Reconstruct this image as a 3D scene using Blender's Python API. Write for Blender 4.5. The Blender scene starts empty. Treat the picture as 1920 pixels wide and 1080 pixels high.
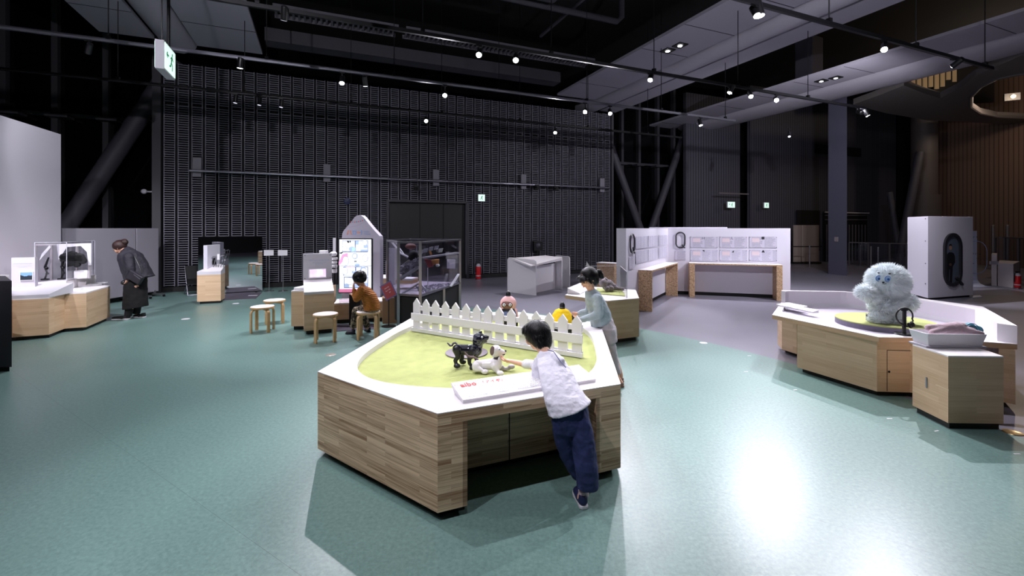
import bpy, math, random
from mathutils import Vector, Matrix, Quaternion, Euler
random.seed(7)
S = bpy.context.scene
COL = S.collection
PI = math.pi
F = 853.0          # focal length in pixels of the 1920 px frame
HZ = 428.0         # horizon row
HC = 1.8           # camera height

# ---------------------------------------------------------------- camera, world, exposure
cd = bpy.data.cameras.new('camera'); cam = bpy.data.objects.new('camera', cd); COL.objects.link(cam)
cam.location = (0, 0, HC); cam.rotation_euler = (PI/2, 0, 0)
cd.sensor_width = 36; cd.lens = 36*F/1920; cd.shift_y = -(540-HZ)/1920; cd.clip_end = 200
S.camera = cam
W = bpy.data.worlds.new('night'); S.world = W; W.use_nodes = True
W.node_tree.nodes['Background'].inputs[0].default_value = (0.5, 0.5, 0.75, 1)
W.node_tree.nodes['Background'].inputs[1].default_value = 0.012
S.view_settings.view_transform = 'Standard'; S.view_settings.look = 'None'
S.view_settings.exposure = 0.0; S.view_settings.gamma = 1.0; S.view_settings.use_curve_mapping = False
LAMP_COL = (0.93, 0.90, 1.0)
TR = {'a': 4.62, 'b': 7.5, 'c': 9.9, 'd': 12.5, 'e': 1.7}      # lighting tracks, distance v from the camera along the room axis

# room axes: u runs along the slatted wall, v towards it
WU = Vector((.9195, .3931, 0)); DV = Vector((-.3931, .9195, 0))
ROT = math.atan2(.3931, .9195)
def R(u, v, z=0.0): return WU*u + DV*v + Vector((0, 0, z))
def P(px, py, z=0.0):
    """point at height z on the ray of photo pixel"""
    Y = F*(HC-z)/(py-HZ); return Vector(((px-960)/F*Y, Y, z))
def H(px, py, Y): return Vector(((px-960)/F*Y, Y, HC-(py-HZ)/F*Y))
def onv(px, py, v):
    a = (px-960)/F; Y = v/(.9195-.3931*a); return H(px, py, Y)
class Pl:
    """vertical plane through two floor points"""
    def __init__(s, a, b):
        s.a = Vector((a[0], a[1], 0)); d = Vector((b[0]-a[0], b[1]-a[1], 0)); s.L = d.length; s.t = d/s.L
        s.n = Vector((s.t.y, -s.t.x, 0))
        if s.n.dot(s.a) > 0: s.n = -s.n          # towards the camera
    def hit(s, px, py):
        r = Vector(((px-960)/F, 1, -(py-HZ)/F)); k = s.a.dot(s.n)/r.dot(s.n); p = r*k + Vector((0, 0, HC))
        return (p-s.a).dot(s.t), p.z
    def pt(s, q, z, off=0.0): return s.a + s.t*q + s.n*off + Vector((0, 0, z))

# ---------------------------------------------------------------- materials
def lin(c):
    return tuple(((x/255)/12.92 if x/255 <= .04045 else ((x/255+.055)/1.055)**2.4) for x in c)
MATS = {}
def mat(name, rgb, rough=.6, metal=0., bump=0., bscale=200., var=0., vscale=6., trans=0., ior=1.45, emit=0., alpha=1., coat=0., spec=.5, sheen=0.):
    m = bpy.data.materials.new(name); m.use_nodes = True; nt = m.node_tree; b = nt.nodes['Principled BSDF']
    c = lin(rgb)+(1,); b.inputs['Base Color'].default_value = c; b.inputs['Roughness'].default_value = rough
    b.inputs['Metallic'].default_value = metal; b.inputs['IOR'].default_value = ior
    b.inputs['Transmission Weight'].default_value = trans; b.inputs['Alpha'].default_value = alpha
    b.inputs['Coat Weight'].default_value = coat; b.inputs['Specular IOR Level'].default_value = spec
    b.inputs['Sheen Weight'].default_value = sheen
    if emit: b.inputs['Emission Color'].default_value = c; b.inputs['Emission Strength'].default_value = emit
    tc = None
    if var or bump: tc = nt.nodes.new('ShaderNodeTexCoord')
    if var:
        n = nt.nodes.new('ShaderNodeTexNoise'); n.inputs['Scale'].default_value = vscale; n.inputs['Detail'].default_value = 5
        nt.links.new(tc.outputs['Object'], n.inputs['Vector'])
        r = nt.nodes.new('ShaderNodeValToRGB'); r.color_ramp.elements[0].position = .3; r.color_ramp.elements[1].position = .7
        r.color_ramp.elements[0].color = tuple(x*(1-var) for x in c[:3])+(1,); r.color_ramp.elements[1].color = tuple(min(1, x*(1+var)) for x in c[:3])+(1,)
        nt.links.new(n.outputs['Fac'], r.inputs['Fac']); nt.links.new(r.outputs['Color'], b.inputs['Base Color'])
    if bump:
        n = nt.nodes.new('ShaderNodeTexNoise'); n.inputs['Scale'].default_value = bscale; n.inputs['Detail'].default_value = 3
        nt.links.new(tc.outputs['Object'], n.inputs['Vector'])
        bp = nt.nodes.new('ShaderNodeBump'); bp.inputs['Strength'].default_value = bump; bp.inputs['Distance'].default_value = .01
        nt.links.new(n.outputs['Fac'], bp.inputs['Height']); nt.links.new(bp.outputs['Normal'], b.inputs['Normal'])
    MATS[name] = m; return m

def node(nt, t, **kw):
    n = nt.nodes.new(t)
    for k, v in kw.items(): setattr(n, k, v)
    return n
def math_(nt, op, a, b=None):
    n = nt.nodes.new('ShaderNodeMath'); n.operation = op
    for i, x in enumerate((a, b)):
        if x is None: continue
        if isinstance(x, (int, float)): n.inputs[i].default_value = x
        else: nt.links.new(x, n.inputs[i])
    return n.outputs[0]

def wall_uv(nt):
    """horizontal run and height on any upright face"""
    g = node(nt, 'ShaderNodeNewGeometry'); cr = node(nt, 'ShaderNodeVectorMath', operation='CROSS_PRODUCT')
    nt.links.new(g.outputs['True Normal'], cr.inputs[0]); cr.inputs[1].default_value = (0, 0, 1)
    dt = node(nt, 'ShaderNodeVectorMath', operation='DOT_PRODUCT'); nt.links.new(g.outputs['Position'], dt.inputs[0]); nt.links.new(cr.outputs[0], dt.inputs[1])
    sp = node(nt, 'ShaderNodeSeparateXYZ'); nt.links.new(g.outputs['Position'], sp.inputs[0])
    sn = node(nt, 'ShaderNodeSeparateXYZ'); nt.links.new(g.outputs['True Normal'], sn.inputs[0])
    up = math_(nt, 'GREATER_THAN', math_(nt, 'ABSOLUTE', sn.outputs[2]), .7)
    u = math_(nt, 'ADD', math_(nt, 'MULTIPLY', dt.outputs['Value'], math_(nt, 'SUBTRACT', 1., up)), math_(nt, 'MULTIPLY', sp.outputs[0], up))
    v = math_(nt, 'ADD', math_(nt, 'MULTIPLY', sp.outputs[2], math_(nt, 'SUBTRACT', 1., up)), math_(nt, 'MULTIPLY', sp.outputs[1], up))
    cb = node(nt, 'ShaderNodeCombineXYZ'); nt.links.new(u, cb.inputs[0]); nt.links.new(v, cb.inputs[1]); nt.links.new(sn.outputs[0], cb.inputs[2])
    return cb.outputs[0]

def wood_mat(name, dark, light, strip=.042, length=.55, contrast=1., rough=.5, grain=1.):
    m = bpy.data.materials.new(name); m.use_nodes = True; nt = m.node_tree; b = nt.nodes['Principled BSDF']
    uv = wall_uv(nt)
    br = node(nt, 'ShaderNodeTexBrick'); nt.links.new(uv, br.inputs['Vector'])
    br.inputs['Color1'].default_value = (0, 0, 0, 1); br.inputs['Color2'].default_value = (1, 1, 1, 1); br.inputs['Mortar'].default_value = (.2, .2, .2, 1)
    br.inputs['Scale'].default_value = 1; br.inputs['Mortar Size'].default_value = .0006; br.inputs['Brick Width'].default_value = length; br.inputs['Row Height'].default_value = strip
    br.offset = .37; br.squash = 1
    mp = node(nt, 'ShaderNodeMapping'); nt.links.new(uv, mp.inputs['Vector']); mp.inputs['Scale'].default_value = (2.2, 75, 3)
    ad = node(nt, 'ShaderNodeVectorMath', operation='ADD'); nt.links.new(mp.outputs[0], ad.inputs[0])
    sc = node(nt, 'ShaderNodeVectorMath', operation='SCALE'); nt.links.new(br.outputs['Color'], sc.inputs[0]); sc.inputs['Scale'].default_value = 37.
    nt.links.new(sc.outputs[0], ad.inputs[1])
    no = node(nt, 'ShaderNodeTexNoise'); nt.links.new(ad.outputs[0], no.inputs['Vector']); no.inputs['Scale'].default_value = 1; no.inputs['Detail'].default_value = 4; no.inputs['Distortion'].default_value = .6
    sx = node(nt, 'ShaderNodeSeparateColor'); nt.links.new(br.outputs['Color'], sx.inputs[0])
    f = math_(nt, 'ADD', math_(nt, 'MULTIPLY', sx.outputs[0], .5*contrast), math_(nt, 'MULTIPLY', math_(nt, 'SUBTRACT', no.outputs['Fac'], .5), 1.5*grain))
    f = math_(nt, 'ADD', f, .25)
    r = node(nt, 'ShaderNodeValToRGB'); nt.links.new(f, r.inputs['Fac'])
    r.color_ramp.elements[0].position = .05; r.color_ramp.elements[0].color = lin(dark)+(1,)
    r.color_ramp.elements[1].position = .85; r.color_ramp.elements[1].color = lin(light)+(1,)
    nt.links.new(r.outputs['Color'], b.inputs['Base Color']); b.inputs['Roughness'].default_value = rough
    bp = node(nt, 'ShaderNodeBump'); bp.inputs['Strength'].default_value = .15; bp.inputs['Distance'].default_value = .002
    nt.links.new(no.outputs['Fac'], bp.inputs['Height']); nt.links.new(bp.outputs['Normal'], b.inputs['Normal'])
    MATS[name] = m; return m

def text_lines_mat(name, paper, ink, row=.012, char=.009, density=.45, cols=.3, gap=.03, rough=.4):
    """printed paragraphs: rows of small glyph-like marks in columns"""
    m = bpy.data.materials.new(name); m.use_nodes = True; nt = m.node_tree; b = nt.nodes['Principled BSDF']
    tc = node(nt, 'ShaderNodeUVMap'); sp = node(nt, 'ShaderNodeSeparateXYZ'); nt.links.new(tc.outputs[0], sp.inputs[0])
    x = math_(nt, 'DIVIDE', sp.outputs[0], char); y = math_(nt, 'DIVIDE', sp.outputs[1], row)
    fy = math_(nt, 'FRACT', y); rowm = math_(nt, 'MULTIPLY', math_(nt, 'GREATER_THAN', fy, .3), math_(nt, 'LESS_THAN', fy, .78))
    cb = node(nt, 'ShaderNodeCombineXYZ'); nt.links.new(x, cb.inputs[0]); nt.links.new(math_(nt, 'MULTIPLY', y, 3.), cb.inputs[1])
    wn = node(nt, 'ShaderNodeTexNoise'); nt.links.new(cb.outputs[0], wn.inputs['Vector']); wn.inputs['Scale'].default_value = 1.1; wn.inputs['Detail'].default_value = 1
    ch = math_(nt, 'GREATER_THAN', wn.outputs['Fac'], density)
    fx = math_(nt, 'FRACT', math_(nt, 'DIVIDE', sp.outputs[0], cols)); colm = math_(nt, 'GREATER_THAN', fx, gap/cols)
    cr = node(nt, 'ShaderNodeCombineXYZ'); nt.links.new(math_(nt, 'FLOOR', math_(nt, 'DIVIDE', sp.outputs[0], cols)), cr.inputs[0]); nt.links.new(math_(nt, 'FLOOR', y), cr.inputs[1])
    w2 = node(nt, 'ShaderNodeTexWhiteNoise'); nt.links.new(cr.outputs[0], w2.inputs['Vector'])
    end = math_(nt, 'LESS_THAN', fx, math_(nt, 'ADD', .72, math_(nt, 'MULTIPLY', w2.outputs['Value'], .4)))
    k = math_(nt, 'MULTIPLY', math_(nt, 'MULTIPLY', rowm, ch), math_(nt, 'MULTIPLY', colm, end))
    mx = node(nt, 'ShaderNodeMix', data_type='RGBA'); nt.links.new(k, mx.inputs[0]); mx.inputs[6].default_value = lin(paper)+(1,); mx.inputs[7].default_value = lin(ink)+(1,)
    nt.links.new(mx.outputs[2], b.inputs['Base Color']); b.inputs['Roughness'].default_value = rough
    MATS[name] = m; return m

WOOD = wood_mat('laminated_ash', (158, 118, 84), (238, 206, 170), contrast=1.15, grain=1.25)
WOODP = wood_mat('pale_laminated_pine', (192, 158, 122), (226, 198, 164), strip=.05, length=.8, contrast=.7, grain=.5)
BIRCH = mat('birch_bentwood', (205, 168, 122), .45, var=.08, vscale=20)
EDGE = mat('ply_edge', (205, 165, 135), .5, var=.12, vscale=30)
WHITE = mat('white_laminate', (238, 234, 236), .35)
WHITEM = mat('white_paint', (228, 226, 230), .55)
PLINTH = mat('black_plinth', (14, 14, 15), .5)
BLACK = mat('black_plastic', (16, 16, 19), .35)
BLACKM = mat('matt_black', (12, 12, 13), .7)
FELT = mat('lime_felt', (170, 178, 112), .95, bump=.5, bscale=260, var=.09, vscale=9)
STEEL = mat('brushed_steel', (150, 150, 158), .3, metal=1.)
ALU = mat('aluminium', (165, 165, 170), .35, metal=.9)
GREYP = mat('grey_panel', (120, 118, 126), .65)
LGREY = mat('light_grey_board', (176, 172, 182), .6)
INK = mat('dark_ink', (40, 40, 48), .6)
REDINK = mat('red_ink', (205, 60, 50), .6)
BLUEINK = mat('blue_ink', (130, 160, 205), .6)
ORANGEINK = mat('orange_ink', (206, 142, 118), .6)
TEALINK = mat('teal_ink', (60, 120, 130), .6)
def acrylic(name='clear_acrylic', tint=(1, 1, 1), refl=.10):
    m = bpy.data.materials.new(name); m.use_nodes = True; nt = m.node_tree; nt.nodes.clear()
    o = node(nt, 'ShaderNodeOutputMaterial'); t = node(nt, 'ShaderNodeBsdfTransparent'); g = node(nt, 'ShaderNodeBsdfGlossy'); x = node(nt, 'ShaderNodeMixShader')
    t.inputs[0].default_value = tint+(1,); g.inputs['Roughness'].default_value = .03
    fr = node(nt, 'ShaderNodeLayerWeight'); fr.inputs[0].default_value = .5
    nt.links.new(math_(nt, 'ADD', math_(nt, 'MULTIPLY', math_(nt, 'POWER', fr.outputs['Facing'], 4.), .45), refl*.35), x.inputs[0])
    nt.links.new(t.outputs[0], x.inputs[1]); nt.links.new(g.outputs[0], x.inputs[2]); nt.links.new(x.outputs[0], o.inputs[0])
    MATS[name] = m; return m
ACR = acrylic(tint=(.97, .97, .98)); ACRS = acrylic('smoky_acrylic', (.86, .86, .9), .2)

# ---------------------------------------------------------------- mesh builder
class MB:
    def __init__(s): s.v = []; s.f = []; s.mi = []; s.cur = 0; s.uv = {}
    def add(s, vs, fs):
        o = len(s.v); s.v += [Vector(x) for x in vs]
        for f in fs: s.f.append(tuple(o+i for i in f)); s.mi.append(s.cur)
        return s
    def frame(s, c, ax, ay, az, sx, sy, sz):
        c = Vector(c); vs = [c+ax*(x*sx/2)+ay*(y*sy/2)+az*(z*sz/2) for z in (-1, 1) for y in (-1, 1) for x in (-1, 1)]
        return s.add(vs, [(0, 2, 3, 1), (4, 5, 7, 6), (0, 1, 5, 4), (2, 6, 7, 3), (0, 4, 6, 2), (1, 3, 7, 5)])
    def box(s, c, size, rz=0.):
        ax = Vector((math.cos(rz), math.sin(rz), 0)); ay = Vector((-ax.y, ax.x, 0)); return s.frame(c, ax, ay, Vector((0, 0, 1)), *size)
    def bar(s, a, b, w, h, up=(0, 0, 1)):
        a = Vector(a); b = Vector(b); d = b-a; L = d.length; az = d/L; up = Vector(up)
        if abs(az.dot(up)) > .99: up = Vector((1, 0, 0))
        ax = up.cross(az).normalized(); ay = az.cross(ax); return s.frame((a+b)/2, ax, ay, az, w, h, L)
    def prism(s, poly, z0, z1):
        n = len(poly); vs = [(p[0], p[1], z0) for p in poly]+[(p[0], p[1], z1) for p in poly]
        ar = sum(poly[i][0]*poly[(i+1) % n][1]-poly[(i+1) % n][0]*poly[i][1] for i in range(n))
        fs = [(i, (i+1) % n, n+(i+1) % n, n+i) for i in range(n)]+[tuple(range(n))[::-1], tuple(range(n, 2*n))]
        if ar < 0: fs = [f[::-1] for f in fs]
        return s.add(vs, fs)
    def ring(s, outer, inner, z0, z1):
        """slab with a hole; outer and inner have the same count"""
        n = len(outer); vs = [(p[0], p[1], z) for z in (z0, z1) for q in (outer, inner) for p in q]
        fs = []
        for i in range(n):
            j = (i+1) % n
            fs += [(i, j, 2*n+j, 2*n+i), (n+j, n+i, 3*n+i, 3*n+j), (2*n+i, 2*n+j, 3*n+j, 3*n+i), (j, i, n+i, n+j)]
        return s.add(vs, fs)
    def solid(s, base, top):
        """base ring and top ring of 3d points, same count"""
        n = len(base); fs = [(i, (i+1) % n, n+(i+1) % n, n+i) for i in range(n)]+[tuple(range(n))[::-1], tuple(range(n, 2*n))]
        return s.add(list(base)+list(top), fs)
    def slab(s, quad, t, n=None):
        """flat polygon of 3d points given a thickness t along -normal"""
        q = [Vector(x) for x in quad]; n = Vector(n) if n is not None else (q[1]-q[0]).cross(q[2]-q[0]).normalized()
        return s.solid([x-n*t for x in q], q)
    def tube(s, pts, r, n=10, cap=True):
        pts = [Vector(p) for p in pts]; rs = r if isinstance(r, (list, tuple)) else [r]*len(pts)
        o = len(s.v); up = None; vs = []
        for i, p in enumerate(pts):
            d = (pts[min(i+1, len(pts)-1)]-pts[max(i-1, 0)]).normalized()
            if up is None:
                up = Vector((0, 0, 1)) if abs(d.z) < .9 else Vector((1, 0, 0))
            a = up.cross(d)
            if a.length < 1e-4: a = Vector((1, 0, 0)).cross(d)
            a.normalize(); b = d.cross(a); up = b.copy()
            vs += [p+(a*math.cos(2*PI*k/n)+b*math.sin(2*PI*k/n))*rs[i] for k in range(n)]
        fs = [(i*n+k, i*n+(k+1) % n, (i+1)*n+(k+1) % n, (i+1)*n+k) for i in range(len(pts)-1) for k in range(n)]
        if cap: fs += [tuple(range(n))[::-1], tuple((len(pts)-1)*n+k for k in range(n))]
        return s.add(vs, fs)
    def loft(s, secs, n=20, cap=True):
        """secs: (centre, axis_a, axis_b) ellipse sections with vector half axes"""
        vs = []
        for c, a, b in secs:
            c = Vector(c); a = Vector(a); b = Vector(b); vs += [c+a*math.cos(2*PI*k/n)+b*math.sin(2*PI*k/n) for k in range(n)]
        m = len(secs); fs = [(i*n+k, i*n+(k+1) % n, (i+1)*n+(k+1) % n, (i+1)*n+k) for i in range(m-1) for k in range(n)]
        if cap: fs += [tuple(range(n))[::-1], tuple((m-1)*n+k for k in range(n))]
        return s.add(vs, fs)
    def ball(s, c, r, sc=(1, 1, 1), rot=None, nu=18, nv=12):
        c = Vector(c); M = (rot.to_matrix() if rot is not None else Matrix.Identity(3)); vs = [];
        for j in range(1, nv):
            t = PI*j/nv
            for i in range(nu):
                p = 2*PI*i/nu; vs.append(c+M @ Vector((math.sin(t)*math.cos(p)*r*sc[0], math.sin(t)*math.sin(p)*r*sc[1], math.cos(t)*r*sc[2])))
        vs += [c+M @ Vector((0, 0, r*sc[2])), c+M @ Vector((0, 0, -r*sc[2]))]; N = len(vs)
        fs = [(j*nu+i, (j+1)*nu+i, (j+1)*nu+(i+1) % nu, j*nu+(i+1) % nu) for j in range(nv-2) for i in range(nu)]
        fs += [(N-2, i, (i+1) % nu) for i in range(nu)]+[(N-1, (nv-2)*nu+(i+1) % nu, (nv-2)*nu+i) for i in range(nu)]
        return s.add(vs, fs)
    def cone(s, a, ra, b, rb, n=14):
        """capsule with round ends between two spheres"""
        a = Vector(a); b = Vector(b); d = (b-a); L = d.length
        if L < 1e-5: return s.ball(a, max(ra, rb))
        d /= L; x = d.cross(Vector((0, 0, 1)) if abs(d.z) < .9 else Vector((1, 0, 0))).normalized(); y = d.cross(x)
        prof = [(-ra*math.sin(t), ra*math.cos(t)) for t in (PI/2*.999, PI*.35, PI*.2, 0)]+[(L+rb*math.sin(t), rb*math.cos(t)) for t in (0, PI*.2, PI*.35, PI/2*.999)]
        return s.loft([(a+d*h, x*max(r, 1e-4), y*max(r, 1e-4)) for h, r in prof], n)
    def lathe(s, c, prof, n=24, axis=(0, 0, 1)):
        az = Vector(axis).normalized(); x = az.cross(Vector((0, 0, 1)) if abs(az.z) < .9 else Vector((1, 0, 0))).normalized(); y = az.cross(x); c = Vector(c)
        return s.loft([(c+az*h, x*max(r, 1e-4), y*max(r, 1e-4)) for r, h in prof], n)
    def text(s, body, o, ax, ay, size, n_off=.001, spacing=1., bold=0.):
        cu = bpy.data.curves.new('t', 'FONT'); cu.body = body; cu.size = size; cu.space_character = spacing; cu.resolution_u = 3; cu.offset = bold
        ob = bpy.data.objects.new('t', cu); me = bpy.data.meshes.new_from_object(ob)
        ax = Vector(ax).normalized(); ay = Vector(ay).normalized(); nn = ax.cross(ay); o = Vector(o)+nn*n_off
        if me is not None and len(me.polygons):
            s.add([o+ax*v.co.x+ay*v.co.y for v in me.vertices], [tuple(p.vertices) for p in me.polygons]); bpy.data.meshes.remove(me)
        bpy.data.objects.remove(ob); bpy.data.curves.remove(cu); return s
    def marks(s, o, ax, ay, length, h, seed=1, n_off=.001, gap=.35):
        """row of small illegible printed characters"""
        rnd = random.Random(seed); ax = Vector(ax).normalized(); ay = Vector(ay).normalized(); nn = ax.cross(ay); o = Vector(o)+nn*n_off; x = 0
        while x < length-h*.6:
            w = h*rnd.uniform(.5, .95)
            for _ in range(rnd.randint(2, 3)):
                if rnd.random() < .5: y0 = rnd.uniform(0, .8)*h; r = (x, y0, x+w, y0+h*.17)
                else: x0 = x+rnd.uniform(0, .75)*w; r = (x0, rnd.uniform(0, .3)*h, x0+h*.16, rnd.uniform(.7, 1)*h)
                s.add([o+ax*r[0]+ay*r[1], o+ax*r[2]+ay*r[1], o+ax*r[2]+ay*r[3], o+ax*r[0]+ay*r[3]], [(0, 1, 2, 3)])
            x += w+h*gap*(1 if rnd.random() < .85 else 2)
        return s
    def build(s, name, m, parent=None, smooth=True, ang=38, bevel=0., mods=(), uvplane=None):
        me = bpy.data.meshes.new(name); c = Vector((0, 0, 0)); org = Vector((0, 0, 0))
        if parent is None and s.v:
            xs = [v.x for v in s.v]; ys = [v.y for v in s.v]; zs = [v.z for v in s.v]
            org = Vector(((min(xs)+max(xs))/2, (min(ys)+max(ys))/2, min(zs)))
        me.from_pydata([tuple(v-org) for v in s.v], [], s.f)
        ms = m if isinstance(m, (list, tuple)) else [m]
        for x in ms: me.materials.append(x)
        if len(ms) > 1: me.polygons.foreach_set('material_index', s.mi)
        if smooth:
            me.polygons.foreach_set('use_smooth', [True]*len(me.polygons)); me.update()
            try: me.set_sharp_from_angle(angle=math.radians(ang))
            except Exception: pass
        me.update()
        if uvplane is not None:
            o, ax, ay = uvplane; L = me.uv_layers.new(name='UVMap')
            for p in me.polygons:
                for li in p.loop_indices:
                    q = Vector(me.vertices[me.loops[li].vertex_index].co)+org-Vector(o); L.data[li].uv = (q.dot(ax), q.dot(ay))
        ob = bpy.data.objects.new(name, me); COL.objects.link(ob); ob.location = org
        if parent is not None:
            ob.parent = parent; ob.matrix_parent_inverse = WM[parent.name].inverted()
            WM[ob.name] = Matrix.Identity(4)
        else: WM[ob.name] = Matrix.Translation(org)
        if bevel:
            b = ob.modifiers.new('bevel', 'BEVEL'); b.width = bevel; b.segments = 2; b.limit_method = 'ANGLE'
        return ob
WM = {}
def thing(name, label, cat, loc, group=None, rz=0.):
    o = bpy.data.objects.new(name, None); COL.objects.link(o); o.location = Vector(loc); o.rotation_euler = (0, 0, rz); o.empty_display_size = .05
    WM[o.name] = Matrix.Translation(Vector(loc)) @ Matrix.Rotation(rz, 4, 'Z')
    o['label'] = label; o['category'] = cat
    if group: o['group'] = group
    return o
def tag(o, label, cat, group=None, kind=None):
    o['label'] = label; o['category'] = cat
    if group: o['group'] = group
    if kind: o['kind'] = kind
    return o
def struct(o, label=None):
    o['kind'] = 'structure'
    if label: o['label'] = label
    return o
def dup(root, loc, label, rz=None):
    """copy a thing with its parts and sub-parts, sharing mesh data"""
    r = root.copy(); COL.objects.link(r); r.location = Vector(loc); r['label'] = label
    if rz is not None: r.rotation_euler = (0, 0, rz)
    for ch in root.children:
        c = ch.copy(); COL.objects.link(c); c.parent = r; c.matrix_parent_inverse = ch.matrix_parent_inverse.copy()
        for g in ch.children:
            d = g.copy(); COL.objects.link(d); d.parent = c; d.matrix_parent_inverse = g.matrix_parent_inverse.copy()
    return r
def inward(ring, c, k): return [p+(c-p).normalized()*k for p in ring]
def blob(name, m, parent, fn, voxel=.008, smooth=4, disp=0., dscale=.05):
    """one continuous body grown from overlapping rounded volumes"""
    b = MB(); fn(b); o = b.build(name, m, parent)
    r = o.modifiers.new('remesh', 'REMESH'); r.mode = 'VOXEL'; r.voxel_size = voxel; r.use_smooth_shade = True
    q = o.modifiers.new('smooth', 'SMOOTH'); q.factor = .6; q.iterations = smooth
    if disp:
        t = bpy.data.textures.new(name+'_folds', 'CLOUDS'); t.noise_scale = dscale; t.noise_depth = 2
        d = o.modifiers.new('folds', 'DISPLACE'); d.texture = t; d.strength = disp; d.mid_level = .5; d.texture_coords = 'LOCAL'
    return o
# ================================================================ room shell
# floor: green linoleum disc meeting a lavender grey floor
def floor_mat():
    m = bpy.data.materials.new('linoleum'); m.use_nodes = True; nt = m.node_tree; b = nt.nodes['Principled BSDF']
    g = node(nt, 'ShaderNodeNewGeometry'); d = node(nt, 'ShaderNodeVectorMath', operation='DISTANCE'); nt.links.new(g.outputs['Position'], d.inputs[0]); d.inputs[1].default_value = (-3.77, 2.54, 0)
    sp = node(nt, 'ShaderNodeSeparateXYZ'); nt.links.new(g.outputs['Position'], sp.inputs[0])
    grn = math_(nt, 'MAXIMUM', math_(nt, 'LESS_THAN', d.outputs['Value'], 8.28), math_(nt, 'LESS_THAN', sp.outputs[0], -3.6))
    n1 = node(nt, 'ShaderNodeTexNoise'); n1.inputs['Scale'].default_value = 38; n1.inputs['Detail'].default_value = 9; n1.inputs['Roughness'].default_value = .78; nt.links.new(g.outputs['Position'], n1.inputs['Vector'])
    n2 = node(nt, 'ShaderNodeTexNoise'); n2.inputs['Scale'].default_value = .55; n2.inputs['Detail'].default_value = 4; nt.links.new(g.outputs['Position'], n2.inputs['Vector'])
    def ramp(a, c):
        r = node(nt, 'ShaderNodeValToRGB'); r.color_ramp.elements[0].position = .34; r.color_ramp.elements[1].position = .66
        r.color_ramp.elements[0].color = lin(a)+(1,); r.color_ramp.elements[1].color = lin(c)+(1,); nt.links.new(n1.outputs['Fac'], r.inputs['Fac']); return r
    ga = ramp((90, 120, 114), (120, 151, 144)); gb = ramp((116, 114, 126), (126, 124, 136))
    mx = node(nt, 'ShaderNodeMix', data_type='RGBA'); nt.links.new(grn, mx.inputs[0]); nt.links.new(gb.outputs[0], mx.inputs[6]); nt.links.new(ga.outputs[0], mx.inputs[7])
    # welded seams: thin dark lines along the sheets
    an = math.radians(-33); q = math_(nt, 'ADD', math_(nt, 'MULTIPLY', sp.outputs[0], -math.sin(an)), math_(nt, 'MULTIPLY', sp.outputs[1], math.cos(an)))
    fr = math_(nt, 'FRACT', math_(nt, 'DIVIDE', math_(nt, 'ADD', q, 50.62), 2.0)); sl = math_(nt, 'MULTIPLY', math_(nt, 'LESS_THAN', fr, .0012), grn)
    m2 = node(nt, 'ShaderNodeMix', data_type='RGBA'); nt.links.new(math_(nt, 'MULTIPLY', sl, .55), m2.inputs[0]); nt.links.new(mx.outputs[2], m2.inputs[6]); m2.inputs[7].default_value = (.02, .04, .04, 1)
    nt.links.new(m2.outputs[2], b.inputs['Base Color'])
    nt.links.new(math_(nt, 'ADD', .27, math_(nt, 'MULTIPLY', n2.outputs['Fac'], .2)), b.inputs['Roughness'])
    bp = node(nt, 'ShaderNodeBump'); bp.inputs['Strength'].default_value = .05; bp.inputs['Distance'].default_value = .002; nt.links.new(n1.outputs['Fac'], bp.inputs['Height']); nt.links.new(bp.outputs['Normal'], b.inputs['Normal'])
    return m
b = MB(); b.prism([(-24, -9), (34, -9), (34, 40), (-24, 40)], -.1, 0); struct(b.build('floor', floor_mat(), smooth=False))

# --- slatted metal wall
SL = mat('slat_metal', (104, 104, 115), .5, metal=.1); SLE = mat('slat_frame', (114, 112, 124), .5, metal=.1)
WBACK = mat('wall_backing', (7, 7, 9), .8)
U0, U1, VW, HW = -4.0, 11.06, 15.63, 6.48
DU0, DU1, DZ = 2.19, 4.89, 2.68
b = MB(); b.cur = 0
npan = 46; pit = (U1-U0)/npan
for i in range(npan):
    ua = U0+i*pit+.031; ub = U0+(i+1)*pit-.031; um = (ua+ub)/2; w = ub-ua
    z0 = .16
    if um > DU0-.02 and um < DU1+.02: z0 = DZ+.08
    b.cur = 1
    for uu in (ua+.008, ub-.008): b.box(R(uu, VW-.03, (z0+HW)/2), (.016, .07, HW-z0), ROT)
    b.cur = 0; z = z0+.03
    while z < HW:
        b.box(R(um, VW-.035, z), (w-.03, .05, .021), ROT); z += .066
        if abs(z-5.35) < .034: z += .05
b.build('wall_back', [SL, SLE], smooth=False); wb = bpy.data.objects['wall_back']; struct(wb, 'dark metal slatted wall at the back of the hall')
b = MB()
b.box(R((U0+DU0)/2, VW+.15, HW/2), (DU0-U0, .2, HW), ROT); b.box(R((DU1+U1)/2, VW+.15, HW/2), (U1-DU1, .2, HW), ROT)
b.box(R((DU0+DU1)/2, VW+.15, (HW+DZ)/2), (DU1-DU0, .2, HW-DZ), ROT)
struct(b.build('wall_back_core', WBACK, smooth=False))
# side posts of the wall
b = MB(); b.box(R(U0-.12, VW+.05, HW/2), (.2, .35, HW), ROT); struct(b.build('trim_1', mat('post_grey', (58, 57, 62), .6), smooth=False))
b = MB(); b.box(R(U1+.05, VW+.05, HW/2), (.1, .35, HW), ROT); struct(b.build('trim_2', MATS['post_grey'], smooth=False))
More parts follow.
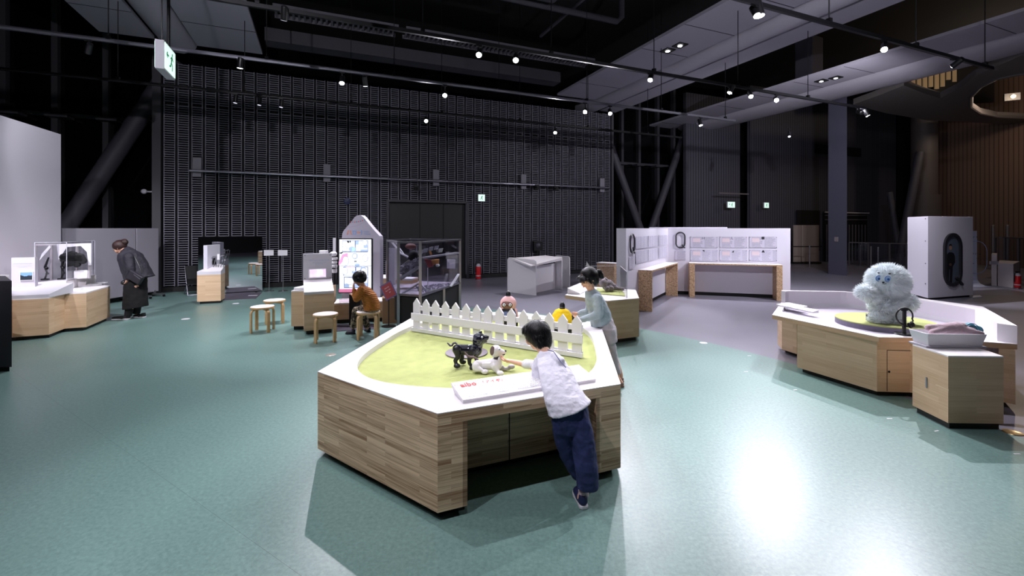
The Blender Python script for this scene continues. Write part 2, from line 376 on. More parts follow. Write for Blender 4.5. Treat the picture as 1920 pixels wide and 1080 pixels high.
# --- double door
DARKDOOR = mat('charcoal_door', (17, 17, 20), .5)
b = MB(); b.box(R((DU0+DU1)/2, VW+.16, DZ/2), (DU1-DU0, .1, DZ), ROT); dr = struct(b.build('door_1', DARKDOOR, smooth=False))
b = MB(); b.box(R((DU0+DU1)/2-.28, VW+.095, DZ/2), (.012, .03, DZ-.02), ROT); b.box(R((DU0+DU1)/2+.55, VW+.095, DZ/2), (.012, .03, DZ-.02), ROT); b.build('leaf_joint', BLACKM, dr, smooth=False)
b = MB(); b.box(R((DU0+DU1)/2-.4, VW+.08, 1.05), (.03, .04, .3), ROT); b.build('door_handle', STEEL, dr)
b = MB(); b.box(R(DU1+.04, VW-.02, DZ/2), (.08, .18, DZ+.1), ROT); b.box(R(DU0-.04, VW-.02, DZ/2), (.08, .18, DZ+.1), ROT); b.box(R((DU0+DU1)/2, VW-.02, DZ+.04), (DU1-DU0, .18, .07), ROT)
b.build('door_frame', mat('door_frame_grey', (45, 44, 50), .45), dr, smooth=False)
# dark base strip
b = MB(); b.box(R((U0+DU0)/2, VW-.02, .07), (DU0-U0, .06, .14), ROT); b.box(R((DU1+U1)/2, VW-.02, .07), (U1-DU1, .06, .14), ROT); struct(b.build('baseboard_back', BLACKM, smooth=False))

# --- night glass facades left and right of the slatted wall
NIGHT = mat('night_glass', (5, 6, 8), .08, spec=.35)
MULL = mat('mullion_grey', (50, 50, 56), .6)
VG = 17.5
b = MB(); b.box(R(-14, VG, 5), (20.4, .08, 10), ROT); struct(b.build('window_1', NIGHT, smooth=False)); w1 = bpy.data.objects['window_1']
b = MB()
for px in (8, 105, 200, 292):
    p = onv(px, 300, VG-.15); b.box((p.x, p.y, 5), (.14, .2, 10), ROT)
b.box(R(-10, VG-.15, 5.1), (13, .16, .1), ROT)
for px in (20, 112, 205):
    p = onv(px, 225, VG-.3); b.box((p.x, p.y, 5.02), (.5, .45, .09), ROT)
b.build('window_frame', MULL, w1, smooth=False)
b = MB(); b.box(R(18.2, VG+.2, 5), (14, .08, 10), ROT); w2 = struct(b.build('window_2', NIGHT, smooth=False))
b = MB()
for px in (1165, 1197, 1232, 1262):
    p = onv(px, 300, VG+.05); b.box((p.x, p.y, 5), (.13, .2, 10), ROT)
b.box(R(13.6, VG+.05, 4.85), (4.6, .16, .09), ROT)
for px in (1165, 1197, 1232):
    p = onv(px, 305, VG-.1); b.box((p.x, p.y, 4.77), (.42, .4, .08), ROT)
b.build('window_frame', MULL, w2, smooth=False)
# diagonal round braces
BR = mat('brace_grey', (64, 62, 70), .6)
def brace(a, c, r, nm, lab):
    b = MB(); b.tube([a, c], r, 20); o = tag(b.build(nm, BR), lab, 'steel brace'); return o
brace(onv(95, 470, 16.6), onv(330, 115, 16.6), .24, 'steel_brace', 'thick round grey diagonal brace before the left dark window')
brace(onv(1215, 470, 16.7), onv(1130, 235, 16.7), .17, 'steel_brace', 'round grey brace leaning left behind the white question wall')
brace(onv(1207, 470, 17.22), onv(1296, 215, 17.22), .17, 'steel_brace', 'round grey brace leaning right behind the white question wall')
# --- far ribbed walls
def rib_mat(name, a, c, pitch=.16):
    m = bpy.data.materials.new(name); m.use_nodes = True; nt = m.node_tree; bs = nt.nodes['Principled BSDF']; uv = wall_uv(nt)
    sp = node(nt, 'ShaderNodeSeparateXYZ'); nt.links.new(uv, sp.inputs[0]); f = math_(nt, 'FRACT', math_(nt, 'DIVIDE', sp.outputs[0], pitch)); k = math_(nt, 'LESS_THAN', f, .22)
    mx = node(nt, 'ShaderNodeMix', data_type='RGBA'); nt.links.new(k, mx.inputs[0]); mx.inputs[6].default_value = lin(a)+(1,); mx.inputs[7].default_value = lin(c)+(1,)
    nt.links.new(mx.outputs[2], bs.inputs['Base Color']); bs.inputs['Roughness'].default_value = .6
    return m
RIBD = rib_mat('dark_ribbed_wall', (74, 74, 84), (34, 34, 40)); RIBB = rib_mat('brown_ribbed_wall', (120, 98, 86), (84, 68, 60), .2)
def wallseg(name, a, c, z1, m, lab=None, z0=0., t=.2):
    pl = Pl((a.x, a.y), (c.x, c.y)); b = MB(); mid = (a+c)/2; b.box((mid.x, mid.y, (z0+z1)/2), (pl.L, t, z1-z0), math.atan2(pl.t.y, pl.t.x)); return struct(b.build(name, m, smooth=False), lab)
wallseg('wall_far_left', H(1284, HZ, 21.5), H(1384, HZ, 22.8), 8.2, RIBD)
wallseg('wall_far_right', H(1404, HZ, 23.0), H(1676, HZ, 27.0), 9, RIBD)
wallseg('wall_far_side', H(1384, HZ, 24.5), H(1406, HZ, 24.5), 9, WBACK)
wallseg('wall_right', H(1672, HZ, 29.0), H(1765, HZ, 29.0), 12, WBACK)
wallseg('wall_right_brown', H(1757, HZ, 24.5), H(2300, HZ, 15.0), 12, RIBB)
wallseg('wall_left_end', Vector((-15.5, -8, 0)), Vector((-15.5, 20, 0)), 9, WBACK)
wallseg('wall_right_end', Vector((26, -8, 0)), Vector((26, 22, 0)), 9, WBACK)
wallseg('wall_behind', Vector((-16, -8, 0)), Vector((27, -8, 0)), 9, WBACK)
# far details
def decal(pl, x0, x1, y0, y1, off, t=.03):
    (a, z1), (c, z0) = pl.hit(x0, y0), pl.hit(x1, y1); b = MB(); m = pl.pt((a+c)/2, (z0+z1)/2, off); b.box(m, (abs(c-a), t, abs(z1-z0)), math.atan2(pl.t.y, pl.t.x)); return b
FARR = Pl((H(1404, HZ, 22.9).x, 22.9), (H(1676, HZ, 26.9).x, 26.9))
struct(decal(FARR, 1524, 1610, 271, 295, .12).build('window_3', BLACKM, smooth=False))
struct(decal(FARR, 1489, 1532, 394, 470, .14).build('door_2', BLACKM, smooth=False))
struct(decal(FARR, 1540, 1620, 396, 500, .14).build('door_3', BLACKM, smooth=False)); d3 = bpy.data.objects['door_3']
b = MB()
for x in range(1543, 1621, 6):
    q, z = FARR.hit(x, 450); b.box(FARR.pt(q, 1.0, .2), (.05, .05, 2.0))
for y in (404, 412):
    (q0, z), (q1, z2) = FARR.hit(1540, y), FARR.hit(1620, y); b.bar(FARR.pt(q0, z, .2), FARR.pt(q1, z2, .2), .06, .06)
b.build('grille', mat('grille_grey', (88, 84, 90), .5), d3, smooth=False)
(q0, z), (q1, z2) = FARR.hit(1538, 398), FARR.hit(1620, 400); b = MB(); b.bar(FARR.pt(q0, z, .26), FARR.pt(q1, z2, .26), .06, .07); b.build('lintel', mat('pale_metal', (190, 185, 190), .4), d3, smooth=False)
# pillar
pa, pb = P(1553, 513), P(1588, 517); pl = Pl((pa.x, pa.y), (pb.x, pb.y)); b = MB(); ka_, kb_ = Vector((pa.x, pa.y, 0)), Vector((pb.x, pb.y, 0)); b.prism([(v.x, v.y) for v in (ka_, kb_, kb_+Vector((.38, .56, 0)), ka_+Vector((.44, .6, 0)))], 0, 7.1); pil = tag(b.build('pillar', mat('pillar_grey', (84, 84, 100), .6)), 'tall square dark grey pillar right of the white wall', 'pillar')
b = MB(); (q, z) = pl.hit(1568.5, 448.5); b.box(pl.pt(q, z, .01), (.17, .01, .17), math.atan2(pl.t.y, pl.t.x)); b.build('notice_plate', mat('notice_plate', (150, 140, 140), .5, var=.5, vscale=30), pil)
pp = H(1733, HZ, 22); b = MB(); b.tube([(pp.x, pp.y, 0), (pp.x, pp.y, 11)], .5, 28); b.lathe((pp.x, pp.y, 0), [(.62, 0), (.62, 3.4)], 28); tag(b.build('column', mat('column_brown', (76, 70, 70), .6)), 'thick round brown column with a wide lower sleeve', 'column')
b = MB(); b.tube([H(1683, 500.5, 21), H(1725, 285, 21)], .17, 14); tag(b.build('steel_brace', BR), 'slanting brace left of the round brown column, rising right', 'steel brace')
b = MB(); b.tube([H(1690, 498.5, 21.6), H(1668, 360, 21.6)], .12, 14); tag(b.build('steel_brace', BR), 'short brace leaning left before the dark opening', 'steel brace')

# --- ceiling: high dark deck, pale soffit bands running towards the slatted wall
ZC = 6.75
SOF = mat('soffit_panel', (150, 147, 158), .6); DUC = mat('duct_paint', (158, 155, 165), .55)
b = MB(); b.prism([(-24, -9), (34, -9), (34, 40), (-24, 40)], 9.0, 9.2); struct(b.build('ceiling', mat('deck_black', (9, 9, 11), .9), smooth=False))
def band(name, u0, u1, v0, v1, joints=True):
    b = MB(); b.box(R((u0+u1)/2, (v0+v1)/2, ZC+.04), (u1-u0, v1-v0, .08), ROT); b.cur = 1
    if joints:
        v = v1-1.6
        while v > v0: b.box(R((u0+u1)/2, v, ZC-.002), (u1-u0, .012, .01), ROT); v -= 1.6
    return struct(b.build(name, [SOF, BLACKM], smooth=False))
band('ceiling_panel_left', -5.05, -3.92, -4, 14.6); band('ceiling_panel_middle', -3.0, -1.44, -4, 14.7); band('ceiling_panel_right', 8.2, 9.84, -4, 14.9); band('ceiling_panel_far_right', 14.8, 16.35, -4, 20)
def duct(u0, u1, v0, v1, nm, lab):
    b = MB(); n = 14; r = (u1-u0)/2; um = (u0+u1)/2; a = []; c = []
    for k in range(n):
        t = 2*PI*k/n; a.append(R(um+r*math.cos(t), v0, ZC+.15+.32*math.sin(t))); c.append(R(um+r*math.cos(t), v1, ZC+.15+.32*math.sin(t)))
    b.solid(a, c); return tag(b.build(nm, DUC), lab, 'ceiling duct')
duct(-3.86, -3.05, -4, 15.0, 'ceiling_duct', 'rounded pale duct between the two left ceiling panels')
duct(9.98, 10.75, -4, 16.6, 'ceiling_duct', 'rounded duct along the right ceiling panel with lamps')
duct(16.5, 18.3, -4, 20, 'ceiling_duct', 'wide rounded duct beside the farthest right ceiling panel')
b = MB(); b.box(R(11.2, 6, ZC+.3), (.8, 20, .7), ROT); tag(b.build('ceiling_beam', SOF, smooth=False), 'flat pale ceiling beam beside the rounded right duct', 'beam')
# pipes and cable trays in the dark plenum
PIPE = mat('dim_pipe', (52, 51, 58), .55); TRAY = mat('cable_tray_metal', (92, 90, 98), .5, metal=.3)
for k, (v, z, r, ua, ub, lab) in enumerate([(8.9, 7.6, .13, -1.2, 5.2, 'nearest'), (9.5, 7.6, .1, -1.2, 5.0, 'second'), (10.0, 7.5, .1, -1.2, 5.4, 'third'), (10.4, 7.5, .08, -1.2, 7.6, 'fourth'), (7.6, 7.8, .14, 0, 8, 'overhead')]):
    b = MB(); b.tube([R(ua, v, z), R(ub, v, z), R(ub+.15, v, z+.15), R(ub+.15, v, z+1)], r, 12); tag(b.build('ceiling_pipe', PIPE), lab+' dim round pipe running across the dark ceiling', 'pipe')
for k, (u, v0, v1, z) in enumerate([(2.2, 4, 11, 7.8), (4.3, 4, 11, 7.9), (6.3, 4, 12.5, 7.7)]):
    b = MB(); b.tube([R(u, v0, z), R(u, v1, z)], .05, 8); tag(b.build('ceiling_pipe', PIPE), ('left', 'middle', 'right')[k]+'most thin pipe crossing over the wide ceiling pipes', 'pipe')
for k, ua in enumerate((-1.0, 2.2, 5.2)):
    b = MB(); ub = ua+3.0; vv = 12.7; zz = 7.2
    for dv in (-.3, .3): b.box(R((ua+ub)/2, vv+dv, zz), (ub-ua, .03, .1), ROT)
    u = ua+.05
    while u < ub: b.box(R(u, vv, zz-.03), (.05, .6, .02), ROT); u += .13
    tag(b.build('cable_tray', TRAY, smooth=False), ('left', 'middle', 'right')[k]+' length of perforated metal cable tray under dark ceiling', 'cable tray', None)
b = MB(); b.box(R(3.2, 14.0, 7.0), (9, .5, .35), ROT); tag(b.build('ceiling_beam', PIPE, smooth=False), 'long dim beam between the cable trays and the slatted wall', 'beam')
b = MB()
q = H(1517, 115, 17.0); b.box(q, (.75, .6, 1.7), .5); tag(b.build('loudspeaker', mat('speaker_dark', (104, 102, 116), .6), bevel=.02), 'dark hanging loudspeaker box between the right ceiling panels', 'loudspeaker')
# curved balcony soffit upper right
BAL = mat('balcony_soffit', (104, 100, 98), .6)
def arc(c, rx, ry, a0, a1, n): return [(c[0]+rx*math.cos(a0+(a1-a0)*i/n), c[1]+ry*math.sin(a0+(a1-a0)*i/n)) for i in range(n+1)]
bpts = [(1600, 196), (1650, 178), (1695, 160), (1730, 174), (1763, 184), (1795, 168), (1830, 142), (1990, 70), (1990, 130), (1905, 140), (1868, 148), (1838, 163), (1820, 182), (1820, 200), (1838, 212), (1870, 219), (1990, 225), (1990, 240), (1800, 228), (1740, 226), (1660, 212)]
bz = 6.6; b = MB(); b.prism([(P(x, y, bz).x, P(x, y, bz).y) for x, y in bpts], bz, bz+.22); struct(b.build('ceiling_balcony', BAL, smooth=False))
b = MB(); b.tube([P(x, y, bz)+Vector((0, 0, .02)) for x, y in bpts[8:17]], .07, 8); struct(b.build('ceiling_balcony_rim', mat('rim_grey', (92, 88, 88), .6)))

# ================================================================ lighting tracks and lamps
TRK = mat('track_black', (20, 20, 23), .35, metal=.3); TRKS = mat('track_silver', (130, 130, 140), .3, metal=.8)
ZT = 5.02
def track(v, u0, u1, z, m, lab, hang=2.4):
    t = thing('lighting_track', lab, 'lighting track', R(u0, v, z), 'lighting tracks')
    b = MB(); b.box(R((u0+u1)/2, v, z), (u1-u0, .05, .06), ROT); b.build('rail', m, t, smooth=False)
    u = u0+.4
    while u < u1:
        b = MB(); b.tube([R(u, v, z+.03), R(u, v, 8.9)], .009, 6); b.box(R(u, v, z+.05), (.06, .07, .06), ROT); b.build('suspension_rod', TRK, t, smooth=False); u += hang
track(TR['c'], -8.5, 11.5, ZT, TRKS, 'long silver lighting track passing behind the hanging exit sign')
track(TR['d'], -6.8, 11.9, ZT, TRK, 'black lighting track nearest to the slatted wall')
track(TR['b'], -6.0, 13.5, ZT, TRK, 'black lighting track across the middle of the ceiling')
track(TR['a'], -5.0, 12.5, ZT, TRK, 'black lighting track nearest the camera at upper right')
def emis(name, rgb, e):
    m = mat(name, rgb, .4); bs = m.node_tree.nodes['Principled BSDF']; bs.inputs['Emission Color'].default_value = lin(rgb)+(1,); bs.inputs['Emission Strength'].default_value = e; return m
LENS = emis('lit_lens', (250, 248, 255), 60.); LENSD = emis('dim_lens', (220, 218, 235), 1.2)
LAMPS = []
def lamp(pos, tgt, power, lab, on=True, ang=55, blend=.6, big=1., col=LAMP_COL, grp='track spotlights'):
    pos = Vector(pos); tgt = Vector(tgt); d = (tgt-pos).normalized()
    t = thing('track_spotlight', lab, 'spotlight', pos, grp); r = .045*big*(1.15 if on else 1); L = .19*big; back = pos-d*L
    b = MB(); b.lathe(back, [(r*.55, -.01), (r*.95, 0), (r, .02), (r, L-.015), (r*1.06, L-.012), (r*1.06, L)], 20, d); b.build('lamp_body', BLACK, t)
    mid = pos-d*L*.6; b = MB(); b.tube([mid, mid+Vector((0, 0, .04)), (pos.x, pos.y, ZT-.04)], .012, 8); b.box((pos.x, pos.y, ZT-.042), (.1, .035, .026), ROT); b.build('bracket', TRK, t)
    b = MB(); b.lathe(pos, [(r*.9, .001), (r*.9, .004)], 20, d); b.build('lens', LENS if on else LENSD, t)
    if power > 0:
        l = bpy.data.lights.new('spot', 'SPOT'); l.energy = power; l.color = col; l.spot_size = math.radians(ang); l.spot_blend = blend; l.shadow_soft_size = .03
        o = bpy.data.objects.new('spot', l); COL.objects.link(o); o.parent = t; o.matrix_parent_inverse = WM[t.name].inverted(); o.location = pos+d*.02; o.rotation_euler = d.to_track_quat('-Z', 'Y').to_euler()
def T(v, px, py): return onv(px, py, v)
a, bb, c, d = TR['a'], TR['b'], TR['c'], TR['d']
# lamps seen in the photograph
lamp(T(c, 450, 128), P(420, 520, .8), 728, 'glaring track lamp right of the hanging exit sign', ang=112, blend=.95)
lamp(T(c, 641, 156), P(600, 560, .7), 640, 'left lamp of the close pair above the arched sign', ang=112, blend=.95)
lamp(T(c, 685, 161), P(720, 500, .8), 560, 'right lamp of the close pair above the arched sign', ang=112, blend=.95)
lamp(T(c, 834, 179), P(800, 640, .6), 520, 'lit track lamp above the doorway of the slatted wall', ang=112, blend=.95)
lamp(T(c, 1097, 210), P(1000, 620, .6), 320, 'bluish bright lamp near the right end of the slatted wall', ang=112, blend=.95)
lamp(T(c, 1144, 213), P(1190, 540, .8), 700, 'slim lamp just right of the bluish bright lamp', ang=112, blend=.95)
lamp(T(c, 1314, 235), P(1380, 470, 1.2), 1200, 'lamp hanging over the white question wall', ang=112, blend=.95)
lamp(T(c, 1480, 256), P(1500, 560), 0, 'unlit lamp at the far right end of the silver track', on=False)
lamp(T(c, 165, 99), P(60, 560), 90, 'faint lamp at far left above the pale screen wall', on=False)
for px, py, w in ((441, 193, 'first'), (486, 197, 'second'), (527, 201, 'third')):
    lamp(T(d, px, py), T(d, px-8, py+60), 0, w+' from the left of three faint lamps on the wall-side track', on=False)
lamp(T(d, 799, 227), P(800, 520, .9), 450, 'lit lamp on the wall-side track above the dark doorway', ang=112, blend=.95)
lamp(T(d, 1041, 249), P(1005, 520, .8), 620, 'lit lamp on the wall-side track near the right of the slats', ang=112, blend=.95)
lamp(T(bb, 532, 38), P(500, 600), 0, 'dark unlit lamp high above the slatted wall at left', on=False)
lamp(T(bb, 898, 103), P(760, 700, .6), 264, 'small lit lamp left of the brightest centre lamp')
lamp(T(bb, 967, 113), P(900, 690, .6), 416, 'brightest lamp over the centre of the hall')
lamp(T(bb, 1219, 150), P(1130, 580, .6), 520, 'black lamp below the pale right ceiling panel')
lamp(T(bb, 1368, 174), P(1215, 480, 1.2), 630, 'left of three black lamps in a row on the right')
lamp(T(bb, 1408, 181), P(1560, 560, .8), 588, 'middle of three black lamps in a row on the right')
lamp(T(bb, 1456, 188), P(1660, 540, 1.2), 714, 'right of three black lamps in a row on the right')
lamp(T(bb, 1627, 217), P(1770, 470, 1.2), 884, 'lit lamp in front of the tall grey pillar')
lamp(T(a, 1425, 30), P(1560, 600, .6), 320, 'large black cylinder lamp at the top right', big=1.25)
lamp(T(a, 1658, 93), P(1655, 540, 1.2), 1140, 'bright lamp above the blue furry robot')
# lamps further along the same tracks, above the picture, plus one added for brightness
lamp(R(-1.6, a, 4.85), P(640, 860), 130, 'track lamp overhead left of the main table')
lamp(R(-.2, a, 4.85), P(800, 800, .4), 260, 'track lamp overhead before the main table')
lamp(R(1.7, a, 4.85), P(1000, 640, .6), 350, 'track lamp overhead beside the main table')
lamp(R(3.2, a, 4.85), P(1350, 900), 90, 'track lamp overhead right of the boy')
lamp(R(5.8, a, 4.85), P(1780, 680, .6), 396, 'track lamp overhead of the small cabinet')
lamp(R(-3.6, a, 4.85), P(90, 520, .8), 644, 'track lamp overhead of the left kiosk')
lamp(R(-5.3, bb, 4.85), Vector((-9.3, 8.8, 1.6)), 1260, 'track lamp overhead of the pale screen wall')
lamp(R(-4.2, bb, 4.85), P(620, 560, .6), 620, 'added unseen lamp brightening the drawing kiosk and stools', ang=50)  # made-up lamp off frame at left, added to brighten the exhibit cluster
lamp(R(-2.6, bb, 4.85), P(330, 760), 90, 'track lamp overhead of the open green floor')
e = TR['e']
track(e, -3, 9, ZT, TRK, 'black lighting track behind the camera')
lamp(R(-1.2, e, 4.85), P(700, 760, .3), 360, 'lamp on the rear track aimed at the wooden table side', ang=60)
lamp(R(.6, e, 4.85), P(960, 700, .6), 130, 'lamp on the rear track aimed at the boy', ang=50)
lamp(R(2.6, e, 4.85), P(1600, 720, .3), 132, 'lamp on the rear track aimed at the right tables')
lamp(R(4.4, e, 4.85), P(1600, 1000), 110, 'lamp on the rear track aimed at the right floor', ang=70)
lamp(R(-2.6, e, 4.85), P(300, 1000), 50, 'lamp on the rear track aimed at the left floor', ang=70)
lamp(R(5.2, 1.7, 4.9), R(9.4, 7.5, ZC), 700, 'added unseen uplight brightening the right ceiling panels', ang=140, blend=.9)  # made-up uplight out of view, added to lift the right ceiling and bounce
lamp(R(-1.4, 1.7, 4.9), R(-2.6, 8.0, ZC), 1200, 'added unseen uplight brightening the left ceiling panels', ang=120, blend=.9)  # another invented uplight out of view, brightens the left ceiling
lamp(R(13.2, bb, 4.9), R(15.5, 11.0, ZC), 500, 'added uplight on the middle track brightening the far ceiling panels', ang=140, blend=.9)  # invented uplight, added so the far ceiling panels are not black
lamp(R(11.0, a, 4.85), R(13, 14, 0), 1400, 'lamp at the right end of the nearest track washing the far grey floor', ang=110, blend=.8)
# recessed twin downlights in the right panels
for px, py, w in ((1252, 94, 'left lamp of the nearer'), (1275, 84, 'right lamp of the nearer'), (1540, 151, 'left lamp of the farther'), (1567, 145, 'right lamp of the farther')):
    p = Vector(((px-960)/F*(F*(HC-ZC)/(py-HZ)), F*(HC-ZC)/(py-HZ), ZC-.01))
    t = thing('recessed_downlight', w+' recessed ceiling pair', 'downlight', p, 'recessed downlights')
    b = MB(); b.box(p+Vector((0, 0, -.005)), (.3, .3, .03), ROT); b.build('frame', BLACKM, t, smooth=False)
    b = MB(); b.lathe(p, [(.055, -.022), (.055, -.03)], 18); b.build('lens', LENS if px < 1400 else emis('lit_lens_soft', (250, 248, 255), 12.), t)
    l = bpy.data.lights.new('spot', 'SPOT'); l.energy = 90; l.spot_size = 1.3; l.spot_blend = .7; l.color = LAMP_COL; l.shadow_soft_size = .05
    o = bpy.data.objects.new('spot', l); COL.objects.link(o); o.location = p-Vector((0, 0, .06)); o.parent = t; o.matrix_parent_inverse = WM[t.name].inverted()
# warm lamp on the balcony wall at the far right
q = H(1897, 182, 18.0); t = thing('wall_lamp', 'small warm square lamp at the upper right edge', 'wall lamp', q)
b = MB(); b.box(q, (.45, .12, .28), -.5); b.build('housing', BLACKM, t, smooth=False); b = MB(); b.ball(q+Vector((-.05, -.1, 0)), .07); b.build('bulb', emis('warm_bulb', (255, 210, 150), 20.), t)
l = bpy.data.lights.new('warm', 'POINT'); l.energy = 220; l.color = (1, .78, .6); l.shadow_soft_size = .2; o = bpy.data.objects.new('warm', l); COL.objects.link(o); o.location = q+Vector((-.2, -.6, -.1)); o.parent = t; o.matrix_parent_inverse = WM[t.name].inverted()

# warm lit upper-floor windows beyond the balcony
wq = thing('lit_window_strip', 'row of warm lit narrow windows behind the dark balcony edge', 'lit windows', H(1752, 160, 20.5)); WWIN = emis('warm_window', (150, 128, 98), .2)
b = MB(); b.box(H(1750, 158, 20.7), (4.6, .1, 1.9), -.2); b.build('dark_backing', BLACKM, wq, smooth=False)
for k in range(9):
    b = MB(); b.box(H(1712+k*11, 162-k*4.5, 20.5), (.16, .06, 1.1 if k % 3 else .7), -.2); b.build('lit_strip', WWIN, wq, smooth=False)
# hanging two-sided exit sign at upper left
GLOWW = emis('sign_glow_white', (215, 250, 232), .95); GREENS = emis('sign_green', (10, 130, 85), .35); HOUS = mat('sign_housing', (170, 168, 176), .5)
def exit_sign(px, py, Y, w, h, t_, rz, lab, hang=False, icon=True):
    q = H(px, py, Y); t = thing('exit_sign', lab, 'exit sign', q, None)
    ax = Vector((math.cos(rz), math.sin(rz), 0)); n = Vector((ax.y, -ax.x, 0)); up = Vector((0, 0, 1))
    b = MB(); b.frame(q, ax, -n, up, w, t_, h); b.build('housing', HOUS, t, smooth=False)
    for s in ((1, -1) if hang else (1,)):
        nn = n*s; aa = ax*s; b = MB(); b.frame(q+nn*(t_/2+.004), aa, -nn, up, w*.94, .006, h*.9); pn = b.build('sign_face', GLOWW, t, smooth=False)
        o = q+nn*(t_/2+.009); g = MB(); u = h
        def rq(x0, z0, x1, z1, wd):
            g.bar(o+aa*x0*u+up*z0*u, o+aa*x1*u+up*z1*u, wd*u, .002, nn)
        # running figure and arrow
        fx = .12 if icon else .0
        g.ball(o+aa*(fx+.1)*u+up*.27*u, .055*u, (1, .1, 1), Quaternion((0, 0, 1), math.atan2(aa.y, aa.x)), 12, 8)
        rq(fx+.07, .2, fx-.02, -.02, .11); rq(fx+.06, .17, fx+.2, .06, .05); rq(fx+.02, .16, fx-.12, .08, .05); rq(fx-.02, -.02, fx+.12, -.16, .07); rq(fx+.12, -.16, fx+.08, -.32, .06); rq(fx-.02, -.02, fx-.12, -.2, .07); rq(fx-.12, -.2, fx-.26, -.22, .06)
        if icon: rq(-.2, .1, -.44, .1, .06); rq(-.44, .1, -.34, .2, .06); rq(-.44, .1, -.34, 0, .06)
        g.build('pictogram', GREENS, pn, smooth=False)
    if hang:
        b = MB(); b.tube([q+ax*w*.3+up*h/2, q+ax*w*.3+Vector((0, 0, 9-q.z))], .02, 8); b.tube([q-ax*w*.3+up*h/2, q-ax*w*.3+Vector((0, 0, 9-q.z))], .008, 6); b.build('hanging_rod', TRK, t)
    return t
exit_sign(310, 113, 6.2, .5, .38, .1, math.atan2(.9195, -.3931), 'hanging lit exit sign box with green running figure', True)
def Wd(px):   # depth of the slatted wall surface at a column
    x = (px-960)/F; return (VW-.1)/(.9195-.3931*x)
exit_sign(902.5, 371, Wd(902.5), .26, .26, .05, ROT, 'small lit exit sign beside the dark doorway', icon=False)
exit_sign(1370, 384, 21.9, .45, .3, .08, .3, 'left lit exit sign on the far ribbed walls')
exit_sign(1436, 385, 22.9, .3, .28, .08, .3, 'right lit exit sign on the far ribbed walls', icon=False)

# rail, brackets and fittings on the slatted wall
va = VW-.38
p0, p1 = onv(355, 319, va), onv(1143, 353, va); z_ = (p0.z+p1.z)/2
t = thing('wall_rail', 'long steel pipe rail running across the slatted wall', 'rail', (p0.x, p0.y, z_))
b = MB(); b.tube([(p0.x, p0.y, z_), (p1.x, p1.y, z_)], .035, 12); b.build('pipe', STEEL, t)
for px in (370, 613, 817, 981, 1128):
    p = onv(px, 320, va+.2); b = MB(); b.box((p.x, p.y, z_+.12), (.2, .1, .55), ROT); b.box((p.x, p.y, z_), (.09, .42, .07), ROT); b.build('bracket', GREYP, t, smooth=False)
for px, py, lab in ((781, 351, 'left'), (1042, 351, 'right'), (1006, 349, 'middle')):
    p = onv(px, py, va); b = MB(); b.box(p+Vector((0, 0, -.04)), (.17, .12, .17), ROT); b.ball(p+Vector((0, -.08, -.05)), .05); tag(b.build('sensor_box', BLACKM), lab+' small black device hanging under the steel rail', 'device')
p = onv(270, 359, 16.0); b = MB(); b.tube([p, onv(300, 360, 16.0)], .02, 8); b.ball(p, .07, (1.2, .8, 1)); tag(b.build('security_camera', HOUS), 'pale arm camera at the left end of the slatted wall', 'camera')
# black wall device right of doorway
p = onv(1008, 461, VW-.2); b = MB(); b.box(p, (.36, .14, .36), ROT); b.cur = 1; b.ball(p+Vector((0, -.1, .02)), .11, (1, .5, 1)); b.cur = 0; b.tube([p+Vector((0, 0, -.15)), (p.x, p.y, 0)], .05, 10); b.box((p.x, p.y, .02), (.4, .3, .04), ROT)
tag(b.build('black_fan', [BLACKM, mat('fan_hub', (60, 60, 70), .4)]), 'black standing fan before the slats behind the white desk', 'fan')
p = onv(651, 377, VW-.12); b = MB(); b.lathe(p, [(.1, 0), (.11, .02), (.09, .03)], 20, -DV); tag(b.build('round_notice', mat('dark_blue', (22, 34, 70), .5)), 'small dark blue ring on the slats above arched sign', 'notice')
# ================================================================ main hexagonal robot table
ZT1 = .668
A = P(820.5, 775, ZT1); ax83 = Vector((.122, .9925, 0)); nx = Vector((.9925, -.122, 0))
def hx(w, s): return Vector((A.x, A.y, 0))+nx*w+ax83*s
HW1 = 1.172
Lh = [(0, 0), (-HW1, .676), (-HW1, .676+2.13), (0, 3.48), (HW1, .676+2.13), (HW1, .676)]
hexo = [hx(*q) for q in Lh]
main = thing('robot_display_table', 'large hexagonal wooden table with white top and sunken lime felt pen', 'display table', hx(0, 1.74))
N = 96
def sup(w, s, cs, t, n=3.0):
    c, sn = math.cos(t), math.sin(t); return hx(w*math.copysign(abs(c)**(2/n), c), cs+s*math.copysign(abs(sn)**(2/n), sn))
inn = [sup(1.06, 1.29, 1.72, -PI/2-2*PI*k/N) for k in range(N)]
def on_hex(p, poly, c):
    d = (p-c); best = None
    for i in range(len(poly)):
        q, r = poly[i], poly[(i+1) % len(poly)]; e = r-q; den = d.x*e.y-d.y*e.x
        if abs(den) < 1e-9: continue
        k = ((q.x-c.x)*e.y-(q.y-c.y)*e.x)/den; m = ((q.x-c.x)*d.y-(q.y-c.y)*d.x)/den
        if k > 0 and -1e-6 <= m <= 1+1e-6 and (best is None or k < best): best = k
    return c+d*best
cen = hx(0, 1.74)
def outer_ring(poly, c, inner):
    o = [on_hex(p, poly, c) for p in inner]
    for v in poly:       # snap nearest sample to each corner
        i = min(range(len(o)), key=lambda k: abs(math.remainder(math.atan2(o[k].y-c.y, o[k].x-c.x)-math.atan2(v.y-c.y, v.x-c.x), 2*PI))); o[i] = v.copy()
    return o
out1 = outer_ring(hexo, cen, inn)
b = MB(); b.ring(out1, inn, ZT1-.006, ZT1); b.build('white_top', WHITE, main, smooth=False)
b = MB(); b.ring(out1, inn, ZT1-.075, ZT1-.0062); b.cur = 1
b.build('top_edge', WOOD, main, smooth=False)
b = MB(); b.ring(inn, inward(inn, cen, .008), ZT1-.052, ZT1-.0002); b.build('pen_rim', WHITEM, main)
